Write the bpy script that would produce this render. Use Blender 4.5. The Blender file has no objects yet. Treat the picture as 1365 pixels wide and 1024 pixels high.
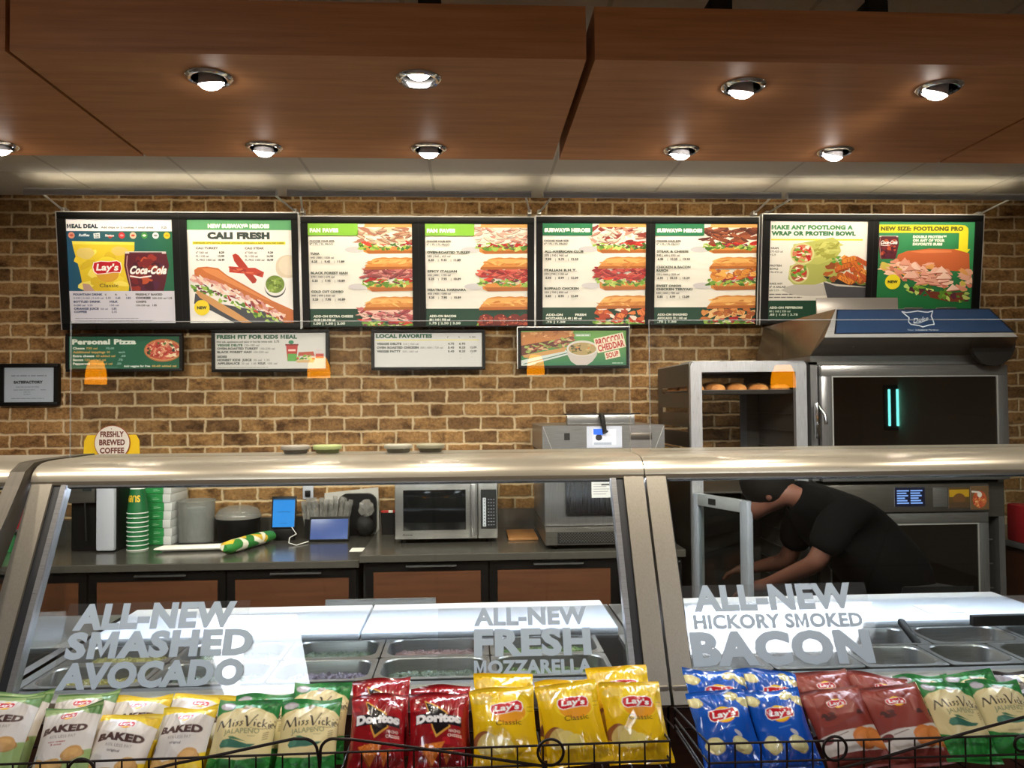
import bpy, bmesh, math, random
import numpy as np
from mathutils import Vector, Matrix, Euler

sc = bpy.context.scene
COL = sc.collection
rad = math.radians
rng = random.Random(7)

# ------------------------------------------------------------------ camera
F, YAW, PIT, ROLL, CAMH = 1050.0, 3.0, 1.53, -0.47, 1.67
CR = (Matrix.Rotation(-rad(YAW), 3, 'Z') @ Matrix.Rotation(rad(90 + PIT), 3, 'X') @ Matrix.Rotation(rad(ROLL), 3, 'Z'))
cam_d = bpy.data.cameras.new('camera')
cam_d.sensor_fit = 'HORIZONTAL'
cam_d.sensor_width = 36.0
cam_d.lens = 36.0 * F / 1365.0
cam_d.clip_start = 0.05
cam = bpy.data.objects.new('camera', cam_d)
COL.objects.link(cam)
cam.matrix_world = Matrix.Translation((0, 0, CAMH)) @ CR.to_4x4()
sc.camera = cam

def ray(px, py):
    return CR @ Vector(((px - 682.5) / F, -(py - 512.0) / F, -1.0))
def P(px, py, Y):                       # point of the room seen at a pixel, at depth Y
    d = ray(px, py); return Vector((0, 0, CAMH)) + d * (Y / d.y)
def PZ(px, py, Z):                      # same, at height Z
    d = ray(px, py); return Vector((0, 0, CAMH)) + d * ((Z - CAMH) / d.z)

# ------------------------------------------------------------------ world, exposure
w = bpy.data.worlds.new('world'); sc.world = w; w.use_nodes = True
w.node_tree.nodes['Background'].inputs[0].default_value = (0.9, 0.93, 1.0, 1)
w.node_tree.nodes['Background'].inputs[1].default_value = 0.02
sc.view_settings.view_transform = 'Standard'
sc.view_settings.look = 'None'
sc.view_settings.gamma = 1.0
sc.view_settings.use_curve_mapping = False
sc.view_settings.exposure = 0.2
sc.cycles.use_denoising = True
sc.cycles.max_bounces = 8
sc.cycles.transparent_max_bounces = 24
sc.cycles.caustics_reflective = False
sc.cycles.caustics_refractive = False
sc.cycles.sample_clamp_indirect = 0.0

# light levels (lamps are built further down, in their own builders)
L_TROFFER = 14.0
L_SPOT = 46.0
L_BAR = 31.0
L_CASE = 45.0
L_PENDANT = 9.0

# ------------------------------------------------------------------ colour + materials
def lin(c):
    return tuple((v / 255 / 12.92) if v / 255 <= 0.04045 else ((v / 255 + 0.055) / 1.055) ** 2.4 for v in c)
def col4(c): return (*lin(c), 1.0)

MATS = {}
def mat(name, c=(200, 200, 200), rough=0.5, metal=0.0, coat=0.0, spec=0.5, trans=0.0, ior=1.45, alpha=1.0):
    if name in MATS: return MATS[name]
    m = bpy.data.materials.new(name); m.use_nodes = True
    b = m.node_tree.nodes['Principled BSDF']
    b.inputs['Base Color'].default_value = col4(c)
    b.inputs['Roughness'].default_value = rough
    b.inputs['Metallic'].default_value = metal
    b.inputs['Coat Weight'].default_value = coat
    b.inputs['Coat Roughness'].default_value = 0.08
    b.inputs['Specular IOR Level'].default_value = spec
    b.inputs['Transmission Weight'].default_value = trans
    b.inputs['IOR'].default_value = ior
    b.inputs['Alpha'].default_value = alpha
    MATS[name] = m
    return m
def nodes(m):
    nt = m.node_tree
    return nt, nt.nodes, nt.links, nt.nodes['Principled BSDF']
def noise_of(nt, scale, stretch=(1, 1, 1), detail=4, rough=0.6):
    tc = nt.nodes.new('ShaderNodeTexCoord'); mp = nt.nodes.new('ShaderNodeMapping')
    mp.inputs['Scale'].default_value = stretch
    n = nt.nodes.new('ShaderNodeTexNoise'); n.inputs['Scale'].default_value = scale
    n.inputs['Detail'].default_value = detail; n.inputs['Roughness'].default_value = rough
    nt.links.new(tc.outputs['Object'], mp.inputs['Vector']); nt.links.new(mp.outputs[0], n.inputs['Vector'])
    return n
def ramp_of(nt, src, stops):
    r = nt.nodes.new('ShaderNodeValToRGB')
    el = r.color_ramp.elements
    while len(el) < len(stops): el.new(0.5)
    for e, (p, c) in zip(el, stops): e.position = p; e.color = col4(c)
    nt.links.new(src, r.inputs[0]); return r
def bump_of(nt, src, b, strength=0.2, dist=0.002):
    bp = nt.nodes.new('ShaderNodeBump'); bp.inputs['Strength'].default_value = strength
    bp.inputs['Distance'].default_value = dist
    nt.links.new(src, bp.inputs['Height']); nt.links.new(bp.outputs[0], b.inputs['Normal']); return bp

def brushed(name, c, rough, stretch=(2, 60, 60), metal=1.0, var=10, rv=0.22):
    if name in MATS: return MATS[name]
    m = mat(name, c, rough, metal); nt, N, L, b = nodes(m)
    n = noise_of(nt, 6, stretch)
    r = ramp_of(nt, n.outputs['Fac'], [(0.3, tuple(max(0, v - var) for v in c)), (0.7, tuple(min(255, v + var) for v in c))])
    L.new(r.outputs[0], b.inputs['Base Color'])
    mr = N.new('ShaderNodeMapRange'); mr.inputs['To Min'].default_value = rough * (1 - rv); mr.inputs['To Max'].default_value = rough * (1 + rv)
    L.new(n.outputs['Fac'], mr.inputs['Value']); L.new(mr.outputs[0], b.inputs['Roughness'])
    return m

def wood(name, a, bcol, c, rough=0.5, stretch=(1.2, 14, 30)):
    m = mat(name, bcol, rough); nt, N, L, b = nodes(m)
    n = noise_of(nt, 2.2, stretch, 6, 0.65)
    r = ramp_of(nt, n.outputs['Fac'], [(0.25, a), (0.5, bcol), (0.75, c)])
    L.new(r.outputs[0], b.inputs['Base Color'])
    return m

def emit(name, c, s):
    if name in MATS: return MATS[name]
    m = bpy.data.materials.new(name); m.use_nodes = True; nt = m.node_tree
    nt.nodes.clear(); e = nt.nodes.new('ShaderNodeEmission'); o = nt.nodes.new('ShaderNodeOutputMaterial')
    e.inputs[0].default_value = col4(c); e.inputs[1].default_value = s
    nt.links.new(e.outputs[0], o.inputs[0]); MATS[name] = m; return m

def glass(name, tint=(255, 255, 255), f0=0.04, rough=0.0, haze=0.0, hazec=(220, 225, 230)):
    if name in MATS: return MATS[name]
    m = bpy.data.materials.new(name); m.use_nodes = True; nt = m.node_tree; N = nt.nodes; L = nt.links
    N.clear(); o = N.new('ShaderNodeOutputMaterial')
    tr = N.new('ShaderNodeBsdfTransparent'); tr.inputs[0].default_value = col4(tint)
    gl = N.new('ShaderNodeBsdfGlossy'); gl.inputs['Roughness'].default_value = rough
    ge = N.new('ShaderNodeNewGeometry'); dt = N.new('ShaderNodeVectorMath'); dt.operation = 'DOT_PRODUCT'
    L.new(ge.outputs['Incoming'], dt.inputs[0]); L.new(ge.outputs['Normal'], dt.inputs[1])
    ab = N.new('ShaderNodeMath'); ab.operation = 'ABSOLUTE'; L.new(dt.outputs['Value'], ab.inputs[0])
    su = N.new('ShaderNodeMath'); su.operation = 'SUBTRACT'; su.inputs[0].default_value = 1; L.new(ab.outputs[0], su.inputs[1])
    pw = N.new('ShaderNodeMath'); pw.operation = 'POWER'; pw.inputs[1].default_value = 5; L.new(su.outputs[0], pw.inputs[0])
    ma = N.new('ShaderNodeMath'); ma.operation = 'MULTIPLY_ADD'; ma.inputs[1].default_value = 1 - f0; ma.inputs[2].default_value = f0
    L.new(pw.outputs[0], ma.inputs[0])
    mx = N.new('ShaderNodeMixShader'); L.new(ma.outputs[0], mx.inputs[0]); L.new(tr.outputs[0], mx.inputs[1]); L.new(gl.outputs[0], mx.inputs[2])
    out = mx
    if haze > 0:
        df = N.new('ShaderNodeBsdfDiffuse'); df.inputs[0].default_value = col4(hazec)
        m2 = N.new('ShaderNodeMixShader'); m2.inputs[0].default_value = haze
        L.new(mx.outputs[0], m2.inputs[1]); L.new(df.outputs[0], m2.inputs[2]); out = m2
    L.new(out.outputs[0], o.inputs[0]); MATS[name] = m; return m

def print_mat(name, rough, coat=0.0, metal=0.0):
    m = mat(name, (255, 255, 255), rough, metal, coat); nt, N, L, b = nodes(m)
    a = N.new('ShaderNodeVertexColor'); a.layer_name = 'Col'
    L.new(a.outputs['Color'], b.inputs['Base Color']); return m

PRINT = print_mat('printed_poster', 0.45)
BAGM = print_mat('printed_foil', 0.22, 0.6)
BAGMATTE = print_mat('printed_matte_film', 0.42, 0.1)
BLACK = mat('black_plastic', (11, 11, 12), 0.5, spec=0.25)
BLACKM = mat('black_matte', (10, 10, 10), 0.7)
SILVER = mat('silver_trim', (190, 190, 188), 0.3, 0.5)
CHROME = mat('chrome', (205, 205, 205), 0.12, 1.0)
STEEL = brushed('brushed_steel', (134, 134, 134), 0.30, metal=0.7)
STEELV = brushed('brushed_steel_upright', (136, 136, 138), 0.30, (60, 60, 2), 0.7)
STEELD = brushed('dark_brushed_steel', (96, 93, 89), 0.36, metal=0.65)
COUNTER = brushed('worktop_steel', (116, 113, 107), 0.2, (3, 60, 60), 0.7)
CREAM = brushed('champagne_metal', (152, 145, 130), 0.28, (1.5, 50, 50), 0.65, 2, 0.06)
CREAMP = brushed('champagne_post', (128, 122, 110), 0.40, (50, 50, 1.5), 0.5, 5)
WHITE = mat('white_board', (226, 230, 236), 0.35)
GLASS = glass('clear_glass', (246, 250, 249))
DOORGLASS = glass('oven_glass', (120, 112, 98), 0.13)
ACRYLIC = glass('acrylic_sheet', (250, 252, 252), 0.045)
WOOD = wood('laminate_wood', (166, 113, 70), (188, 130, 84), (203, 146, 98))
WOODD = wood('cabinet_wood', (62, 35, 19), (78, 45, 25), (90, 54, 31))
DARKWOOD = wood('dark_panel_wood', (52, 28, 18), (64, 34, 22), (74, 42, 27))
WIRE = mat('brown_black_wire', (38, 28, 24), 0.45, 0.6)

# ------------------------------------------------------------------ mesh builder
class M:
    def __init__(s):
        s.v = []; s.f = []; s.mi = []; s.m = []; s.sm = []
    def _mi(s, m):
        if m not in s.m: s.m.append(m)
        return s.m.index(m)
    def add(s, verts, faces, m, smooth=False):
        k = len(s.v); i = s._mi(m)
        s.v += [tuple(p) for p in verts]
        for f in faces:
            s.f.append(tuple(a + k for a in f)); s.mi.append(i); s.sm.append(smooth)
        return s
    def box(s, a, b, m, bev=0.0, xf=None, seg=2):
        a = Vector(a); b = Vector(b)
        lo = Vector((min(a.x, b.x), min(a.y, b.y), min(a.z, b.z))); hi = Vector((max(a.x, b.x), max(a.y, b.y), max(a.z, b.z)))
        bm = bmesh.new(); bmesh.ops.create_cube(bm, size=1.0)
        for v in bm.verts:
            v.co = Vector((lo[i] + (v.co[i] + 0.5) * (hi[i] - lo[i]) for i in range(3)))
        if bev > 0:
            bev = min(bev, 0.45 * min(hi[i] - lo[i] for i in range(3)))
            bmesh.ops.bevel(bm, geom=bm.edges[:], offset=bev, segments=seg, affect='EDGES', profile=0.5)
        s.bm(bm, m, xf, bev > 0); return s
    def bm(s, bm, m, xf=None, smooth=False):
        bm.verts.index_update()
        vs = [(xf @ v.co) if xf else v.co.copy() for v in bm.verts]
        s.add(vs, [[v.index for v in f.verts] for f in bm.faces], m, smooth); bm.free(); return s
    def prism(s, prof, x0, x1, m, axis='X', smooth=False):          # prof = closed outline; extruded along an axis
        n = len(prof)
        def pt(p, x):
            return (x, p[0], p[1]) if axis == 'X' else ((p[0], x, p[1]) if axis == 'Y' else (p[0], p[1], x))
        vs = [pt(p, x0) for p in prof] + [pt(p, x1) for p in prof]
        fs = [(i, (i + 1) % n, n + (i + 1) % n, n + i) for i in range(n)] + [tuple(range(n - 1, -1, -1)), tuple(range(n, 2 * n))]
        return s.add(vs, fs, m, smooth)
    def tube(s, pts, r, m, n=8, closed=False, cap=True):
        pts = [Vector(p) for p in pts]; k = len(pts); vs = []; fs = []
        rr = r if isinstance(r, (list, tuple)) else [r] * k
        up = None
        for i, p in enumerate(pts):
            a = pts[(i - 1) % k] if (closed or i) else p; b = pts[(i + 1) % k] if (closed or i < k - 1) else p
            t = (b - a).normalized()
            if up is None: up = t.orthogonal().normalized()
            up = (up - t * up.dot(t)); up = up.normalized() if up.length > 1e-6 else t.orthogonal().normalized()
            q = t.cross(up)
            for j in range(n):
                c, d = math.cos(2 * math.pi * j / n), math.sin(2 * math.pi * j / n)
                vs.append(p + (up * c + q * d) * rr[i])
        for i in range(k if closed else k - 1):
            for j in range(n):
                a = i * n + j; b = i * n + (j + 1) % n; c = ((i + 1) % k) * n + (j + 1) % n; d = ((i + 1) % k) * n + j
                fs.append((a, b, c, d))
        if cap and not closed: fs += [tuple(range(n - 1, -1, -1)), tuple(range((k - 1) * n, k * n))]
        return s.add(vs, fs, m, True)
    def lathe(s, prof, m, c=(0, 0, 0), n=24, xf=None, closed=False, capb=True, capt=True):   # prof = [(r, z)]
        vs = []; fs = []; k = len(prof); c = Vector(c)
        for r, z in prof:
            for j in range(n):
                p = Vector((r * math.cos(2 * math.pi * j / n), r * math.sin(2 * math.pi * j / n), z))
                vs.append((xf @ p if xf else p) + c)
        for i in range(k if closed else k - 1):
            for j in range(n):
                fs.append((i * n + j, i * n + (j + 1) % n, ((i + 1) % k) * n + (j + 1) % n, ((i + 1) % k) * n + j))
        if not closed:
            if capb: fs.append(tuple(range(n - 1, -1, -1)))
            if capt: fs.append(tuple(range((k - 1) * n, k * n)))
        return s.add(vs, fs, m, True)
    def loft(s, rings, m, cap0=False, cap1=True, smooth=True, xf=None):
        n = len(rings[0]); vs = [(xf @ Vector(p)) if xf else p for r in rings for p in r]; fs = []
        for i in range(len(rings) - 1):
            for j in range(n): fs.append((i * n + j, i * n + (j + 1) % n, (i + 1) * n + (j + 1) % n, (i + 1) * n + j))
        if cap0: fs.append(tuple(range(n - 1, -1, -1)))
        if cap1: fs.append(tuple(range((len(rings) - 1) * n, len(rings) * n)))
        return s.add(vs, fs, m, smooth)
    def blob(s, c, r, m, sub=2, amp=0.15, seed=0, xf=None):
        bm = bmesh.new(); bmesh.ops.create_icosphere(bm, subdivisions=sub, radius=1.0)
        q = random.Random(seed); ph = [q.uniform(0, 6.3) for _ in range(6)]
        for v in bm.verts:
            d = v.co
            k = 1 + amp * (math.sin(3 * d.x + ph[0]) * math.sin(4 * d.y + ph[1]) + 0.6 * math.sin(7 * d.z + ph[2]) * math.sin(6 * d.x + ph[3]))
            v.co = Vector((c[0] + d.x * r[0] * k, c[1] + d.y * r[1] * k, c[2] + d.z * r[2] * k))
        return s.bm(bm, m, xf, True)
    def build(s, name, parent=None, local=False, ang=38):
        vs = np.array(s.v, dtype=np.float64).reshape(-1, 3)
        org = np.zeros(3)
        if not local:
            if parent:
                r = parent
                while r.parent: r = r.parent
                org = np.array(r.location)
            else:
                lo, hi = vs.min(0), vs.max(0); org = np.array([(lo[0] + hi[0]) / 2, (lo[1] + hi[1]) / 2, lo[2]])
        me = bpy.data.meshes.new(name)
        me.from_pydata((vs - org).tolist(), [], s.f)
        for x in s.m: me.materials.append(x)
        me.polygons.foreach_set('material_index', s.mi)
        me.polygons.foreach_set('use_smooth', s.sm)
        me.update()
        if any(s.sm): me.set_sharp_from_angle(angle=rad(ang))
        o = bpy.data.objects.new(name, me); COL.objects.link(o)
        if parent: o.parent = parent
        else: o.location = org
        return o

def tag(o, label=None, cat=None, group=None, kind=None):
    if label: o['label'] = label
    if cat: o['category'] = cat
    if group: o['group'] = group
    if kind: o['kind'] = kind
    return o
def thing(name, loc, label, cat, rot=(0, 0, 0), group=None):
    o = bpy.data.objects.new(name, None); o.empty_display_size = 0.05
    COL.objects.link(o); o.location = loc; o.rotation_euler = rot
    return tag(o, label, cat, group)
def struct(o): o['kind'] = 'structure'; return o
def light(kind, name, parent, loc, energy, color=(1, 1, 1), **kw):
    l = bpy.data.lights.new(name, kind); l.energy = energy; l.color = color
    rot = kw.pop('rot', (0, 0, 0))
    for k, v in kw.items(): setattr(l, k, v)
    o = bpy.data.objects.new(name, l); COL.objects.link(o); o.parent = parent; o.location = loc; o.rotation_euler = rot
    return o
def rrect(w, d, r, z, n=5, cx=0, cy=0):
    pts = []
    for k, (sx, sy) in enumerate(((1, 1), (-1, 1), (-1, -1), (1, -1))):
        for i in range(n):
            a = math.pi / 2 * (k + i / (n - 1))
            pts.append((cx + sx * (w / 2 - r) + r * math.cos(a), cy + sy * (d / 2 - r) + r * math.sin(a), z))
    return pts

# ------------------------------------------------------------------ text (built-in font, turned to triangles)
_tc = bpy.data.curves.new('lettering', 'FONT'); _tc.resolution_u = 3
_to = bpy.data.objects.new('lettering', _tc)
_cache = {}
def text_plain(s, bold):
    k = (s, bold)
    if k not in _cache:
        _tc.body = s; _tc.offset = bold; _tc.space_character = 1 + 1.3 * bold
        me = _to.to_mesh()
        me.calc_loop_triangles()
        v = np.empty(len(me.vertices) * 3); me.vertices.foreach_get('co', v); v = v.reshape(-1, 3)[:, :2].copy()
        t = np.empty(len(me.loop_triangles) * 3, dtype=np.int32); me.loop_triangles.foreach_get('vertices', t)
        _to.to_mesh_clear()
        _cache[k] = (v, t.reshape(-1, 3).copy())
    return _cache[k]
def text_raw(s, bold):
    if bold <= 0 or 'M' not in s: return text_plain(s, bold)
    # the outline of a capital M thickens badly, so that letter is cut as its own block shape
    ext = lambda q: float(np.ptp(text_plain(q, bold)[0][:, 0]))
    adv = lambda q: ext('H' + q + 'H') - ext('HH')
    advm = lambda: float(np.ptp(text_plain('HMH', 0.0)[0][:, 0]) - np.ptp(text_plain('HH', 0.0)[0][:, 0])) * (1 + 1.3 * bold)
    base = text_plain('M', 0.0)[0]; m0, m1, mh = base[:, 0].min(), base[:, 0].max(), base[:, 1].max()
    V, T, x, n = [], [], 0.0, 0
    for i, piece in enumerate(s.split('M')):
        if i:
            a, b, y0, y1 = x + m0 - bold * 0.6, x + m1 + bold * 0.6, -bold, mh + bold; W, H, t_ = b - a, y1 - y0, 0.085 + 1.7 * bold
            q = [(0, 0), (0, H), (1.15 * t_, H), (W / 2, 0.38 * H), (W - 1.15 * t_, H), (W, H), (W, 0), (W - t_, 0), (W - t_, 0.60 * H), (W / 2, 0.04 * H), (t_, 0.60 * H), (t_, 0)]
            V.append(np.array([(a + p[0], y0 + p[1]) for p in q])); T.append(np.array([(0, 1, 10), (0, 10, 11), (1, 2, 10), (2, 3, 10), (3, 9, 10), (3, 8, 9), (3, 4, 8), (4, 5, 8), (5, 6, 8), (6, 7, 8)], dtype=np.int32)[:, ::-1] + n); n += 12
            x += advm()
        if piece:
            v, t = text_plain(piece, bold)
            if len(v): V.append(v + np.array([x, 0])); T.append(t + n); n += len(v)
            x += adv(piece)
    return np.concatenate(V), np.concatenate(T)
CAPH = text_raw('H', 0.0)[0][:, 1].max()
def text(s, x, y, h, align='L', bold=0.02, width=None, shear=0.0, rot=0.0, ydown=True):
    if '&' in s: bold = min(bold, 0.045)
    v, t = text_raw(s, bold)
    if len(v) == 0: return np.zeros((0, 2)), t
    g = h / (CAPH + 2 * bold); v = v * g + np.array([0, bold * g])
    x0, x1 = v[:, 0].min(), v[:, 0].max(); sx = (width / (x1 - x0)) if width else 1.0
    v = v.copy(); v[:, 0] = (v[:, 0] - x0) * sx; W = (x1 - x0) * sx
    v[:, 0] += shear * v[:, 1]
    if align == 'C': v[:, 0] -= W / 2
    if align == 'R': v[:, 0] -= W
    if rot:
        c, q = math.cos(rot), math.sin(rot); v = np.stack([v[:, 0] * c - v[:, 1] * q, v[:, 0] * q + v[:, 1] * c], 1)
    if ydown: v[:, 1] *= -1
    return v + np.array([x, y]), t

def fan(pts):
    n = len(pts); return np.array(pts, dtype=float), np.array([(0, i, i + 1) for i in range(1, n - 1)], dtype=np.int32)
def ell(cx, cy, rx, ry, n=20, rot=0.0, wob=0.0, q=None):
    out = []
    ph = q.uniform(0, 6.3) if q else 0
    for i in range(n):
        a = 2 * math.pi * i / n; k = 1 + (wob * math.sin(3 * a + ph) + wob * 0.6 * math.sin(5 * a + 2 * ph))
        x, y = rx * k * math.cos(a), ry * k * math.sin(a)
        out.append((cx + x * math.cos(rot) - y * math.sin(rot), cy + x * math.sin(rot) + y * math.cos(rot)))
    return out
def clip(poly, x0, y0, x1, y1):
    def cut(pp, ins, inter):
        r = []
        for i in range(len(pp)):
            a, b = pp[i - 1], pp[i]
            if ins(b):
                if not ins(a): r.append(inter(a, b))
                r.append(b)
            elif ins(a): r.append(inter(a, b))
        return r
    def lx(X): return lambda a, b: (X, a[1] + (b[1] - a[1]) * (X - a[0]) / (b[0] - a[0]))
    def ly(Y): return lambda a, b: (a[0] + (b[0] - a[0]) * (Y - a[1]) / (b[1] - a[1]), Y)
    for ins, it in ((lambda p: p[0] >= x0, lx(x0)), (lambda p: p[0] <= x1, lx(x1)), (lambda p: p[1] >= y0, ly(y0)), (lambda p: p[1] <= y1, ly(y1))):
        if len(poly) < 3: return []
        poly = cut(poly, ins, it)
    return poly

class Art:
    """A flat printed design in its own units, y down; becomes one mesh with a colour attribute."""
    def __init__(s, W, H):
        s.W, s.H = W, H; s.items = []
    def tri(s, vt, c):
        v, t = vt
        if len(t): s.items.append((np.asarray(v, float), np.asarray(t), c))
        return s
    def poly(s, pts, c):
        p = clip([tuple(q) for q in pts], 0, 0, s.W, s.H)
        if len(p) >= 3: s.tri(fan(p), c)
        return s
    def shape(s, pts, c):                    # any simple outline, ear-cut
        vs = [Vector((p[0], p[1], 0)) for p in pts]
        from mathutils.geometry import tessellate_polygon
        t = tessellate_polygon([vs]); return s.tri((np.array([(v.x, v.y) for v in vs]), np.array(t, dtype=np.int32)), c)
    def rect(s, x0, y0, x1, y1, c): return s.poly([(x0, y0), (x1, y0), (x1, y1), (x0, y1)], c)
    def grad(s, x0, y0, x1, y1, c0, c1, vert=False):
        q = [c0, c0, c1, c1] if vert else [c0, c1, c1, c0]
        return s.tri(fan([(x0, y0), (x1, y0), (x1, y1), (x0, y1)]), q)
    def disc(s, cx, cy, rx, ry, c, **k): return s.poly(ell(cx, cy, rx, ry, **k), c)
    def txt(s, st, x, y, h, c, align='L', bold=0.02, **k):
        bold = bold * 1.25 + 0.012
        return s.tri(text(st, x, y, h, align, bold, **k), c)
    def line(s, pts, wdt, c):
        for a, b in zip(pts, pts[1:]):
            a = Vector(a); b = Vector(b); d = (b - a); n = Vector((-d.y, d.x)).normalized() * wdt / 2 if d.length else Vector((0, 0))
            s.poly([a + n, b + n, b - n, a - n], c)
        for p in pts[1:-1]: s.disc(p[0], p[1], wdt / 2, wdt / 2, c, n=8)
        return s
    def arrays(s, step):
        V, T, C = [], [], []; k = 0
        for i, (v, t, c) in enumerate(s.items):
            V.append(np.column_stack([v, np.full(len(v), i * step)])); T.append(t + k); k += len(v)
            C += [lin(q) for q in c] if isinstance(c, list) else [lin(c)] * len(v)
        return np.concatenate(V), np.concatenate(T), np.array(C)
    def build(s, name, parent, origin, sx, sy, material=PRINT, back=0.004, step=1.2e-5, sheet=True):
        """origin = where the design's top-left corner goes in the parent; the print faces -Y, with a thin sheet behind."""
        V, T, C = s.arrays(step); o = Vector(origin)
        X = V[:, 0] * sx; Z = -V[:, 1] * sy; Y = -V[:, 2]
        co = np.column_stack([X + o.x, Y + o.y, Z + o.z])
        Wd, Hd = s.W * sx, s.H * sy
        e = 0.0004
        bx = [(o.x, o.y + e, o.z), (o.x + Wd, o.y + e, o.z), (o.x + Wd, o.y + e, o.z - Hd), (o.x, o.y + e, o.z - Hd)]
        bx += [(a, b + back, c) for a, b, c in bx]
        if not sheet: bx = []
        bf = [] if not sheet else [(0, 3, 2, 1), (4, 5, 6, 7), (0, 1, 5, 4), (1, 2, 6, 5), (2, 3, 7, 6), (3, 0, 4, 7)]
        # make every triangle face -Y
        a, b, c = co[T[:, 0]], co[T[:, 1]], co[T[:, 2]]
        ny = np.cross(b - a, c - a)[:, 1]; fl = ny > 0
        T = T.copy(); T[fl] = T[fl][:, ::-1]
        n = len(co)
        me = bpy.data.meshes.new(name)
        me.from_pydata(co.tolist() + bx, [], T.tolist() + [tuple(i + n for i in f) for f in bf])
        at = me.color_attributes.new('Col', 'FLOAT_COLOR', 'POINT')
        cc = np.ones((n + len(bx), 4)); cc[:n, :3] = C; cc[n:, :3] = lin((225, 225, 225))
        at.data.foreach_set('color', cc.ravel()); me.materials.append(material); me.update()
        ob = bpy.data.objects.new(name, me); COL.objects.link(ob); ob.parent = parent
        return ob

# ================================================================== the setting
ZC = 2.89                                   # ceiling height
YW = 4.60                                   # face of the brick wall
def brick_mat():
    m = mat('old_brick', (120, 90, 55), 0.85, spec=0.25); nt, N, L, b = nodes(m)
    tc = N.new('ShaderNodeTexCoord'); sp = N.new('ShaderNodeSeparateXYZ'); cb = N.new('ShaderNodeCombineXYZ')
    L.new(tc.outputs['Object'], sp.inputs[0])
    # slightly uneven courses
    nz = noise_of(nt, 3.0, (1, 1, 1), 3); nz2 = noise_of(nt, 22, (1, 1, 1), 3)
    def wob(src, amt, base):
        a = N.new('ShaderNodeMath'); a.operation = 'MULTIPLY_ADD'; a.inputs[1].default_value = amt
        L.new(src, a.inputs[0]); L.new(base, a.inputs[2]); return a.outputs[0]
    ux = wob(nz2.outputs['Fac'], 0.022, sp.outputs['X'])
    uz = wob(nz2.outputs['Fac'], 0.018, wob(nz.outputs['Fac'], 0.012, sp.outputs['Z']))
    L.new(ux, cb.inputs[0]); L.new(uz, cb.inputs[1])
    mp = N.new('ShaderNodeMapping'); mp.inputs['Location'].default_value = (0.03, 0.0344, 0)
    L.new(cb.outputs[0], mp.inputs[0])
    br = N.new('ShaderNodeTexBrick'); br.offset = 0.5; br.inputs['Scale'].default_value = 1.0
    br.inputs['Brick Width'].default_value = 0.197; br.inputs['Row Height'].default_value = 0.0788
    br.inputs['Mortar Size'].default_value = 0.0105; br.inputs['Mortar Smooth'].default_value = 0.8
    br.inputs['Bias'].default_value = -0.05
    br.inputs['Color1'].default_value = (0, 0, 0, 1); br.inputs['Color2'].default_value = (1, 1, 1, 1); br.inputs['Mortar'].default_value = (0.5, 0.5, 0.5, 1)
    L.new(mp.outputs[0], br.inputs['Vector'])
    per = ramp_of(nt, br.outputs['Color'], [(0.0, (140, 110, 76)), (0.35, (176, 140, 94)), (0.7, (192, 155, 106)), (1.0, (156, 122, 84))])
    n1 = noise_of(nt, 9, (1, 1, 1.6), 6, 0.7)
    r1 = ramp_of(nt, n1.outputs['Fac'], [(0.34, (130, 116, 106)), (0.50, (224, 216, 206)), (0.72, (255, 250, 240))])
    mul = N.new('ShaderNodeMix'); mul.data_type = 'RGBA'; mul.blend_type = 'MULTIPLY'; mul.inputs['Factor'].default_value = 1.0
    L.new(per.outputs[0], mul.inputs['A']); L.new(r1.outputs[0], mul.inputs['B'])
    n2 = noise_of(nt, 60, (1, 1, 1), 4, 0.7)
    r2 = ramp_of(nt, n2.outputs['Fac'], [(0.35, (190, 182, 172)), (0.65, (255, 255, 255))])
    mu2 = N.new('ShaderNodeMix'); mu2.data_type = 'RGBA'; mu2.blend_type = 'MULTIPLY'; mu2.inputs['Factor'].default_value = 1.0
    L.new(mul.outputs['Result'], mu2.inputs['A']); L.new(r2.outputs[0], mu2.inputs['B'])
    mo = ramp_of(nt, n1.outputs['Fac'], [(0.3, (176, 154, 120)), (0.7, (206, 184, 148))])
    mx = N.new('ShaderNodeMix'); mx.data_type = 'RGBA'
    L.new(br.outputs['Fac'], mx.inputs['Factor']); L.new(mu2.outputs['Result'], mx.inputs['A']); L.new(mo.outputs[0], mx.inputs['B'])
    L.new(mx.outputs['Result'], b.inputs['Base Color'])
    hgt = N.new('ShaderNodeMath'); hgt.operation = 'MULTIPLY_ADD'; hgt.inputs[1].default_value = -1.0
    hn = N.new('ShaderNodeMath'); hn.operation = 'MULTIPLY'; hn.inputs[1].default_value = 0.6; L.new(n2.outputs['Fac'], hn.inputs[0])
    L.new(br.outputs['Fac'], hgt.inputs[0]); L.new(hn.outputs[0], hgt.inputs[2])
    bump_of(nt, hgt.outputs[0], b, 0.7, 0.008)
    return m
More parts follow.
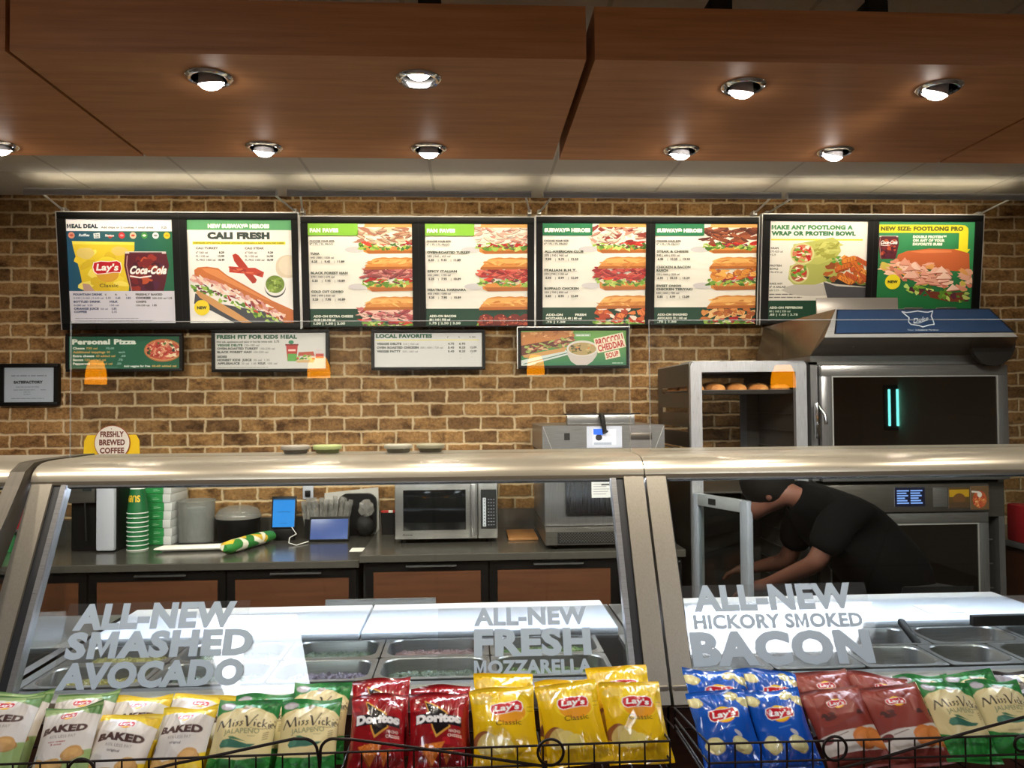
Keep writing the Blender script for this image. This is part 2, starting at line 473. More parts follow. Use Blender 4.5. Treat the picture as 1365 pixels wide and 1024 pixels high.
def tile_mat():
    m = mat('ceiling_tile', (196, 192, 182), 0.9, spec=0.1); nt, N, L, b = nodes(m)
    tc = N.new('ShaderNodeTexCoord'); mp = N.new('ShaderNodeMapping'); mp.inputs['Location'].default_value = (0.200, -4.150, 0)
    L.new(tc.outputs['Object'], mp.inputs[0])
    br = N.new('ShaderNodeTexBrick'); br.offset = 0.0; br.inputs['Scale'].default_value = 1.0
    br.inputs['Brick Width'].default_value = 0.6325; br.inputs['Row Height'].default_value = 0.6325
    br.inputs['Mortar Size'].default_value = 0.008; br.inputs['Mortar Smooth'].default_value = 0.05; br.inputs['Bias'].default_value = -1
    br.inputs['Color1'].default_value = col4((198, 194, 184)); br.inputs['Color2'].default_value = col4((198, 194, 184)); br.inputs['Mortar'].default_value = col4((176, 172, 163))
    L.new(mp.outputs[0], br.inputs['Vector']); L.new(br.outputs['Color'], b.inputs['Base Color'])
    n = noise_of(nt, 90, (1, 1, 1), 2)
    a = N.new('ShaderNodeMath'); a.operation = 'MULTIPLY_ADD'; a.inputs[1].default_value = 1.5
    L.new(br.outputs['Fac'], a.inputs[0]); L.new(n.outputs['Fac'], a.inputs[2]); bump_of(nt, a.outputs[0], b, 0.35, 0.003)
    return m
def plaster(name, c): 
    m = mat(name, c, 0.85); nt, N, L, b = nodes(m); n = noise_of(nt, 40); bump_of(nt, n.outputs['Fac'], b, 0.15, 0.002); return m
def floor_mat():
    m = mat('floor_tile', (96, 80, 66), 0.45); nt, N, L, b = nodes(m)
    tc = N.new('ShaderNodeTexCoord'); br = N.new('ShaderNodeTexBrick'); br.offset = 0.0
    br.inputs['Scale'].default_value = 1; br.inputs['Brick Width'].default_value = 0.305; br.inputs['Row Height'].default_value = 0.305; br.inputs['Mortar Size'].default_value = 0.005
    br.inputs['Color1'].default_value = col4((110, 92, 76)); br.inputs['Color2'].default_value = col4((96, 80, 66)); br.inputs['Mortar'].default_value = col4((60, 52, 46))
    L.new(tc.outputs['Object'], br.inputs['Vector']); L.new(br.outputs['Color'], b.inputs['Base Color']); return m

X0, X1, Y0 = -3.6, 4.8, -4.6
def struct_part(mm, name):
    o = mm.build(name); me = o.data      # keep setting meshes in room coordinates so their patterns line up
    off = Vector(o.location); me.transform(Matrix.Translation(off)); o.location = (0, 0, 0)
    return struct(o)
struct_part(M().box((X0, YW, 0), (X1, YW + 0.15, ZC), brick_mat()), 'wall_back')
struct_part(M().box((X0, Y0, -0.1), (X1, YW + 0.15, 0), floor_mat()), 'floor')
pl = plaster('painted_wall', (160, 148, 128))
struct_part(M().box((X0 - 0.15, Y0, 0), (X0, YW + 0.15, ZC), pl), 'wall_left')
struct_part(M().box((X1, Y0, 0), (X1 + 0.15, YW + 0.15, ZC), pl), 'wall_right')
struct_part(M().box((X0 - 0.15, Y0 - 0.15, 0), (X1 + 0.15, Y0, ZC), pl), 'wall_front')
# ceiling with openings for the two recessed fluorescent fixtures in front of the counter
TROF = [(-1.62, -1.00, -1.16, 0.06), (1.27, 2.50, -0.56, 0.06), (-1.62, -1.00, -4.2, -3.0), (1.60, 2.22, -4.2, -3.0)]  # last two openings: for added fixtures behind the viewer
def ceiling():
    xs = sorted({X0, X1, *[t[0] for t in TROF], *[t[1] for t in TROF]}); ys = sorted({Y0, YW + 0.15, *[t[2] for t in TROF], *[t[3] for t in TROF]})
    mm = M(); tm = tile_mat()
    for a, b in zip(xs, xs[1:]):
        for c, d in zip(ys, ys[1:]):
            if any(t[0] <= a and b <= t[1] and t[2] <= c and d <= t[3] for t in TROF): continue
            mm.box((a, c, ZC), (b, d, ZC + 0.05), tm)
    struct_part(mm, 'ceiling')
ceiling()

def troffer(x0, x1, y0, y1, label):
    t = thing('ceiling_light', ((x0 + x1) / 2, (y0 + y1) / 2, ZC), label, 'ceiling light', group='recessed fluorescent ceiling fixtures')
    wm = mat('fixture_grey', (110, 110, 108), 0.5); d = 0.15; e = 0.012  # box greyed and deepened to keep side light off the soffit front
    fr = M()
    for a, b in (((x0, y0, ZC), (x0 + e, y1, ZC + d)), ((x1 - e, y0, ZC), (x1, y1, ZC + d)), ((x0, y0, ZC), (x1, y0 + e, ZC + d)), ((x0, y1 - e, ZC), (x1, y1, ZC + d)), ((x0, y0, ZC + d), (x1, y1, ZC + d + 0.01))):
        fr.box(a, b, wm)
    fr.build('housing', t)
    M().box((x0 + e + 0.002, y0 + e + 0.002, ZC + 0.115), (x1 - e - 0.002, y1 - e - 0.002, ZC + 0.125), emit('fluorescent_diffuser', (240, 246, 255), L_TROFFER)).build('diffuser', t)
troffer(*TROF[0], 'recessed fluorescent ceiling fixture in front of the left counter, long side running to the wall')
troffer(*TROF[2], 'added unseen ceiling fixture behind the viewer that brightens the room, left one')  # this and the next: unseen fixtures put in to brighten the room
troffer(*TROF[3], 'added unseen ceiling fixture behind the viewer that brightens the room, right one')
troffer(*TROF[1], 'recessed fluorescent ceiling fixture in front of the right counter, long side along the counter')

# ------------------------------------------------------------------ wooden soffit hung over the counter
SZ, SY0, SY1, ST = 2.45, 1.75, 2.477, 0.122
def soffit(x0, x1, holes, label):
    bm = bmesh.new()
    def loop(pts):
        vs = [bm.verts.new((p[0], p[1], SZ)) for p in pts]
        return [bm.edges.new((vs[i], vs[(i + 1) % len(vs)])) for i in range(len(vs))]
    es = loop([(x0, SY0), (x1, SY0), (x1, SY1), (x0, SY1)])
    for hx, hy in holes: es += loop(ell(hx, hy, 0.0445, 0.0445, 28))
    bmesh.ops.triangle_fill(bm, use_beauty=True, use_dissolve=False, edges=es)
    bad = [f for f in bm.faces if any((f.calc_center_median().xy - Vector(h)).length < 0.043 for h in holes)]
    if bad: bmesh.ops.delete(bm, geom=bad, context='FACES')
    for f in bm.faces:
        if f.normal.z > 0: f.normal_flip()
    mm = M(); mm.bm(bm, WOOD)
    for a, b, c, d in (((x0, SY0), (x1, SY0), 0, 0), ((x1, SY0), (x1, SY1), 0, 0), ((x1, SY1), (x0, SY1), 0, 0), ((x0, SY1), (x0, SY0), 0, 0)):
        mm.add([(*a, SZ), (*b, SZ), (*b, SZ + ST), (*a, SZ + ST)], [(0, 1, 2, 3)], WOOD)
    mm.add([(x0, SY0, SZ + ST), (x1, SY0, SZ + ST), (x1, SY1, SZ + ST), (x0, SY1, SZ + ST)], [(0, 1, 2, 3)], WOOD)
    o = mm.build('wood_soffit'); 
    tag(o, label, 'ceiling panel', 'wooden panels hung over the counter')
DL = [[(-1.39, 1.88), (-1.39, 2.385), (-1.88, 1.88), (-1.88, 2.385)], [(-0.612, 1.875), (-0.119, 1.868), (-0.614, 2.378), (-0.122, 2.379)],
      [(0.675, 1.886), (1.168, 1.88), (0.652, 2.372), (1.137, 2.373)], [(1.92, 1.885), (1.92, 2.375)]]
soffit(-2.30, -1.008, DL[0], 'wooden ceiling panel at far left, left of the thin dark slanting joint')
soffit(-0.998, 0.266, DL[1], 'wooden ceiling panel with four downlights over the middle of the counter')
soffit(0.286, 1.526, DL[2], 'wooden ceiling panel with four downlights right of the open bright gap')
soffit(1.536, 2.83, DL[3], 'wooden ceiling panel at far right corner without any lamp showing')

def downlight(x, y, tilt, label):
    t = thing('recessed_downlight', (x, y, SZ), label, 'downlight', group='round downlights in the wooden ceiling panels')
    M().lathe([(0.040, 0.004), (0.041, -0.006), (0.047, -0.0075), (0.054, -0.003), (0.055, -0.0005), (0.040, 0.004)], CHROME, n=32, capb=False, capt=False).build('trim_ring', t, local=True)
    M().lathe([(0.040, 0.002), (0.042, 0.06), (0.036, 0.1), (0.0, 0.1)], mat('black_baffle', (8, 8, 8), 0.35), n=24, capb=False, capt=False).build('baffle', t, local=True)
    xf = Matrix.Translation((0, 0, 0.013 if tilt[0] else 0.040)) @ Euler(tilt).to_matrix().to_4x4()
    b = M().lathe([(0.012, 0.055), (0.016, 0.03), (0.029, -0.02), (0.0305, -0.026), (0.0302, -0.0262)], mat('lamp_glass', (205, 205, 215), 0.25), n=24, xf=xf, capt=False).build('bulb', t, local=True)
    f = M().lathe([(0.0005, -0.0420), (0.012, -0.0405), (0.021, -0.036), (0.0275, -0.029), (0.0300, -0.0262)], emit('lamp_face', (255, 246, 236), 30.0), n=24, xf=xf, capb=False, capt=False)
    fo = f.build('lens', None, local=True); fo.parent = b
    d = (xf.to_3x3() @ Vector((0, 0, -1)) + Vector((0, 0.55, 0))).normalized()
    light('SPOT', 'lamp_beam', t, xf @ Vector((0, 0, -0.055)), L_SPOT, (1.0, 0.90, 0.76), spot_size=rad(125), spot_blend=1.0, shadow_soft_size=0.03, rot=d.to_track_quat('-Z', 'Y').to_euler())
downlight(-1.39, 1.88, (0.25, 0, 0), 'unseen downlight added for its light, front of the far left wooden panel')  # out of view, built for the light it gives
downlight(-1.39, 2.385, (0.3, 0, 0), 'downlight at the rear of the far left wooden panel, cut by the photo edge')
downlight(-1.88, 1.88, (0.3, 0, 0), 'front downlight farthest left, unseen, added for the room light')  # this and the next three: unseen lamps added to brighten both ends
downlight(-1.88, 2.385, (0.3, 0, 0), 'rear downlight farthest left, unseen, added for the room light')
downlight(1.92, 1.885, (0.3, 0, 0), 'front downlight in the far right wooden panel, unseen, added for the room light')
downlight(1.92, 2.375, (0.3, 0, 0), 'rear downlight in the far right wooden panel, unseen, added for the room light')
downlight(-0.612, 1.875, (0.28, -0.1, 0), 'downlight with hanging tilted bulb, front left of the middle wooden panel')
downlight(-0.119, 1.868, (0.0, 0, 0), 'downlight with bulb recessed straight up, front right of the middle wooden panel')
downlight(-0.614, 2.378, (0.3, 0.1, 0), 'downlight at the rear left of the middle wooden panel')
downlight(-0.122, 2.379, (0.3, 0, 0), 'downlight at the rear right of the middle wooden panel')
downlight(0.675, 1.886, (0.3, 0.12, 0), 'downlight just right of the open gap, front left of the right wooden panel')
downlight(1.168, 1.88, (0.3, 0.25, 0), 'front downlight nearest the right edge, with bulb leaning out to the right')
downlight(0.652, 2.372, (0.3, 0.1, 0), 'rear downlight above the third menu board, left in the right wooden panel')
downlight(1.137, 2.373, (0.3, 0.2, 0), 'rear downlight above the fourth menu board, right in the right wooden panel')

for x, lab in ((-0.530, 'over the middle panel, left one'), (-0.088, 'over the middle panel, right one'), (0.585, 'over the right panel, left one'), (0.955, 'over the right panel, right one')):
    h = thing('ceiling_hanger', (x, 1.80, SZ + ST), 'small black hanger on top of the wooden soffit ' + lab, 'hanger', group='black soffit hangers')
    M().box((x - 0.026, 1.765, SZ + ST + 0.001), (x + 0.026, 1.835, SZ + ST + 0.040), BLACKM, 0.006).build('bracket', h)
    M().tube([(x, 1.815, SZ + ST + 0.040), (x, 1.815, ZC - 0.001)], 0.006, BLACKM).build('rod', h)

# ------------------------------------------------------------------ light bars over the menu
def light_bar(x0, x1, xa, xb, label):
    Yb, Zb = 4.185, 2.811
    t = thing('menu_light_bar', ((x0 + x1) / 2, Yb, Zb), label, 'light bar', group='grey light bars over the menu boards')
    gm = brushed('grey_aluminium', (160, 160, 168), 0.45, (2, 60, 60), 0.2)
    body = [(Yb - 0.022, Zb - 0.012), (Yb - 0.020, Zb - 0.004), (Yb - 0.012, Zb + 0.004), (Yb + 0.012, Zb + 0.004), (Yb + 0.022, Zb - 0.003), (Yb + 0.022, Zb - 0.020), (Yb - 0.016, Zb - 0.020)]
    M().prism(body, x0, x1, gm).box((x0, Yb - 0.022, Zb - 0.034), (x1, Yb - 0.017, Zb - 0.0125), gm).build('housing', t)
    M().box((x0 + 0.03, Yb - 0.012, Zb - 0.0225), (x1 - 0.03, Yb + 0.016, Zb - 0.0205), emit('bar_tube', (255, 240, 214), L_BAR * 1.5)).build('lamp_tube', t)
    M().box((x0 + 0.03, Yb + 0.0225, Zb - 0.018), (x1 - 0.03, Yb + 0.0245, Zb - 0.004), emit('bar_tube_back', (255, 236, 200), L_BAR * 0.5)).build('back_tube', t)
    M().box((x0 + 0.03, Yb + 0.000, Zb + 0.0045), (x1 - 0.03, Yb + 0.012, Zb + 0.0055), emit('bar_tube_top', (255, 240, 214), L_BAR * 0.26)).build('top_tube', t)
    for a, b in ((x0 + 0.06, xa), (x1 - 0.03, xb)):
        M().tube([(a, Yb + 0.015, Zb - 0.006), (b, 4.49, 2.775), (b, 4.52, 2.735)], 0.0055, SILVER, 8).build('bracket_arm', t)
        M().box((b - 0.010, 4.475, 2.764), (b + 0.010, 4.535, 2.79), SILVER, 0.002).build('clip', t)
light_bar(-2.30, -1.015, -2.26, -0.985, 'long grey light bar above the first menu board, left')
light_bar(-0.956, 0.330, -0.945, 0.345, 'long grey light bar above the second menu board with light green headings')
light_bar(0.396, 1.690, 0.40, 1.66, 'long grey light bar above the third menu board')
light_bar(1.728, 3.060, 1.735, 3.01, 'long grey light bar above the fourth menu board, running out at right')

# ================================================================== menu boards
NAVY = (28, 52, 70); DKG = (18, 62, 44); GRY = (95, 95, 92); INK = (40, 50, 48); PAPER = (240, 238, 228)
BUN = (214, 140, 66); BUND = (176, 100, 40); BUNL = (236, 176, 98)
FILL = {
    'tuna': [(226, 200, 170), (200, 160, 130), (178, 120, 96), (236, 214, 190)],
    'ham': [(206, 128, 122), (186, 92, 92), (224, 164, 150), (150, 70, 72)],
    'cold': [(200, 110, 110), (222, 160, 150), (170, 72, 78), (238, 196, 180)],
    'turkey': [(240, 214, 196), (226, 178, 160), (212, 146, 130), (250, 234, 220)],
    'italian': [(186, 52, 50), (204, 82, 72), (150, 34, 40), (222, 112, 92)],
    'meatball': [(128, 44, 32), (156, 58, 40), (104, 32, 26), (176, 78, 54)],
    'club': [(240, 210, 190), (216, 150, 130), (150, 60, 50), (246, 230, 214)],
    'buffalo': [(206, 96, 44), (226, 130, 66), (180, 70, 36), (240, 226, 210)],
    'steak': [(112, 56, 38), (140, 72, 46), (168, 92, 60), (92, 42, 32)],
    'chicken': [(222, 150, 60), (240, 180, 90), (200, 116, 44), (170, 88, 40)],
    'teriyaki': [(190, 110, 50), (216, 146, 76), (160, 84, 40), (230, 190, 130)],
}
GREENS = [(120, 168, 58), (92, 140, 44), (160, 196, 84), (70, 116, 40), (196, 216, 120)]
REDS = [(200, 44, 36), (222, 72, 52), (170, 30, 32)]
def blobs(A, q, n, fx, cols, rx, ry, wob=0.22):
    for _ in range(n):
        x, y, a = fx(q)
        A.poly(ell(x, y, q.uniform(*rx), q.uniform(*ry), 10, a + q.uniform(-0.5, 0.5), wob, q), q.choice(cols))
def sandwich(A, x0, y0, x1, h, kind, seed, top=True, low=1.0):
    """half a sub lying across the right side of a poster; runs off the right edge."""
    q = random.Random(seed); W = x1 - x0
    ys = lambda f: y0 + f * h
    if low >= 1.0:
        A.poly(ell(x0 - 4, ys(0.86), 14, 4.2, 16), (206, 204, 206))            # printed shadow of the pictured roll
        bot = [(x0 + 6, ys(0.74))] + [(x0 + 6 + W * t, ys(0.74)) for t in (0.5, 1)] + [(x1, ys(0.98)), (x0 + 14, ys(1.0)), (x0 + 7, ys(0.93))]
        A.poly(bot, BUN); A.poly([(x0 + 9, ys(0.88)), (x1, ys(0.88)), (x1, ys(0.98)), (x0 + 14, ys(1.0))], BUND)
    blobs(A, q, 46, lambda r: (r.uniform(x0 + 2, x1), ys(r.uniform(0.66, 0.84) * low), 0), GREENS, (2, 5), (1.2, 3))
    blobs(A, q, 10, lambda r: (r.uniform(x0 + 3, x1), ys(r.uniform(0.60, 0.70) * low), 0), REDS, (4, 8), (1.1, 2.0), 0.1)
    blobs(A, q, 12, lambda r: (r.uniform(x0 + 3, x1), ys(r.uniform(0.66, 0.78) * low), 0), [(120, 40, 70), (236, 226, 200)], (2, 4), (0.6, 1.2), 0.1)
    lo = 0.06 if not top else 0.30
    if kind == 'meatball':
        for i, cx in enumerate((x0 + 13, x0 + 33, x0 + 52, x0 + 68)):
            A.disc(cx, ys(0.66), 10.5, 10, (112, 36, 28), n=18)
            blobs(A, q, 16, lambda r: (cx + r.uniform(-8, 8), ys(0.66) + r.uniform(-7, 7), 0), FILL[kind], (1.5, 4), (1, 3))
            blobs(A, q, 4, lambda r: (cx + r.uniform(-6, 6), ys(0.62) + r.uniform(-6, 4), 0), [(226, 130, 110)], (0.8, 1.6), (0.6, 1))
    elif kind in ('chicken', 'teriyaki', 'buffalo'):
        blobs(A, q, 20, lambda r: (r.uniform(x0 + 1, x1), ys(r.uniform(lo + 0.06, 0.66)), 0), FILL[kind], (4, 8), (2, 4))
        for _ in range(9):
            cx, cy, s_, a = q.uniform(x0 + 5, x1 - 2), ys(q.uniform(lo + 0.14, 0.58)), q.uniform(4, 6), q.uniform(-0.5, 0.5)
            bx = [(cx + s_ * math.cos(a + t), cy + s_ * 0.8 * math.sin(a + t)) for t in (0.7, 2.4, 3.9, 5.5)]
            A.poly([(p[0] + 0.8, p[1] + 0.9) for p in bx], FILL[kind][3] if kind != 'buffalo' else (140, 50, 30)); A.poly(bx, q.choice(FILL[kind][:3]))
            A.line([bx[0], bx[2]], 0.7, FILL[kind][2])
    else:
        blobs(A, q, 40, lambda r: (r.uniform(x0 + 1, x1), ys(r.uniform(lo + 0.05, 0.62)), 0), FILL[kind], (4, 10), (1.6, 3.4))
        for _ in range(26):                                                            # folded slices
            cx, cy = q.uniform(x0 + 2, x1), ys(q.uniform(lo + 0.08, 0.60))
            c = q.choice(FILL[kind]); a = q.uniform(-0.6, 0.6)
            A.poly(ell(cx, cy, q.uniform(4, 8), 1.5, 10, a), tuple(int(v * 0.72) for v in c)); A.poly(ell(cx, cy - 0.9, q.uniform(4, 8), 1.2, 10, a), c)
    if top:
        n = 16
        dome = [(x0 + 4, ys(0.36))] + [(x0 + 4 + (x1 - x0 - 4) * min(1, i / n * 1.0), ys(0.02) + (h * 0.30) * (1 - min(1, (i / n * 3.2))) ** 2 + 0.5 * math.sin(i * 1.7)) for i in range(n + 1)] + [(x1, ys(0.34))]
        A.poly(dome, BUN)
        A.poly([(x0 + 9, ys(0.21))] + [(x0 + 9 + (x1 - x0 - 9) * t, ys(0.06) + 0.5 * math.sin(9 * t)) for t in (0.1, 0.3, 0.5, 0.7, 0.9, 1)] + [(x1, ys(0.17))], BUNL)
        A.poly([(x0 + 4, ys(0.37)), (x0 + 5, ys(0.29)), (x1, ys(0.28)), (x1, ys(0.35))], BUND)
        blobs(A, q, 14, lambda r: (r.uniform(x0 + 9, x1), ys(r.uniform(0.10, 0.26)), 0), [(224, 154, 80), (204, 128, 58), (240, 190, 112)], (3, 7), (0.8, 1.6))
    elif low >= 1.0:
        A.poly([(x0 + 10, y0 - 2), (x1, y0 - 2), (x1, y0 + h * 0.10), (x0 + 8, y0 + h * 0.10)], BUNL)

def lays_logo(A, cx, cy, k, sun=True, rot=0.0):
    if sun:
        A.disc(cx + 0.5 * k, cy + 1 * k, 12.5 * k, 11.5 * k, (232, 150, 40), n=26); A.disc(cx, cy, 12 * k, 11 * k, (250, 206, 40), n=26)
    c, s = math.cos(rot), math.sin(rot)
    R = lambda p: (cx + (p[0] * c - p[1] * s) * k, cy + (p[0] * s + p[1] * c) * k)
    A.shape([R(p) for p in ((-17, -6), (-8, -8), (2, -7.5), (12, -8.5), (17, -6), (18, 1), (16, 7), (8, 6.5), (-2, 8), (-13, 9), (-17, 6), (-18.5, 0))], (250, 240, 235))
    A.shape([R(p) for p in ((-16, -5.2), (-8, -7), (2, -6.5), (12, -7.5), (16, -5.2), (17, 1), (15.2, 6), (8, 5.6), (-2, 7), (-12.5, 8), (-16, 5.2), (-17.5, 0))], (196, 26, 40))
    v, t = text("Lay's", 0, 0, 8.2, 'C', 0.035, 27, 0.18)
    v = v + np.array([-0.5, 4.0]); v = np.stack([cx + (v[:, 0] * c - v[:, 1] * s) * k, cy + (v[:, 0] * s + v[:, 1] * c) * k], 1)
    A.tri((v, t), (255, 255, 255))
def cola_glass(A, pts, cx, cy, wd, seed):
    q = random.Random(seed)
    (x0, y0), (x1, y1) = pts; mx = (x0 + x1) / 2; W = x1 - x0; H = y1 - y0
    out = [(x0, y0), (x1, y0), (x1 + W * 0.06, y0 + H * 0.35), (x1 - W * 0.02, y0 + H * 0.7), (x1 - W * 0.10, y1), (x0 + W * 0.10, y1), (x0 + W * 0.02, y0 + H * 0.7), (x0 - W * 0.04, y0 + H * 0.35)]
    A.shape(out, (92, 30, 44))
    blobs(A, q, 26, lambda r: (r.uniform(x0 + W * .16, x1 - W * .14), r.uniform(y0 + H * .12, y1 - 2), 0), [(120, 36, 40), (70, 22, 40), (150, 52, 42), (84, 34, 66), (190, 84, 50)], (W * .06, W * .15), (W * .05, W * .12))
    A.rect(x0, y0, x1, y0 + H * 0.055, (214, 206, 204)); A.rect(x0 + W * .1, y0 + H * .02, x1 - W * .1, y0 + H * .055, (90, 50, 56))
    A.line([(x0 + W * .05, y0 + H * .1), (x0 + W * .02, y0 + H * .35), (x0 + W * .12, y1)], W * .025, (190, 150, 150))
    A.txt('Coca-Cola', cx, cy, wd * 0.21, (250, 246, 244), 'C', 0.03, width=wd * 0.95, shear=0.35)
    A.line([(cx - wd * .45, cy + wd * .05), (cx - wd * .2, cy + wd * .09), (cx + wd * .1, cy + wd * .05)], wd * 0.035, (250, 246, 244))

def para(A, x, y, wdt, n, h, c, gap, seed, rag=0.25):          # lines of print too small to read
    q = random.Random(seed)
    for i in range(n):
        u = 0.0; end = wdt * (1 - rag * q.random())
        while u < end:
            k = q.uniform(1.5, 6) * h * 0.7; A.rect(x + u, y + i * gap - h * 0.6, x + min(end, u + k), y + i * gap, c); u += k + h * 0.5

def poster_meal():
    A = Art(141, 138); A.rect(0, 0, 141, 138, (240, 240, 246))
    A.txt('MEAL DEAL', 1, 12.2, 5.6, NAVY, bold=0.045, width=41)
    A.txt('Add chips or 2 cookies + small drink', 46, 12.2, 2.7, GRY, bold=0.015, width=70); A.txt('3.25', 126, 12.2, 3, GRY)
    A.grad(0, 15.8, 141, 95, (36, 84, 116), (34, 104, 72))
    for i, x in enumerate((6.5, 23, 40, 57, 73, 88, 103, 118, 133)):
        if i in (0, 4, 5, 6, 7, 8):
            A.disc(x, 21.4, 4.3, 4.3, [(228, 150, 124), 0, 0, 0, (216, 50, 56), (236, 190, 160), (70, 150, 70), (240, 240, 240), (240, 196, 40)][i], n=18)
            A.disc(x, 21.4, 2.6, 1.5, [(200, 90, 70), 0, 0, 0, (240, 150, 150), (200, 70, 50), (220, 240, 220), (150, 150, 150), (214, 160, 20)][i], n=10)
    A.txt('Ruffles', 23, 22.8, 3.4, (230, 236, 240), 'C', 0.03, width=14, shear=0.25)
    A.poly([(35.5, 19), (44, 18), (44, 25), (36, 25.5)], (226, 230, 232)); A.txt('SUN', 40, 21.6, 2, NAVY, 'C'); A.txt('CHIPS', 40, 24.6, 2, NAVY, 'C', width=6)
    A.poly([(52, 20), (63, 22), (57, 26)], (196, 60, 40)); A.txt('Doritos', 57, 22.9, 2.8, (244, 240, 236), 'C', 0.03, width=11.5)
    bag = [(6.6, 29), (48, 29.6), (89.5, 30.2), (89, 40), (84, 55), (79, 95), (19, 95), (15.5, 70), (8, 38)]
    A.shape(bag, (232, 204, 52)); A.shape([(6.6, 29), (48, 29.6), (89.5, 30.2), (89, 34), (48, 33.4), (7.4, 33)], (244, 224, 90))
    q = random.Random(4)
    blobs(A, q, 16, lambda r: (r.uniform(17, 78), r.uniform(40, 92), 0), [(240, 216, 70), (222, 190, 46), (246, 228, 110), (236, 208, 60)], (6, 12), (3, 8), 0.1)
    A.disc(24, 45, 12, 7.5, (226, 202, 120), n=20, wob=0.05, q=q); A.disc(69, 42, 11, 6, (230, 200, 110), n=20, wob=0.05, q=q)
    A.poly([(18, 85), (27, 86), (34, 95), (19, 95)], (196, 160, 150))
    A.disc(52, 66, 18, 16.5, (244, 220, 60), n=26); A.disc(52, 72, 15, 11, (224, 170, 60), n=26); lays_logo(A, 52, 63.5, 1.08, False)
    A.txt('Classic', 53, 90, 4.6, (96, 84, 40), 'C', 0.0, width=25)
    cola_glass(A, ((76.5, 42.5), (131, 95)), 105, 72.5, 52, 3)
    A.rect(0, 95, 141, 138, (216, 216, 230))
    B = (60, 74, 120)
    A.txt('FOUNTAIN DRINK', 5, 101, 2.9, B, bold=0.04, width=39); A.txt('S        R        L', 62, 101, 2.4, GRY, 'C', width=30)
    A.txt('0-330 | 0-460 | 0-640 cal', 5, 105.6, 2.5, (130, 134, 170), width=40); A.txt('3.15', 48, 105.6, 2.8, B); A.txt('3.65', 61, 105.6, 2.8, B); A.txt('3.85', 75, 105.6, 2.8, B)
    A.txt('BOTTLED DRINK', 5, 110.6, 2.9, B, bold=0.04, width=36); A.txt('MILK', 53, 110.6, 2.9, B, bold=0.04, width=11)
    A.txt('0-280 cal  3.55', 5, 115.2, 2.5, (110, 114, 150), width=25); A.txt('150 cal', 53, 115.2, 2.5, (110, 114, 150), width=12)
    A.txt('ORANGE JUICE', 5, 120, 2.9, B, bold=0.04, width=33); A.txt('160 cal', 40, 120, 2.4, (120, 124, 160), width=10); A.txt('3.85', 55, 120, 2.9, B)
    A.txt('COFFEE', 5, 124.2, 2.9, B, bold=0.04, width=17); A.txt('2.15', 55, 124.2, 2.9, B)
    A.txt('FRESHLY BAKED', 88, 101, 2.8, GRY, bold=0.04, width=36); A.txt('COOKIES', 88, 105.8, 3.1, (76, 76, 84), bold=0.045, width=20); A.txt('200-220 cal', 110, 105.8, 2.4, GRY, width=19); A.txt('1.25', 131, 105.8, 2.7, (60, 60, 60))
    A.txt('CHIPS', 88, 110.8, 2.9, GRY, bold=0.04, width=14); A.txt('130-230 cal', 88, 115.4, 2.5, GRY, width=18); A.txt('1.85', 110, 115.4, 2.7, (60, 60, 60))
    para(A, 6, 132, 112, 2, 1.5, (150, 150, 170), 3, 2)
    return A
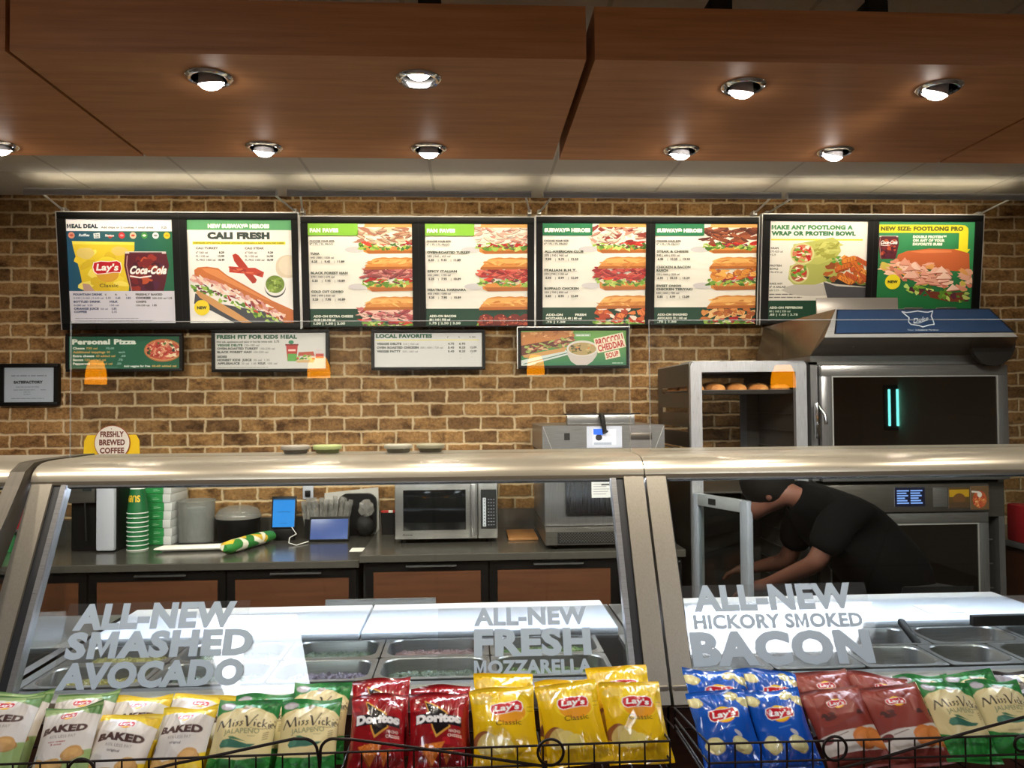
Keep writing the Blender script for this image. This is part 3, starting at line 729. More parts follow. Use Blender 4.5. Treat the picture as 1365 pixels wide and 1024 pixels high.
def poster_cali():
    A = Art(141, 138); A.rect(0, 0, 141, 138, (242, 240, 236)); A.rect(0, 0, 141, 13.8, (92, 166, 112))
    A.txt('NEW SUBWAY\u00ae HEROES', 69.5, 11.4, 5.6, (255, 255, 250), 'C', 0.055, width=83)
    A.txt('CALI FRESH', 69, 26, 9.4, (52, 66, 64), 'C', 0.055, width=84)
    A.rect(7, 29.2, 132, 33, (238, 226, 40)); A.txt('CUSTOMIZE WITH BACON, SMASHED AVOCADO, MOZZARELLA AND PROVOLONE CHEESE', 69, 32.1, 1.9, (120, 116, 30), 'C', 0.03, width=122)
    for x, nm, pr in ((11, 'CALI TURKEY', ('8.29', '13.99', '18.49')), (77, 'CALI STEAK', ('9.29', '14.99', '18.99'))):
        A.txt(nm, x, 39.4, 3, GRY, bold=0.03, width=30 if x < 50 else 26)
        for i, (s_, p_) in enumerate(zip(('6" 560 cal', 'FL 1120 cal', 'FL PRO 1400 cal'), pr)):
            A.txt(s_, x, 45.2 + i * 4.9, 2.8, (120, 120, 120), width=(16, 17, 26)[i]); A.txt(p_, x + 38, 45.2 + i * 4.9, 3, INK, 'R', 0.035)
    A.disc(134.5, 62.6, 17, 15.5, (220, 206, 182), n=26, wob=0.03, q=random.Random(1)); A.disc(136, 61, 14, 13, (230, 218, 196), n=26)
    q = random.Random(5)
    A.shape([(60, 47), (64, 45), (68, 47), (78, 60), (86, 72), (92, 80), (90, 84), (86, 85), (80, 78), (70, 66), (62, 55)], (176, 54, 36))
    A.shape([(55, 62), (68, 63), (80, 64), (90, 64), (102, 70), (100, 77), (90, 74), (78, 72), (66, 71), (55, 70)], (190, 62, 40))
    blobs(A, q, 12, lambda r: (lambda t: (58 + 42 * t, 66 + 7 * t + r.uniform(-2, 2), 0.1))(r.random()), [(206, 84, 56), (160, 44, 32), (216, 110, 80)], (3, 7), (0.7, 1.2), 0.05)
    A.disc(116.5, 90, 14.5, 14, (60, 60, 62), n=26); A.disc(116.5, 87.5, 14.5, 14.2, (232, 232, 228), n=30); A.disc(116.5, 86, 12.8, 11.8, (112, 138, 50), n=26)
    blobs(A, q, 24, lambda r: (116.5 + r.uniform(-9, 9), 86 + r.uniform(-8, 8), 0), [(132, 160, 62), (96, 120, 40), (164, 188, 92)], (1.5, 4), (1, 3))
    # the long sub lying on the diagonal
    A.shape([(6, 112), (30, 122), (60, 138), (141, 138), (141, 130), (40, 112), (8, 98)], (70, 72, 80))
    A.shape([(4, 90), (14, 104), (40, 121), (70, 138), (84, 138), (60, 122), (30, 104)], (206, 152, 96))
    A.shape([(13, 63.5), (25, 62.5), (40, 64.5), (52, 74), (77, 88), (112, 108), (141, 121), (141, 138), (128, 138), (95, 118), (60, 96), (30, 84), (8, 74), (8, 67)], (198, 112, 58))
    A.shape([(18, 65), (28, 64.5), (40, 67), (55, 78), (80, 92), (112, 110), (100, 106), (70, 92), (45, 80), (24, 70)], (218, 138, 80))
    along = lambda a, b: (lambda r: (lambda t: (6 + 122 * t, a + (b - a) * t + r.uniform(-5, 5) - 3 * math.sin(3 * t), 0.55))(r.random()))
    blobs(A, q, 46, along(90, 144), GREENS, (2, 5), (1.3, 2.8))
    blobs(A, q, 20, along(86, 138), [(110, 36, 70), (150, 40, 40), (196, 66, 52)], (2, 5), (0.7, 1.6))
    blobs(A, q, 90, along(78, 131), [(244, 220, 206), (226, 176, 166), (250, 238, 226), (150, 60, 66), (214, 150, 142), (240, 206, 190)], (2.5, 7), (1.0, 2.6))
    A.disc(16.5, 117.5, 10.4, 10.4, (238, 214, 40), n=28); A.txt('NEW', 16.5, 119.6, 4.2, (40, 48, 40), 'C', 0.05, width=13)
    return A
def poster_list(title, band, items, subs, seed, extra):
    A = Art(138, 136); A.grad(0, 0, 138, 136, (246, 244, 234), (230, 228, 218), True)
    A.rect(0, 113, 138, 136, DKG)
    (k0, k1, k2) = subs
    sandwich(A, 66, 1, 138, 39, k0, seed, False); sandwich(A, 70, 44, 138, 46, k1, seed + 1); sandwich(A, 68, 96, 138, 52, k2, seed + 2, True, 1.02)
    A.rect(0, 0, 66, 16, band); A.txt(title, 2.4, 12, 5.4, (252, 255, 244), bold=0.055, width=38 if len(title) < 12 else 61)
    A.txt('CHOOSE YOUR SIZE:', 2, 24.6, 2.5, (70, 72, 70), bold=0.03, width=33); A.txt('6" / FL / FL PRO\u00ae', 2, 28.6, 2.4, (110, 110, 108), width=31)
    for (y, lines, cal, pr) in items:
        for i, l_ in enumerate(lines): A.txt(l_, 2.6, y + 4.6 * i, 3.2, (74, 86, 76), bold=0.04, width=min(62, len(l_) * 3.05))
        yy = y + 4.6 * (len(lines) - 1)
        A.txt(cal, 2.6, yy + 4.9, 2.6, (120, 120, 116), width=31)
        for i, p_ in enumerate(pr): A.txt(p_, 4 + i * 17, yy + 10.2, 3, (60, 66, 60), bold=0.03, width=7.5 if len(p_) < 5 else 9.5)
        for i in (0, 1): A.txt('|', 17 + 17 * i, yy + 10.2, 2.6, (130, 130, 126))
    for i, (l_, wd) in enumerate(extra): A.txt(l_, 4.6, 124.6 + 4.8 * i, 3.2 if i < len(extra) - 1 or True else 2.6, (226, 234, 220), bold=0.03, width=wd)
    return A
def poster_wrap():
    A = Art(130, 138); A.grad(0, 0, 130, 138, (246, 245, 240), (214, 210, 200), True)
    A.txt('MAKE ANY FOOTLONG A', 2.2, 11.8, 6.2, (66, 140, 84), bold=0.05, width=108); A.txt('WRAP OR PROTEIN BOWL', 2.2, 20.2, 6.2, (44, 116, 70), bold=0.05, width=112)
    A.rect(2, 24.6, 124, 26.8, (238, 226, 70))
    for y, ls in ((39, ('WRAPS', '370-820 cal', '+2.29')), (63, ('PROTEIN', 'BOWLS', '190-470 cal')), (88, ('MAKE ANY', '6" A SALAD', 'add 2.35 - 150-470 cal'))):
        for i, l_ in enumerate(ls): A.txt(l_, 1.5, y + 4.5 * i, 2.9, (96, 100, 92) if not l_[0].isdigit() else GRY, bold=0.03 if l_.isupper() else 0.0, width=len(l_) * 2.2 if l_.isupper() else len(l_) * 1.5)
    para(A, 1.5, 102, 44, 2, 2.1, GRY, 4.3, 5, 0.1)
    q = random.Random(11)
    A.poly(ell(60, 95, 40, 9, 24), (190, 186, 180))
    # lower wrap
    A.shape([(28, 62), (50, 55), (86, 50), (96, 60), (94, 78), (62, 88), (34, 88), (26, 80)], (176, 180, 96))
    A.disc(40, 72, 13.5, 14.5, (206, 206, 140), n=26); A.disc(40, 72, 11, 12, (170, 92, 60), n=24)
    blobs(A, q, 34, lambda r: (40 + r.uniform(-8, 8), 72 + r.uniform(-9, 9), 0), GREENS[:3] + REDS + [(240, 214, 196), (250, 236, 220), (196, 110, 60)], (1.5, 4), (1, 2.6))
    # upper wrap
    A.shape([(32, 32), (60, 27), (84, 22.5), (92, 28), (95, 42), (88, 52), (66, 60), (40, 58), (30, 46)], (190, 194, 104))
    blobs(A, q, 24, lambda r: (r.uniform(62, 90), r.uniform(30, 50), -0.3), [(206, 208, 120), (176, 178, 84), (160, 160, 70)], (3, 8), (1.2, 3))
    A.disc(44, 45, 16, 15, (214, 214, 150), n=28, rot=0.3); A.disc(44, 45, 13.4, 12.4, (214, 130, 96), n=26)
    blobs(A, q, 44, lambda r: (44 + r.uniform(-10, 10), 45 + r.uniform(-9, 9), 0), GREENS[:3] + REDS + [(244, 210, 190), (250, 236, 222), (226, 150, 110)], (2, 5), (1, 2.8))
    # bowl of chicken strips
    A.shape([(73, 84), (90, 90), (130, 92), (130, 138), (86, 138), (80, 110)], (72, 72, 78)); A.shape([(73, 76), (84, 86), (130, 91), (130, 86), (100, 78)], (40, 40, 44))
    blobs(A, q, 20, lambda r: (r.uniform(78, 128), r.uniform(60, 86), 0), [(150, 80, 40), (110, 140, 60), (176, 96, 40)], (4, 8), (2, 5))
    for _ in range(24):
        cx, cy, a = q.uniform(76, 128), q.uniform(50, 84), q.choice((-0.3, 0.9, 0.5)); 
        if cy < 84 - (cx - 72) * 1.2: continue
        for d_, c in ((0.9, (140, 66, 26)), (0, q.choice([(224, 140, 58), (206, 112, 44), (236, 164, 78), (196, 90, 50)]))):
            pts = [(-9, -3), (9, -3), (9, 3), (-9, 3)]
            A.poly([(cx + d_ + x * math.cos(a) - y * math.sin(a), cy + d_ + x * math.sin(a) + y * math.cos(a)) for x, y in pts], c)
        for k in (-4, 0, 4): A.line([(cx + k * math.cos(a) - 2 * math.sin(a), cy + k * math.sin(a) - 2 * math.cos(a)), (cx + (k + 1) * math.cos(a), cy + (k + 1) * math.sin(a) + 2.2)], 0.8, (150, 74, 32))
    blobs(A, q, 7, lambda r: (r.uniform(80, 100), r.uniform(50, 62), 0), [(90, 160, 60)], (1.5, 3), (1, 2))
    A.rect(0, 110, 76, 138, (14, 62, 42)); A.txt('ADD-ON PEPPERONI', 2, 121.6, 3.3, (220, 230, 214), bold=0.04, width=44)
    A.txt('80 | 160 | 320 cal', 2, 126.4, 2.8, (190, 206, 190), width=28); A.txt('.85 | 1.65 | 2.75', 2, 131.2, 2.9, (210, 222, 208), width=38)
    return A
def poster_pro():
    A = Art(130, 138); A.grad(0, 0, 130, 138, (58, 150, 96), (22, 100, 52), True)
    A.shape([(0, 4.6), (110, 4.6), (117, 5.4), (121, 9), (121.6, 14), (121.6, 38), (125.6, 38), (114.5, 51.5), (104, 38), (109.2, 38), (109.2, 15.8), (0, 15.8)], (240, 226, 44))
    A.txt('NEW SIZE: FOOTLONG PRO', 3.4, 13, 6, (92, 98, 26), bold=0.045, width=111)
    for i, l_ in enumerate(('DOUBLE PROTEIN\u2122', 'ON ANY OF YOUR', 'FAVORITE SUBS')): A.txt(l_, 47, 23.2 + 5.1 * i, 4, (246, 250, 240), bold=0.055, width=(45, 43, 40)[i], shear=0.05)
    cola_glass(A, ((2, 20), (27, 52)), 14.5, 31.5, 24, 9)
    q = random.Random(21)
    A.shape([(28, 46), (40, 41), (70, 37.5), (104, 38.5), (124, 44), (126, 70), (60, 66), (24, 60)], (202, 104, 60))
    A.shape([(44, 42), (70, 39), (100, 40), (100, 43), (60, 44)], (224, 132, 86))
    A.shape([(66, 96), (100, 100), (126, 98), (126, 112), (100, 112), (74, 106)], (120, 60, 40))
    mid = lambda x: 62 + (x - 10) * 0.17
    blobs(A, q, 40, lambda r: (lambda x: (x, mid(x) + 24 + r.uniform(-5, 7), 0.2))(r.uniform(40, 124)), GREENS + [(90, 40, 60), (120, 50, 40)], (2.5, 6), (1.4, 3.5))
    blobs(A, q, 70, lambda r: (lambda x: (x, mid(x) + r.uniform(-13, 18) * min(1, (x - 2) / 30), 0.2))(r.uniform(8, 128)), [(238, 180, 156), (226, 150, 126), (246, 206, 186), (208, 124, 100), (234, 168, 96), (214, 196, 90)], (4, 9), (2, 4))
    for _ in range(30):
        x = q.uniform(34, 122); y = mid(x) + q.uniform(-12, 16); a = q.uniform(-0.5, 0.9); s_ = q.uniform(6, 11)
        tri = [(x, y - s_ * 0.6), (x + s_ * math.cos(a), y + s_ * 0.5 * math.sin(a) + 3), (x - s_ * 0.8, y + 3.6)]
        A.poly([(p[0] + 0.4, p[1] + 1.2) for p in tri], (186, 106, 88)); A.poly(tri, q.choice([(240, 192, 176), (248, 214, 200), (230, 166, 146)]))
    A.disc(22, 84, 10.4, 10.4, (240, 222, 44), n=28); A.txt('NEW', 22, 86, 4, (50, 54, 30), 'C', 0.05, width=13.5)
    return A
fan1 = [(41.6, ('TUNA',), '440 | 880 | 1330 cal', ('6.25', '9.45', '11.89')), (67, ('BLACK FOREST HAM',), '270 | 540 | 670 cal', ('5.25', '7.95', '10.89')), (91.8, ('COLD CUT COMBO',), '300 | 600 | 820 cal', ('5.25', '7.95', '10.89'))]
fan2 = [(39.4, ('OVEN-ROASTED TURKEY',), '280 | 560 | 650 cal', ('6.45', '9.45', '11.89')), (64.6, ('SPICY ITALIAN',), '440 | 880 | 1390 cal', ('5.25', '7.95', '10.89')), (89.4, ('MEATBALL MARINARA',), '450 | 900 | 1290 cal', ('5.25', '7.95', '10.89'))]
her1 = [(39.4, ('ALL-AMERICAN CLUB',), '370 | 740 | 960 cal', ('7.99', '9.75', '12.25')), (64.4, ('ITALIAN B.M.T.',), '370 | 740 | 1100 cal', ('5.95', '8.99', '12.09')), (89, ('BUFFALO CHICKEN',), '350 | 700 | 890 cal', ('5.85', '8.95', '12.09'))]
her2 = [(39, ('STEAK & CHEESE',), '340 | 680 | 890 cal', ('6.95', '10.25', '13.25')), (60, ('CHICKEN & BACON', 'RANCH'), '530 | 1060 | 1250 cal', ('6.95', '10.15', '13.29')), (85.4, ('SWEET ONION', 'CHICKEN TERIYAKI'), '330 | 660 | 780 cal', ('5.85', '8.99', '12.09'))]
LG = (132, 192, 60); HG = (34, 124, 80)

def menu_board(name_i, corner_tl, corner_tr, corner_bl, posters, label, offs, wid):
    """offs = distance (in photo pixels of this board) of each poster from the board's left end"""
    tl, tr, bl = P(*corner_tl, 4.44), P(*corner_tr, 4.44), P(*corner_bl, 4.515)
    W = (tr - tl).length; tilt = math.atan2(4.515 - 4.44, tl.z - bl.z); H = math.hypot(4.515 - 4.44, tl.z - bl.z)
    yaw = 0.0
    t = thing('menu_board', (tl.x, 4.515, bl.z), label, 'menu board', (tilt, 0, yaw), 'lit menu boards on the brick wall')
    D = 0.035; fr = M()
    # frame: black surround with openings for the two posters
    k = W / wid
    xs = [o * k for o in offs]; pw = [(p.W) * k for p in posters]; top = 0.036; ph = 0.575
    cuts = [0, xs[0], xs[0] + pw[0], xs[1], xs[1] + pw[1], W]
    fr.box((0, -0.012, H - top), (W, D, H), BLACK, 0.003); fr.box((0, -0.012, 0), (W, D, H - top - ph), BLACK, 0.003)
    fr.box((0, -0.012, H - top - ph), (cuts[1], D, H - top), BLACK); fr.box((cuts[2], -0.012, H - top - ph), (cuts[3], D, H - top), BLACK); fr.box((cuts[4], -0.012, H - top - ph), (W, D, H - top), BLACK)
    fr.box((0, 0.012, H - top - ph), (W, D, H - top), BLACKM)
    fr.box(((cuts[2] + cuts[3]) / 2 - 0.0015, -0.0135, 0.004), ((cuts[2] + cuts[3]) / 2 + 0.0015, -0.012, H - 0.004), BLACKM)
    fr.build('frame', t, local=True)
    M().box((-0.006, -0.010, 0), (-0.0005, D, H), SILVER).box((W + 0.0005, -0.010, 0), (W + 0.006, D, H), SILVER).box((-0.006, -0.010, H + 0.0005), (W + 0.006, D, H + 0.006), SILVER).build('edge_trim', t, local=True)
    for p, x, labp in zip(posters, xs, (0, 1)):
        p.build('menu_poster', t, (x, -0.001, H - top), k, ph / p.H)
    return t
menu_board(1, (76, 283), (397, 289), (80, 440), [poster_meal(), poster_cali()], 'leftmost black menu board with crisp bag and cola poster beside long sandwich poster', (11, 171), 321)
menu_board(2, (400.5, 289), (712, 290), (402, 437), [poster_list('FAN FAVES', LG, fan1, ('tuna', 'ham', 'cold'), 31, (('ADD-ON EXTRA CHEESE', 53), ('40-50 | 80-100 cal', 29), ('1.00 | 1.50 | 2.00', 42))),
           poster_list('FAN FAVES', LG, fan2, ('turkey', 'italian', 'meatball'), 41, (('ADD-ON BACON', 36), ('80 | 160 | 320 cal', 28), ('1.75 | 2.50 | 3.50', 42)))], 'black menu board with two light green headed sandwich list posters', (9.5, 165), 312)
menu_board(3, (714.6, 289), (1011, 288), (714, 434), [poster_list('SUBWAY\u00ae HEROES', HG, her1, ('club', 'italian', 'buffalo'), 51, (('ADD-ON          FRESH', 54), ('MOZZARELLA 40 | 80 cal', 48), ('.75 | 1.50', 26))),
           poster_list('SUBWAY\u00ae HEROES', HG, her2, ('steak', 'chicken', 'teriyaki'), 61, (('ADD-ON SMASHED', 41), ('AVOCADO 70 | 140 cal', 40), ('.75 | 1.50', 26)))], 'black menu board with two dark green headed sandwich list posters', (8.5, 158.5), 298)
menu_board(4, (1016.5, 286), (1310, 284), (1014, 433), [poster_wrap(), poster_pro()], 'rightmost black menu board with wrap poster and green poster with yellow arrow', (10, 154), 294)

# ------------------------------------------------------------------ small signs under the boards
def small_sign(tl, br, A, label, margin, trim=False):
    a = P(*tl, 4.50); b = P(*br, 4.50); W = b.x - a.x; H = a.z - b.z
    t = thing('menu_sign', (a.x, 4.50, b.z), label, 'sign', (0.03, 0, 0), 'small black framed signs under the menu boards')
    m = margin; f = M()
    f.box((0, -0.012, H - m), (W, 0.02, H), BLACK, 0.003).box((0, -0.012, 0), (W, 0.02, m), BLACK, 0.003).box((0, -0.012, m), (m, 0.02, H - m), BLACK).box((W - m, -0.012, m), (W, 0.02, H - m), BLACK).box((m, 0.006, m), (W - m, 0.02, H - m), BLACKM)
    f.build('frame', t, local=True)
    if trim: M().box((-0.003, -0.013, H + 0.0005), (W + 0.003, 0.02, H + 0.005), SILVER).box((-0.005, -0.013, 0), (-0.0005, 0.02, H), SILVER).build('edge_trim', t, local=True)
    A.build('sign_poster', t, (m, -0.001, H - m), (W - 2 * m) / A.W, (H - 2 * m) / A.H)
def art_pizza():
    A = Art(151, 48); A.grad(0, 0, 151, 48, (36, 104, 84), (24, 92, 62)); W_ = (232, 240, 230); T_ = (206, 170, 100)
    A.txt('Personal Pizza', 4, 12, 8, W_, bold=0.035, width=87)
    for i, (s_, c, r_) in enumerate((('Cheese', '730 cal', '$5.00'), ('Additional toppings', '50', 'each'), ('Extra cheese', '60 added cal', '.60'), ('Bacon', '120 added cal', '.75'), ('Pepperoni', '110 added cal', '.50'))):
        y = 19.2 + 5.7 * i; wd = (16, 44, 29, 14, 23)[i]
        A.txt(s_, 5, y, 3.5, W_ if i != 1 else T_, bold=0.03, width=wd); A.txt(c, 7 + wd, y, 3.2, T_, width=len(c) * 2.2); A.txt(r_, (50, 67, 70, 66, 64)[i], y, 3.1, (150, 190, 180), width=len(r_) * 2.2)
    A.line([(5, 45.6), (66, 45.6)], 0.5, (120, 170, 150)); A.txt('Add veggies for free', 74, 45.6, 2.9, W_, bold=0.02, width=36); A.txt('40-60 added cal', 112, 45.6, 2.8, T_, width=34)
    q = random.Random(8); A.disc(128, 21, 26, 17, (180, 110, 60), n=34); A.disc(128, 21, 24.4, 15.4, (206, 150, 96), n=34); A.disc(128, 20.6, 23, 14.2, (190, 84, 60), n=34)
    def inp(r):
        a, k = r.uniform(0, 6.28), math.sqrt(r.random()); return (128 + 21 * k * math.cos(a), 20.6 + 13 * k * math.sin(a), r.uniform(0, 3))
    blobs(A, q, 90, inp, [(236, 206, 160), (196, 70, 56), (214, 104, 84), (240, 222, 190), (170, 48, 44), (226, 150, 120)], (1.5, 5), (1, 2.2)); blobs(A, q, 9, inp, [(50, 44, 40), (70, 110, 50)], (1.6, 3), (1.2, 2))
    return A
def art_kids():
    A = Art(149, 48); A.grad(0, 0, 149, 48, (196, 196, 192), (206, 206, 204)); G = (20, 84, 58); K = (70, 74, 72)
    A.txt('FRESH FIT FOR KIDS MEAL', 2, 8, 5.4, G, bold=0.045, width=108); A.txt('Mini sub, applesauce and juice or low fat white milk', 2, 13, 2.5, K, width=75); A.txt('5.75', 79, 13, 3, K)
    for y, s_, wd, c, cw in ((17.8, 'VEGGIE DELITE', 34, '120-180 cal', 20), (22.4, 'OVEN-ROASTED TURKEY', 55, '150-230 cal', 20), (27, 'BLACK FOREST HAM', 46, '150-230 cal', 20), (33.2, 'SIDES', 13, '', 0), (37.6, 'HONEST KIDS  JUICE', 46, '35 cal  1.25', 22), (42.2, 'APPLESAUCE', 30, '35 cal  1.05', 20)):
        A.txt(s_, 2.6, y, 3.1, K if y > 18 else G, bold=0.04, width=wd)
        if c: A.txt(c, wd + 5, y, 2.7, (130, 130, 130), width=cw)
    A.txt('MILK', 57, 42.2, 3.1, K, bold=0.04, width=11); A.txt('105 cal', 70, 42.2, 2.7, (130, 130, 130), width=13); para(A, 3, 46.6, 70, 1, 1.5, (140, 140, 140), 2, 1)
    A.poly([(95, 16), (111, 16), (109, 38), (97, 38)], (176, 44, 40)); A.poly([(97.5, 28), (109.5, 28), (109, 38), (97, 38)], (90, 160, 70)); A.disc(102, 12.5, 3.6, 2.6, (30, 120, 80)); A.rect(94, 15, 112, 17, (120, 30, 34)); A.rect(98, 22, 108, 24.6, (230, 190, 180))
    q = random.Random(2); A.poly([(112, 26), (132, 25), (134, 31), (111, 31)], (176, 78, 56)); blobs(A, q, 20, lambda r: (r.uniform(108, 132), r.uniform(31, 37), 0), GREENS + [(236, 196, 180), (200, 60, 50)], (2, 4), (1, 1.8)); A.poly([(108, 37), (134, 36), (132, 40), (110, 40)], (206, 170, 120))
    A.poly([(134, 22), (144, 22), (145, 35), (134, 35)], (206, 196, 196)); A.poly([(135, 28), (146, 28), (146, 34), (135, 34)], (190, 80, 70))
    return A
def art_local():
    A = Art(144, 47); A.rect(0, 0, 144, 47, (202, 203, 203)); G = (24, 88, 66); K = (72, 78, 76)
    A.txt('LOCAL FAVORITES', 2, 7, 5.6, G, bold=0.05, width=75); A.rect(1, 9.4, 140, 10.4, (214, 206, 70))
    for x, s_ in ((97, '6"'), (112, 'FL'), (127, 'FL PRO')): A.txt(s_, x, 7, 2, GRY)
    for i, (s_, wd, c, pr) in enumerate((('VEGGIE DELITE', 33, '210 | 420 cal', ('4.75', '6.95', '')), ('OVEN ROASTED CHICKEN', 56, '300 | 600 | 720 cal', ('5.45', '8.25', '12.09')), ('VEGGIE PATTY', 32, '330 | 660 cal', ('5.45', '8.25', '12.09')))):
        y = 16.6 + 5.2 * i; A.txt(s_, 3, y, 3.3, K, bold=0.045, width=wd); A.txt(c, wd + 5, y, 2.8, (136, 138, 140), width=len(c) * 1.6)
        for x, p_ in zip((98, 113, 128), pr):
            if p_: A.txt(p_, x, y, 3, K, bold=0.03, width=8.5)
    for y in (30.5, 35): 
        for x in (100, 115, 130): A.disc(x, y - (x - 115) * 0.1, 0.4, 0.4, K, n=6)
    return A
def art_soup():
    A = Art(141, 47); A.grad(0, 0, 141, 47, (112, 172, 76), (16, 108, 72), True)
    A.poly([(0, 48), (0, 40), (60, 26), (64, 32), (8, 48)], (206, 216, 214)); A.line([(3, 45), (62, 30)], 1.1, (60, 110, 90)); A.line([(20, 44), (62, 33.5)], 1.1, (60, 110, 90))
    q = random.Random(3)
    A.shape([(0, 2), (40, 0), (68, 0), (72, 6), (70, 10), (0, 20)], (190, 122, 62)); blobs(A, q, 26, lambda r: (r.uniform(3, 68), r.uniform(1, 9), -0.1), [(214, 152, 90), (226, 176, 116), (170, 100, 48)], (1.5, 4), (0.6, 1.4))
    A.poly([(0, 20), (70, 8), (72, 14), (0, 34)], (96, 40, 30)); blobs(A, q, 60, lambda r: (lambda x: (x, 26 - x * 0.17 + r.uniform(-5, 5), -0.15))(r.uniform(2, 72)), [(130, 54, 40), (90, 34, 30), (170, 90, 70), (120, 140, 60), (156, 172, 90), (210, 170, 130)], (2, 5), (0.9, 2))
    A.poly([(2, 33), (62, 22), (58, 28), (12, 37), (4, 36)], (200, 150, 90))
    A.shape([(61, 25), (103, 25), (101, 34), (95, 42), (88, 46.6), (74, 46.6), (67, 42), (62, 33)], (198, 190, 186)); A.disc(82, 24, 21, 10.6, (214, 208, 202), n=30); A.disc(82, 24.6, 18.6, 8.6, (176, 152, 100), n=28)
    blobs(A, q, 26, lambda r: (82 + r.uniform(-14, 14), 24.6 + r.uniform(-6, 6), 0), [(200, 178, 120), (160, 136, 84), (110, 110, 50), (70, 60, 40), (214, 130, 60)], (0.8, 2.6), (0.6, 1.6))
    A.rect(72, 4, 93, 8, (150, 186, 150)); para(A, 74, 7, 17, 1, 2, (236, 240, 236), 2, 3, 0.05)
    for i, (s_, x, y, wd, h) in enumerate((('BROCCOLI', 119, 11, 37, 9), ('CHEDDAR', 121.5, 19, 36, 9), ('SOUP', 123, 30, 17, 7))):
        r_ = -0.22; c, s2 = math.cos(-r_), math.sin(-r_)
        yy = y + 6
        A.poly([(x + a * math.cos(r_) - b * math.sin(r_), yy + a * math.sin(r_) + b * math.cos(r_)) for a, b in ((-wd / 2 - 1.6, -h - 1.4), (wd / 2 + 1.6, -h - 1.4), (wd / 2 + 1.6, 1.4), (-wd / 2 - 1.6, 1.4))], (236, 222, 196))
        v, t = text(s_, 0, 0, h, 'C', 0.04, wd, 0.0, -r_); A.tri((v + np.array([x, yy]), t), (186, 30, 38))
    para(A, 122, 44.5, 15, 1, 1.6, (190, 220, 200), 2, 6, 0.05)
    return A
small_sign((89, 445), (244, 495), art_pizza(), 'green personal pizza sign below the leftmost menu board', 0.016)
small_sign((283, 440), (439, 495.5), art_kids(), 'pale kids meal sign straddling the first and second menu boards', 0.018)
small_sign((495, 440), (647, 493), art_local(), 'plain pale local favorites sign hanging under the second menu board', 0.018)
small_sign((690, 437), (839, 491), art_soup(), 'broccoli cheddar soup sign with a soup bowl picture', 0.018, True)

def certificate():
    a = P(0, 485, 4.57); b = P(78, 541, 4.57); a.x = b.x - 0.318; W = b.x - a.x; H = a.z - b.z
    t = thing('framed_certificate', (a.x, 4.57, b.z), 'black framed white inspection certificate on brick wall at far left', 'certificate'); m = 0.022; f = M()
    f.box((0, -0.012, H - m), (W, 0.025, H), BLACK, 0.004).box((0, -0.012, 0), (W, 0.025, m), BLACK, 0.004).box((0, -0.012, m), (m, 0.025, H - m), BLACK).box((W - m, -0.012, m), (W, 0.025, H - m), BLACK).box((m, 0.004, m), (W - m, 0.025, H - m), BLACKM)
    f.build('frame', t, local=True)
    A = Art(65, 47); A.rect(0, 0, 65, 47, (196, 204, 220)); para(A, 9, 12, 46, 1, 2.4, (130, 136, 160), 2, 9, 0.02); A.txt('SATISFACTORY', 31, 22, 4, (50, 50, 58), 'C', 0.05, width=38)
    for k, (x, y, wd) in enumerate(((15, 27, 32), (12, 31, 28), (47, 31, 8), (25, 34, 9), (25, 37, 9), (9, 42.5, 44))): para(A, x, y, wd, 1, 1.6, (140, 146, 166), 2, k, 0.05)
    A.build('certificate_sheet', t, (m, -0.002, H - m), (W - 2 * m) / 65, (H - 2 * m) / 47)
    M().box((m, -0.008, m), (W - m, -0.006, H - m), ACRYLIC).build('glass', t, local=True)
certificate()

# ================================================================== food counter with sneeze guards
GO = Vector((0, 1.95, 0.933)); GU = Vector((0, 0.28, 0.532)).normalized(); GN = Vector((0, -GU.z, GU.y)); GL = math.hypot(0.28, 0.532)
def gp(x, s, n=0.0): return Vector((x, 0, 0)) + GO + GU * s + GN * n
def GP(px, py):                               # where a pixel's ray meets the guard glass: (x, s)
    d = ray(px, py); c = Vector((0, 0, CAMH)); t = (GO - c).dot(GN) / d.dot(GN); h = c + d * t
    return h.x, (h - GO).dot(GU)
def slab(m, x0, x1, s0, s1, n0, n1, material):
    vs = [gp(x, s, n) for x in (x0, x1) for s in (s0, s1) for n in (n0, n1)]
    return m.add(vs, [(0, 1, 3, 2), (4, 6, 7, 5), (0, 4, 5, 1), (2, 3, 7, 6), (0, 2, 6, 4), (1, 5, 7, 3)], material)
DECAL = mat('frosted_lettering', (148, 163, 178), 0.6)
FILM = glass('decal_film', (250, 250, 250), 0.04, 0.04, 0.012)
SEAL = mat('rubber_seal', (9, 10, 14), 0.5)
ENDCAP = brushed('end_panel', (62, 56, 46), 0.5, (30, 2, 2), 0.4)
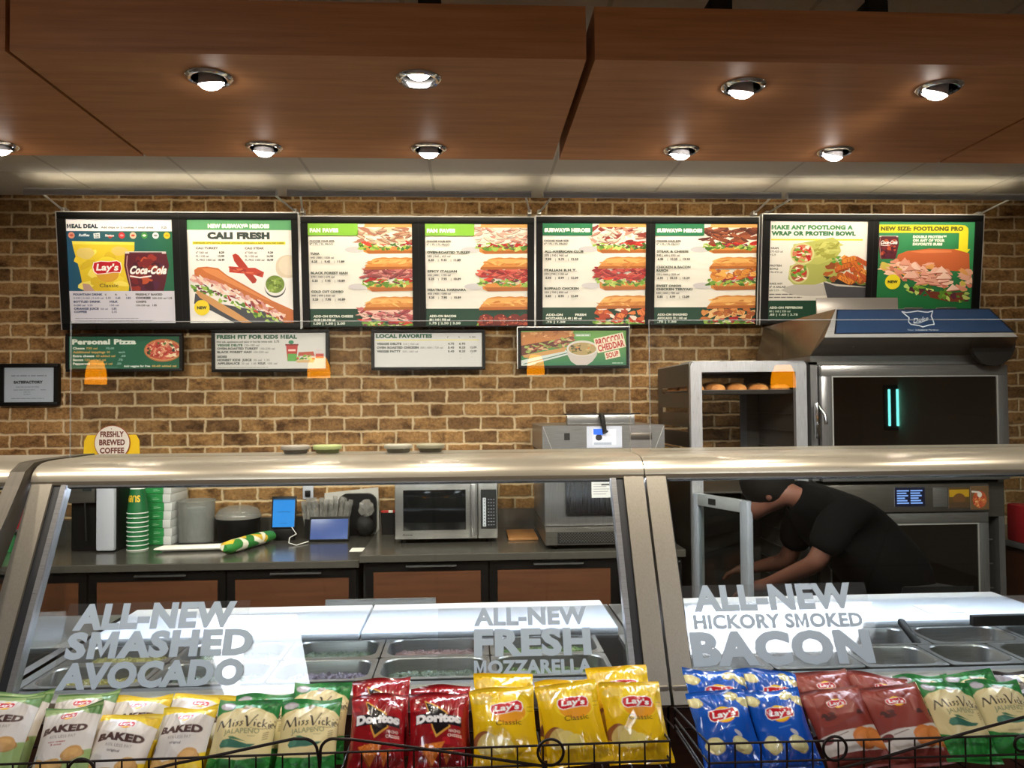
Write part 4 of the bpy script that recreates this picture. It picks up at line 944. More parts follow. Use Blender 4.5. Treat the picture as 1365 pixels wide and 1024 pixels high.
def counter_unit(x0, x1, label, decals=(), lp=True, rp=True, endcap=False, slim=False):
    t = thing('food_counter', ((x0 + x1) / 2, 2.4, 0), label, 'food counter', group='joined food counter units with sneeze guards')
    a, b = x0 + 0.003, x1 - 0.003
    cp = [(2.226, 1.460), (2.2245, 1.470), (2.229, 1.484), (2.240, 1.498), (2.258, 1.510), (2.282, 1.5175), (2.315, 1.521), (2.36, 1.522), (2.62, 1.522), (2.62, 1.505), (2.30, 1.500), (2.262, 1.482), (2.250, 1.460)]
    M().prism(cp, x0 + 0.0015, x1 - 0.0015, CREAM, smooth=True).build('canopy', t, ang=25)
    if not endcap: M().prism([(y + 0.003 if y < 2.3 else y, z - 0.003 if z > 1.5 else z) for y, z in cp], x1 - 0.0014, x1 + 0.0012, SEAL).build('seam_light_block', t)  # black strip added to block case light leaking through the seam
    for px0, px1, on in ((x0 + 0.004, x0 + 0.060, lp), (x1 - 0.060, x1 - 0.004, rp)):
        if not on: continue
        q = M(); slab(q, px0, px1, -0.01, GL - 0.004, -0.045, 0.006, CREAMP); q.build('post', t)
        if slim and px0 < (x0 + x1) / 2:
            q = M(); slab(q, px1, px1 + 0.004, 0.0, GL - 0.004, -0.02, -0.001, SEAL); q.build('seal', t); continue
        i0 = px1 if px0 < (x0 + x1) / 2 else px0 - 0.022
        q = M(); slab(q, i0, i0 + 0.022, 0.0, GL - 0.004, -0.04, -0.002, SEAL); q.build('seal', t)
        j0 = i0 + 0.0222 if px0 < (x0 + x1) / 2 else i0 - 0.0142
        q = M(); slab(q, j0, j0 + 0.014, 0.0, GL - 0.004, -0.03, 0.002, STEEL); q.build('glass_channel', t)
    g0 = x0 + ((0.0645 if slim else 0.100) if lp else 0.0); g1 = x1 - (0.100 if rp else 0.0)
    q = M(); slab(q, g0, g1, 0.03, GL - 0.003, -0.008, -0.002, GLASS); gl = q.build('sneeze_guard_glass', t)
    q = M(); slab(q, g0, g1, GL - 0.012, GL - 0.002, -0.012, 0.001, SEAL); q.build('top_seal', t)
    M().box((a, 1.955, 0.915), (b, 2.02, 0.968), CREAM, 0.006).build('lower_rail', t)
    M().box((a, 1.985, 0.12), (b, 2.0, 0.914), DARKWOOD).box((a, 2.0, 0.10), (b, 2.86, 0.12), BLACKM).box((a, 2.845, 0.12), (b, 2.86, 0.944), STEEL).box((a, 2.0, 0.12), (a + 0.015, 2.845, 0.944), STEELD).box((b - 0.015, 2.0, 0.12), (b, 2.845, 0.944), STEELD).box((a, 2.03, 0), (b, 2.8, 0.10), BLACKM).build('cabinet_body', t)
    M().box((a, 2.021, 0.930), (b, 2.108, 0.945), STEEL, 0.002).box((a, 2.478, 0.930), (b, 2.845, 0.945), STEEL, 0.002).box((a, 2.108, 0.80), (b, 2.478, 0.805), STEELD).box((a, 2.104, 0.805), (b, 2.108, 0.93), STEELD).box((a, 2.478, 0.805), (b, 2.482, 0.93), STEELD).box((a, 2.108, 0.93), (a + 0.03, 2.478, 0.945), STEEL).box((b - 0.03, 2.108, 0.93), (b, 2.478, 0.945), STEEL).build('well_deck', t)
    M().tube([(a + 0.05, 2.44, 1.478), (b - 0.05, 2.44, 1.478)], 0.011, emit('case_tube', (226, 236, 255), L_CASE * 2.0), 10).build('case_lamp', t)
    M().box((a + 0.03, 2.415, 1.491), (b - 0.03, 2.475, 1.5035), WHITE).box((a + 0.03, 2.470, 1.438), (b - 0.03, 2.475, 1.4905), WHITE).build('lamp_holder_and_shield', t)  # second box: unseen lip added to keep case light off the aisle
    if endcap:
        out = [(1.78, 0.95), (1.82, 1.02), (1.92, 1.13), (2.04, 1.27), (2.14, 1.39), (2.20, 1.465), (2.225, 1.500), (2.27, 1.522), (2.34, 1.5255), (2.62, 1.5255)]
        inn = [(1.90, 0.95), (1.92, 1.00), (2.00, 1.11), (2.11, 1.25), (2.20, 1.37), (2.25, 1.445), (2.265, 1.470), (2.29, 1.485), (2.35, 1.490), (2.62, 1.490)]
        k = len(out); e = M(); vs = [(x, y - 0.02, z) for x in (x1 - 0.03, x1 + 0.010) for y, z in out + inn]; fs = []
        for i in range(k - 1):
            fs += [(i, i + 1, k + i + 1, k + i), (2 * k + i, 3 * k + i, 3 * k + i + 1, 2 * k + i + 1), (i, 2 * k + i, 2 * k + i + 1, i + 1), (k + i, k + i + 1, 3 * k + i + 1, 3 * k + i)]
        fs += [(0, k, 3 * k, 2 * k), (k - 1, 3 * k - 1, 4 * k - 1, 2 * k - 1)]
        e.add(vs, fs, ENDCAP, False).build('end_band', t)
        for y, z in ((1.93, 1.06), (2.0, 1.15), (2.09, 1.26), (2.16, 1.36)): pass
        sp = [(1.93, 0.97), (2.46, 0.97), (2.46, 1.36), (2.45, 1.40), (2.42, 1.43), (2.38, 1.44), (2.25, 1.44)]
        M().prism(sp, x1 - 0.012, x1 - 0.006, ACRYLIC).build('side_glass', t)
    for lines, film in decals:
        A = []; q = M()
        if film:
            xs0, s0 = GP(*film[0]); xs1, s1 = GP(*film[1]); slab(q, xs0, xs1, s0, s1, -0.0015, -0.0007, FILM)
        for s_, bl, br, top, bold in lines:
            xa, sa = GP(*bl); xb, sb = GP(*br); _, st = GP(bl[0], top)
            v, tr = text(s_, 0, 0, st - sa, 'L', bold, xb - xa, 0.0, 0.0, False)
            q.add([gp(xa + p[0], sa + (sb - sa) * p[0] / (xb - xa) + p[1], 0.0002) for p in v], [tuple(int(i) for i in r) for r in tr], DECAL)
        q.build('window_lettering', t)
    return t
XA, XB, XC, XD = -2.95, -1.205, 0.492, 2.25
counter_unit(XA, XB - 0.012, 'food counter unit at far left edge with dark curved end panel', rp=False, lp=False, endcap=True)
counter_unit(XB, XC, 'middle food counter unit with avocado and mozzarella lettering on its glass',
    [([('ALL-NEW', (96, 841), (312, 836), 806, 0.055), ('SMASHED', (84, 880), (335, 873), 844, 0.055), ('AVOCADO', (73, 921), (322, 913), 885, 0.055)], ((64, 925), (334, 800))),
     ([('ALL-NEW', (632, 835), (783, 832), 811, 0.045), ('FRESH', (632, 876), (789, 873), 839, 0.05), ('MOZZARELLA', (632, 900), (790, 897), 881, 0.045)], ((583, 905), (838, 806)))])
counter_unit(XC, XD, 'right food counter unit with hickory smoked bacon lettering on its glass',
    [([('ALL-NEW', (926, 816), (1140, 811), 781, 0.05), ('HICKORY SMOKED', (926, 839), (1152, 835), 820, 0.04), ('BACON', (925, 889), (1168, 884), 843, 0.055)], ((914, 892), (1152, 776)))], slim=True)

# clear shields standing on top of the canopy
def shield(x0, x1, label):
    t = thing('acrylic_shield', ((x0 + x1) / 2, 2.44, 1.522), label, 'shield', group='clear acrylic shields on the counter canopies')
    M().box((x0, 2.437, 1.5228), (x1, 2.443, 1.931), ACRYLIC).build('pane', t)
    ed = glass('acrylic_edge', (235, 240, 240), 0.08, 0.1, 0.10)
    M().box((x0, 2.437, 1.9313), (x1, 2.443, 1.9335), ed).box((x0 - 0.0022, 2.437, 1.5228), (x0 - 0.0003, 2.443, 1.9335), ed).box((x1 + 0.0003, 2.437, 1.5228), (x1 + 0.0022, 2.443, 1.9335), ed).build('polished_edge', t)
shield(P(95, 480, 2.44).x, P(838.5, 480, 2.44).x, 'clear acrylic shield standing on the middle counter canopy')
shield(P(866, 480, 2.44).x, 2.10, 'clear acrylic shield standing on the right counter canopy')

# ------------------------------------------------------------------ pans and their food
PANM = brushed('pan_steel', (128, 127, 124), 0.3, metal=0.85)
def food_pan(cx, cy, wd, dp, label):
    rings = [rrect(wd, dp, 0.012, 0.0455, 5), rrect(wd, dp, 0.012, 0.0485, 5), rrect(wd - 0.026, dp - 0.026, 0.04, 0.0495, 5), rrect(wd - 0.032, dp - 0.032, 0.04, 0.046, 5), rrect(wd - 0.05, dp - 0.05, 0.036, -0.045, 5), rrect(wd - 0.09, dp - 0.075, 0.025, -0.055, 5)]
    m = M(); m.loft([[(cx + x, cy + y, 0.9 + z) for x, y, z in r] for r in rings], PANM, False, True)
    o = m.build('food_pan'); return tag(o, label, 'food pan', 'steel food pans in the counter')
def food(cx, cy, wd, dp, z, cols, name, label, seed, amp=0.008):
    q = random.Random(seed); m = bpy.data.materials.get('food_' + name)
    if not m:
        m = mat('food_' + name, cols[0], 0.55); nt, N, L, b = nodes(m)
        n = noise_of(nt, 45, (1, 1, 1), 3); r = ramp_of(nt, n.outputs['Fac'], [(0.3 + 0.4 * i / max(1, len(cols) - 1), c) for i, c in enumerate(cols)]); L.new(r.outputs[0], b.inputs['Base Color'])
    NX, NY = 44, 24; vs = []; ph = [q.uniform(0, 6) for _ in range(8)]
    W, D = wd - 0.058, dp - 0.058
    for j in range(NY + 1):
        for i in range(NX + 1):
            u, v = i / NX - 0.5, j / NY - 0.5
            h = amp * (math.sin(u * 31 + ph[0] + 3 * math.sin(v * 19 + ph[1])) * math.sin(v * 23 + ph[2]) + 0.7 * math.sin(u * 57 + v * 40 + ph[3]) + 0.5 * q.uniform(-1, 1))
            e = min(1, (0.5 - abs(u)) * 8, (0.5 - abs(v)) * 5)
            vs.append((cx + u * W, cy + v * D, z + h * e * 0.6 + 0.012 * e))
    fs = [(j * (NX + 1) + i, j * (NX + 1) + i + 1, (j + 1) * (NX + 1) + i + 1, (j + 1) * (NX + 1) + i) for j in range(NY) for i in range(NX)]
    # underside closes the heap
    k = len(vs); vs += [(cx - W / 2, cy - D / 2, z - 0.05), (cx + W / 2, cy - D / 2, z - 0.05), (cx + W / 2, cy + D / 2, z - 0.05), (cx - W / 2, cy + D / 2, z - 0.05)]
    c00, c10, c11, c01 = 0, NX, (NY + 1) * (NX + 1) - 1, NY * (NX + 1)
    fs += [(k + 3, k + 2, k + 1, k), tuple(range(c10, c00 - 1, -1)) + (k, k + 1), tuple(range(c01, c11 + 1)) + (k + 2, k + 3), tuple(range(c00, c01 + 1, NX + 1)) + (k + 3, k), tuple(range(c11, c10 - 1, -(NX + 1))) + (k + 1, k + 2)]
    o = M().add(vs, fs, m, True).build(name); tag(o, label, 'food', None, 'stuff')
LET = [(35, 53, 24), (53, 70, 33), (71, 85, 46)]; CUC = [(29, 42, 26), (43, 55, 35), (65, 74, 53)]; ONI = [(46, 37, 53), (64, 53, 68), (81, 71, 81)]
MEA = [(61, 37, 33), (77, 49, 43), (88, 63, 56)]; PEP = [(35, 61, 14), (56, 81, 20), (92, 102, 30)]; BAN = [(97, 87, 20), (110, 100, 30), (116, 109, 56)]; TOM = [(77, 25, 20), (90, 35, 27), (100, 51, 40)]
xs = [-1.165, -0.862, -0.545, -0.266, 0.05, 0.385]
rowR = [('pickle slices', BAN), ('shredded lettuce', LET), ('green salad', CUC), ('sliced tomato', MEA), ('green peppers', PEP)]
rowF = [('banana peppers', BAN), ('cucumber slices', CUC), ('red onion', ONI), ('spinach', CUC), ('sliced jalapeno', PEP)]
for i in range(5):
    cx = (xs[i] + xs[i + 1]) / 2; wd = xs[i + 1] - xs[i] - 0.004
    for cy, row, nm in ((2.386, rowR, 'rear'), (2.203, rowF, 'front')):
        n = ('first', 'second', 'third', 'fourth', 'fifth')[i]
        food_pan(cx, cy, wd, 0.181, f'steel food pan, {n} from left in the {nm} row of the middle counter')
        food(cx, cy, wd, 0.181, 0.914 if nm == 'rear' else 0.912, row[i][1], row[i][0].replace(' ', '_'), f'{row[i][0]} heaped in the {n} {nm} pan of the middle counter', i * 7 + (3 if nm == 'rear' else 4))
xr = [0.56, 0.83, 1.09, 1.372, 1.672, 1.98]; xf = [0.56, 0.82, 1.075, 1.312, 1.525, 1.76, 1.98]
for k, (xx, cy, nm) in enumerate(((xr, 2.386, 'rear'), (xf, 2.203, 'front'))):
    for i in range(len(xx) - 1):
        n = ('first', 'second', 'third', 'fourth', 'fifth', 'sixth')[i]
        food_pan((xx[i] + xx[i + 1]) / 2, cy, xx[i + 1] - xx[i] - 0.004, 0.181, f'mostly empty steel food pan, {n} from left in the {nm} row of the right counter')
food((xr[3] + xr[4]) / 2, 2.386, xr[4] - xr[3] - 0.004, 0.181, 0.885, [(120, 84, 50), (150, 112, 74), (170, 140, 110)], 'cooked_meat_scraps', 'brown meat scraps low in the fourth rear pan of the right counter', 91, 0.008)

for x0, x1, lab in ((-1.17, -0.352, 'white cutting board behind the pans, left half of the middle counter'), (-0.346, 0.46, 'white cutting board behind the pans, right half of the middle counter'), (0.55, 1.92, 'long white cutting board behind the pans of the right counter')):
    tag(M().box((x0, 2.487, 0.9455), (x1, 2.838, 0.966), WHITE, 0.004).build('cutting_board'), lab, 'cutting board', 'white cutting boards')
tag(M().box((-0.52, 2.842, 0.9455), (-0.13, 2.848, 0.985), STEEL, 0.002).build('board_stop'), 'thin grey steel strip standing behind the joint of two cutting boards', 'strip')
tag(M().box(PZ(1298, 836, 0.967) + Vector((0, 0.002, 0)), (2.10, PZ(1298, 836, 0.967).y + 0.022, 1.0), BLACKM, 0.003).build('knife_guard'), 'low dark bar lying along the front of the right cutting board', 'bar')
c0 = PZ(1250, 812, 0.967)
tag(M().box((c0.x - 0.06, c0.y - 0.05, 0.9668), (c0.x + 0.06, c0.y + 0.05, 0.969), mat('paper', (236, 232, 226), 0.7)).build('paper_sheet'), 'small pale square paper lying on the right cutting board', 'paper')
def utensil():
    a = PZ(1199, 826, 1.0); t = thing('serving_utensil', (a.x, a.y, 0.93), 'utensil with black handle leaning up out of a rear pan of the right counter', 'utensil')
    p0 = Vector((a.x + 0.035, a.y - 0.12, 0.895)); p1 = Vector((a.x, a.y, 1.0)); d = (p1 - p0)
    M().tube([p0, p0 + d * 0.4], 0.004, STEEL).build('shaft', t)
    M().tube([p0 + d * 0.38, p0 + d * 0.45, p0 + d * 0.7, p0 + d * 0.95, p0 + d], [0.008, 0.011, 0.011, 0.012, 0.006], BLACK, 10).build('handle', t)
utensil()

# tubs on top of the canopy
def tub(px, c, label):
    b = P(px, 606, 2.53); t = thing('deli_tub', (b.x, 2.53, 1.522), label, 'tub', group='round tubs standing on the canopy')
    m = mat('tub_' + str(c[1]), c, 0.5)
    M().lathe([(0.033, 0.0008), (0.036, 0.004), (0.0385, 0.0125)], m, n=28).build('cup', t, local=True)
    M().lathe([(0.0445, 0.013), (0.0455, 0.017), (0.0445, 0.023), (0.041, 0.026), (0.039, 0.025)], mat('tub_lid_' + str(c[1]), tuple(min(255, v + 26) for v in c), 0.4), n=28).build('lid', t, local=True)
tub(394, (108, 99, 89), 'greyish round tub on the canopy, leftmost of the four, beside the green one')
tub(436.5, (119, 126, 74), 'pale green round tub on the canopy, above the tablet')
tub(531, (118, 112, 97), 'pale beige round tub on the canopy above the left end of the microwave')
tub(574, (100, 93, 72), 'olive tinted round tub on the canopy, nearest the microwave middle')

# ================================================================== back counter
ZL, ZR = 0.938, 0.966
def worktop(x0, x1, yf, z, label):
    prof = [(yf, z - 0.034), (yf, z - 0.004), (yf + 0.004, z), (4.572, z), (4.572, z + 0.105), (4.598, z + 0.105), (4.598, z - 0.034)]
    o = M().prism(prof, x0, x1, COUNTER).build('steel_worktop'); tag(o, label, 'worktop')
worktop(-2.75, -0.537, 3.80, ZL, 'lower long steel worktop at left with boxes, tablet and phone on it')
worktop(-0.530, 1.03, 3.77, ZR, 'slightly higher steel worktop carrying the microwave and toaster oven')
DOORF = brushed('door_frame_steel', (70, 70, 72), 0.33)
def base_cabinet(x0, x1, yf, top, doors, label):
    t = thing('base_cabinet', ((x0 + x1) / 2, 4.2, 0), label, 'cabinet', group='undercounter cabinets with wood doors')
    M().box((x0, yf + 0.036, 0.10), (x1, 4.57, top), BLACKM).box((x0 + 0.05, yf + 0.09, 0), (x1 - 0.05, 4.5, 0.10), BLACKM).build('body', t)
    for a, b in doors:
        fw = 0.036; z0, z1 = 0.13, top - 0.012; y0, y1 = yf, yf + 0.034
        f = M()
        def mitre(p, q, r, s):              # frame members with mitred corners
            f.add([(p[0], y0, p[1]), (q[0], y0, q[1]), (r[0], y0, r[1]), (s[0], y0, s[1]), (p[0], y1, p[1]), (q[0], y1, q[1]), (r[0], y1, r[1]), (s[0], y1, s[1])], [(0, 1, 2, 3), (7, 6, 5, 4), (0, 4, 5, 1), (1, 5, 6, 2), (2, 6, 7, 3), (3, 7, 4, 0)], DOORF)
        mitre((a, z1), (a + fw, z1 - fw), (b - fw, z1 - fw), (b, z1)); mitre((a, z0), (b, z0), (b - fw, z0 + fw), (a + fw, z0 + fw))
        mitre((a, z0), (a + fw, z0 + fw), (a + fw, z1 - fw), (a, z1)); mitre((b, z0), (b, z1), (b - fw, z1 - fw), (b - fw, z0 + fw))
        d = f.build('door', t)
        M().box((a + fw, y0 + 0.004, z0 + fw), (b - fw, y1 - 0.004, z1 - fw), WOODD).build('wood_panel', d)
        m = (a + b) / 2 + (0.02 if len(doors) > 1 else 0)
        M().prism([(y0 - 0.002, z1 - 0.004), (y0 - 0.018, z1 - 0.006), (y0 - 0.022, z1 - 0.014), (y0 - 0.016, z1 - 0.010), (y0 - 0.002, z1 - 0.009)], m - 0.12, m + 0.12, BLACK).build('handle', d)
base_cabinet(-2.46, -0.55, 3.825, 0.902, [(-2.44, -1.81), (-1.80, -1.168), (-1.160, -0.552)], 'undercounter cabinet with wood panel doors under the left worktop')
base_cabinet(-0.520, 1.02, 3.80, 0.930, [(-0.505, 0.078), (0.086, 0.705), (0.713, 1.018)], 'undercounter cabinet with wood panel doors under the microwave')

# coffee machine + sign
def coffee():
    t = thing('coffee_machine', (-1.93, 4.3, ZL), 'black and pale grey coffee machine at left end of worktop, beside cups', 'coffee machine')
    M().box((-2.05, 4.16, ZL), (P(157, 690, 4.16).x, 4.315, 1.418), BLACK, 0.012).build('body', t)
    M().box((P(127, 690, 4.12).x, 4.12, ZL + 0.006), (P(152, 690, 4.12).x, 4.158, 1.36), mat('pale_plastic', (176, 180, 192), 0.4), 0.012).build('front_panel', t)
    M().box((-2.04, 4.118, 1.19), (P(126, 690, 4.12).x, 4.158, 1.33), STEELD, 0.004).build('control_head', t)
    M().box((-1.97, 4.115, 1.25), (-1.925, 4.1175, 1.285), mat('small_display', (40, 44, 46), 0.2)).build('display', t)
    M().tube([(-1.96, 4.12, 1.19), (-1.955, 4.115, 1.13), (-1.95, 4.115, 1.0)], 0.006, BLACK).build('spout', t)
    s = thing('coffee_sign', (-1.82, 4.24, 1.418), 'round freshly brewed coffee sign on yellow card, standing above the coffee machine', 'sign')
    l, r, tp, bt = P(111, 612, 4.24).x, P(186, 612, 4.24).x, P(148, 580, 4.24).z, 1.419
    ym = mat('yellow_card', (222, 182, 24), 0.4); cx = (l + r) / 2; k = r - l
    prof = [(l, bt), (r, bt), (r - 0.012 * 0.2, tp - 0.03), (r - 0.02, tp), (l + 0.02, tp), (l + 0.004, tp - 0.03)]
    M().prism(prof, 4.24, 4.246, ym, 'Y').build('backing_card', s)
    c = P(148.5, 590.5, 4.22); R = 0.0915
    M().lathe([(R, 0.0), (R, 0.004)], mat('sign_rim', (150, 74, 40), 0.5), (c.x, 4.232, c.z), 40, Matrix.Rotation(rad(90), 4, 'X')).build('round_plate', s)
    A = Art(50, 50); A.disc(25, 25, 24, 24, (214, 206, 196), n=40)
    for i, (s_, wd) in enumerate((('FRESHLY', 33), ('BREWED', 36), ('COFFEE', 34))): A.txt(s_, 25, 17 + 11.6 * i, 8.4, (96, 34, 20), 'C', 0.03, width=wd)
    A.disc(24, 5, 0.8, 0.8, (90, 50, 40), n=8)
    o = A.build('plate_print', s, (c.x - R - s.location.x, 4.2275 - s.location.y, c.z + R - s.location.z), 2 * R / 50, 2 * R / 50, sheet=False)
coffee()

def carton(z, i, label):
    t = thing('flat_carton', (P(190.5, 690, 4.33).x, 4.43, z), label, 'box', (0, 0, rad(-3 + 1.6 * math.sin(i * 2.1))), 'stacked flat green and white cartons')
    M().box((-0.116, -0.105, 0.0006), (0.116, 0.105, 0.0446), mat('carton_green', (38, 132, 68), 0.5), 0.002).build('box_body', t, local=True)
    M().box((0.1162, -0.105, 0.0006), (0.158, 0.105, 0.0446), mat('carton_white', (196, 198, 198), 0.5), 0.002).build('side_band', t, local=True)
    A = Art(80, 12); A.rect(0, 0, 80, 12, (38, 132, 68)); A.line([(62, 8), (74, 7)], 0.8, (170, 214, 176)); A.line([(62, 5.5), (70, 5)], 0.8, (120, 190, 140))
    A.build('front_print', t, (-0.115, -0.1064, 0.043), 0.00287, 0.0034, back=0.0003)
nth = ('lowest', 'second lowest', 'third from bottom', 'fourth from bottom', 'fifth from bottom', 'third from top', 'second from top', 'topmost')
for i in range(8): carton(ZL + 0.0452 * i, i, f'flat green carton with white band behind the cups, {nth[i]} in its stack')

CUPG = print_mat('printed_cup', 0.4)
def cup(z, top, label):
    t = thing('paper_cup', (P(183.5, 690, 4.20).x, 4.20, z), label, 'cup', group='upside down stack of green paper cups')
    g = mat('cup_green', (20, 96, 52), 0.45); wv = mat('cup_white', (226, 228, 222), 0.45)
    M().lathe([(0.0505, 0.0035), (0.0360, 0.130), (0.0345, 0.1305), (0.034, 0.126), (0.0, 0.126)], g, n=32, capb=False, capt=False).build('cup_wall', t, local=True)
    M().lathe([(0.0500, 0.0008), (0.0525, 0.001), (0.0530, 0.004), (0.0515, 0.0058), (0.0495, 0.004)], wv, n=32, closed=True).build('rolled_rim', t, local=True)
    if top:
        M().lathe([(0.0372, 0.114), (0.0362, 0.1300), (0.0352, 0.1315), (0.0, 0.1315)], wv, n=32, capb=False, capt=False).build('base_band', t, local=True)
        v, tr = text('SUBWAY', 0, 0, 0.034, 'L', 0.03, 0.15, 0, 0, False)
        def wrap(p, r0):
            h = 0.095 - p[1]; r = 0.0505 - (h - 0.0035) * 0.1146 + 0.0006; a = rad(-52) - p[0] / 0.045
            return (r * math.cos(a), r * math.sin(a), h)
        m = M(); m.add([wrap(p, 0) for p in v], [tuple(int(i) for i in r[::-1]) for r in tr], mat('cup_yellow', (236, 190, 40), 0.5)); m.build('lettering', t, local=True)
for i in range(9): cup(ZL + 0.0235 * i, i == 8, ['green paper cup upside down at the bottom of the cup stack'] [0] if i == 0 else ('topmost upside down green cup of the stack, showing yellow lettering' if i == 8 else f'upside down green cup, {("second", "third", "fourth", "fifth", "sixth", "seventh", "eighth")[i - 1]} rim from the bottom of the stack'))

HAZE = glass('cloudy_plastic', (225, 228, 226), 0.06, 0.15, 0.30, (170, 170, 168))
def clear_tubs():
    b = Vector((P(262, 690, 4.40).x, 4.40, ZL)); t = thing('clear_container', b, 'tall cloudy clear plastic container beside the carton stack', 'container')
    M().lathe([(0.085, 0.0006), (0.09, 0.004), (0.098, 0.22), (0.102, 0.222), (0.102, 0.228), (0.095, 0.229), (0.086, 0.008)], HAZE, n=32).build('container_wall', t, local=True)
    t2 = thing('cup_sleeve', b + Vector((0.005, -0.015, 0.012)), 'pale blue white sleeve of lids standing inside the clear container', 'lids')
    M().lathe([(0.045, 0.0), (0.048, 0.004), (0.048, 0.175), (0.044, 0.178)], mat('lid_white', (186, 194, 206), 0.35), n=28).build('sleeve', t2, local=True)
    M().lathe([(0.049, 0.02), (0.0495, 0.022), (0.0495, 0.15), (0.049, 0.152)], glass('sleeve_film', (235, 240, 245), 0.08, 0.1), n=28, capb=False, capt=False).build('film', t2, local=True)
    t3 = thing('black_tub', (P(318, 690, 4.44).x, 4.44, ZL), 'round black tub with cloudy clear domed lid, left of the phone', 'tub')
    M().lathe([(0.10, 0.0006), (0.105, 0.006), (0.115, 0.115), (0.119, 0.118), (0.119, 0.124), (0.112, 0.124)], BLACK, n=36).build('bowl', t3, local=True)
    M().lathe([(0.121, 0.1245), (0.122, 0.130), (0.116, 0.150), (0.10, 0.172), (0.06, 0.186), (0.0, 0.19)], HAZE, n=36, capt=False).build('domed_lid', t3, local=True)
    t4 = M().box((-1.56, 4.20, ZL + 0.0005), (-1.17, 4.31, ZL + 0.012), BLACK, 0.004); tag(t4.build('black_tray'), 'flat black tray lying behind the white paper roll', 'tray')
    tag(M().box((-1.20, 4.22, ZL + 0.0125), (-1.12, 4.25, ZL + 0.017), mat('pale_plastic', (176, 180, 192), 0.4), 0.001).build('white_strip'), 'small white strip lying on the black tray', 'strip')
clear_tubs()

def tapered(pts, rx, rz, m, name, label, cat, n=14, wob=0.0, seed=0):
    q = random.Random(seed); rings = []
    for i, p in enumerate(pts):
        p = Vector(p); a = Vector(pts[max(0, i - 1)]); b = Vector(pts[min(len(pts) - 1, i + 1)]); d = (b - a).normalized(); s_ = d.cross(Vector((0, 0, 1))).normalized()
        rings.append([p + s_ * rx[i] * math.cos(2 * math.pi * j / n) * (1 + wob * q.uniform(-1, 1)) + Vector((0, 0, 1)) * rz[i] * (math.sin(2 * math.pi * j / n)) * (1 + wob * q.uniform(-1, 1)) for j in range(n)])
    o = M().loft(rings, m, True, True).build(name); return tag(o, label, cat)
def sub_paper():
    m = mat('sub_wrap', (220, 216, 196), 0.6); nt, N, L, b = nodes(m)
    tc = N.new('ShaderNodeTexCoord'); v = N.new('ShaderNodeTexVoronoi'); v.inputs['Scale'].default_value = 17
    L.new(tc.outputs['Object'], v.inputs['Vector']); sp = N.new('ShaderNodeSeparateColor'); L.new(v.outputs['Color'], sp.inputs[0])
    r = ramp_of(nt, sp.outputs[0], [(0.0, (44, 120, 50)), (0.34, (226, 222, 204)), (0.62, (214, 176, 50)), (0.82, (120, 160, 60))]); r.color_ramp.interpolation = 'CONSTANT'
    L.new(r.outputs[0], b.inputs['Base Color']); return m
z = ZL + 0.034
a, b = PZ(300, 740, ZL), PZ(362, 722, ZL); a.z = b.z = z; d = b - a
tapered([a - d * 0.02, a + d * 0.04, a + d * 0.2, a + d * 0.5, a + d * 0.8, a + d * 0.97, a + d * 1.0], [0.02, 0.04, 0.042, 0.043, 0.041, 0.036, 0.02], [0.016, 0.030, 0.033, 0.033, 0.032, 0.028, 0.014], sub_paper(), 'wrapped_sandwich', 'long sandwich wrapped in green, yellow and white paper, on the left worktop', 'sandwich', 14, 0.05, 3)
a, b = PZ(207, 736, ZL), PZ(302, 733, ZL); a.z = b.z = ZL + 0.0165; d = b - a
tapered([a, a + d * 0.05, a + d * 0.12, a + d * 0.5, a + d * 0.95, b], [0.03, 0.034, 0.036, 0.036, 0.036, 0.03], [0.003, 0.008, 0.015, 0.0155, 0.0155, 0.012], mat('paper', (236, 232, 226), 0.7), 'paper_roll', 'flattened white paper bag roll left of the wrapped sandwich', 'paper', 14, 0.06, 5)

def slate(x0, x1, y, zb, h, lean, scr, scol, es, name, label, cat, yaw=0.0, marks=True):
    W = x1 - x0; t = thing(name, (x0, y, zb), label, cat, (-lean, 0, yaw))
    M().box((0, 0, 0.004), (W, 0.011, h), BLACK, 0.003).build('body', t, local=True)
    m = 0.010
    A = Art(100, 100 * h / W); A.rect(0, 0, 100, A.H, scol)
    if marks:
        A.rect(0, 0, 100, A.H * 0.05, tuple(int(v * 0.6) for v in scol)); A.rect(20, A.H * 0.46, 80, A.H * 0.475, tuple(int(v * 0.55) for v in scol)); A.rect(34, A.H * 0.86, 66, A.H * 0.875, tuple(int(v * 0.7) for v in scol))
    mm = MATS.get('screen_' + name)
    if not mm:
        mm = bpy.data.materials.new('screen_' + name); mm.use_nodes = True; nt = mm.node_tree; bs = nt.nodes['Principled BSDF']
        vc = nt.nodes.new('ShaderNodeVertexColor'); vc.layer_name = 'Col'; nt.links.new(vc.outputs[0], bs.inputs['Emission Color']); bs.inputs['Emission Strength'].default_value = es; bs.inputs['Base Color'].default_value = (0.01, 0.01, 0.01, 1); bs.inputs['Roughness'].default_value = 0.1
        MATS['screen_' + name] = mm
    A.build('screen', t, (m * 0.8, -0.0012, h - m * 1.4), (W - m * 1.6) / 100, (h - m * 2.6) / A.H, mm, 0.0005)
    return t
p = P(361, 706, 4.40); p2 = P(394, 706, 4.40)
zt = P(378, 662, 4.43).z
ph = slate(p.x, p2.x, 4.40, p.z, zt - p.z + 0.004, 0.16, 0, (48, 150, 236), 0.95, 'smartphone', 'upright black phone with bright blue screen on a stand', 'phone')
M().box((p.x + 0.012, 4.40, ZL + 0.001), (p2.x - 0.012, 4.46, p.z + 0.002), BLACK, 0.005).build('stand', None)
st = bpy.data.objects['stand']; st.name = 'phone_stand'; tag(st, 'small black stand holding the upright phone', 'stand')
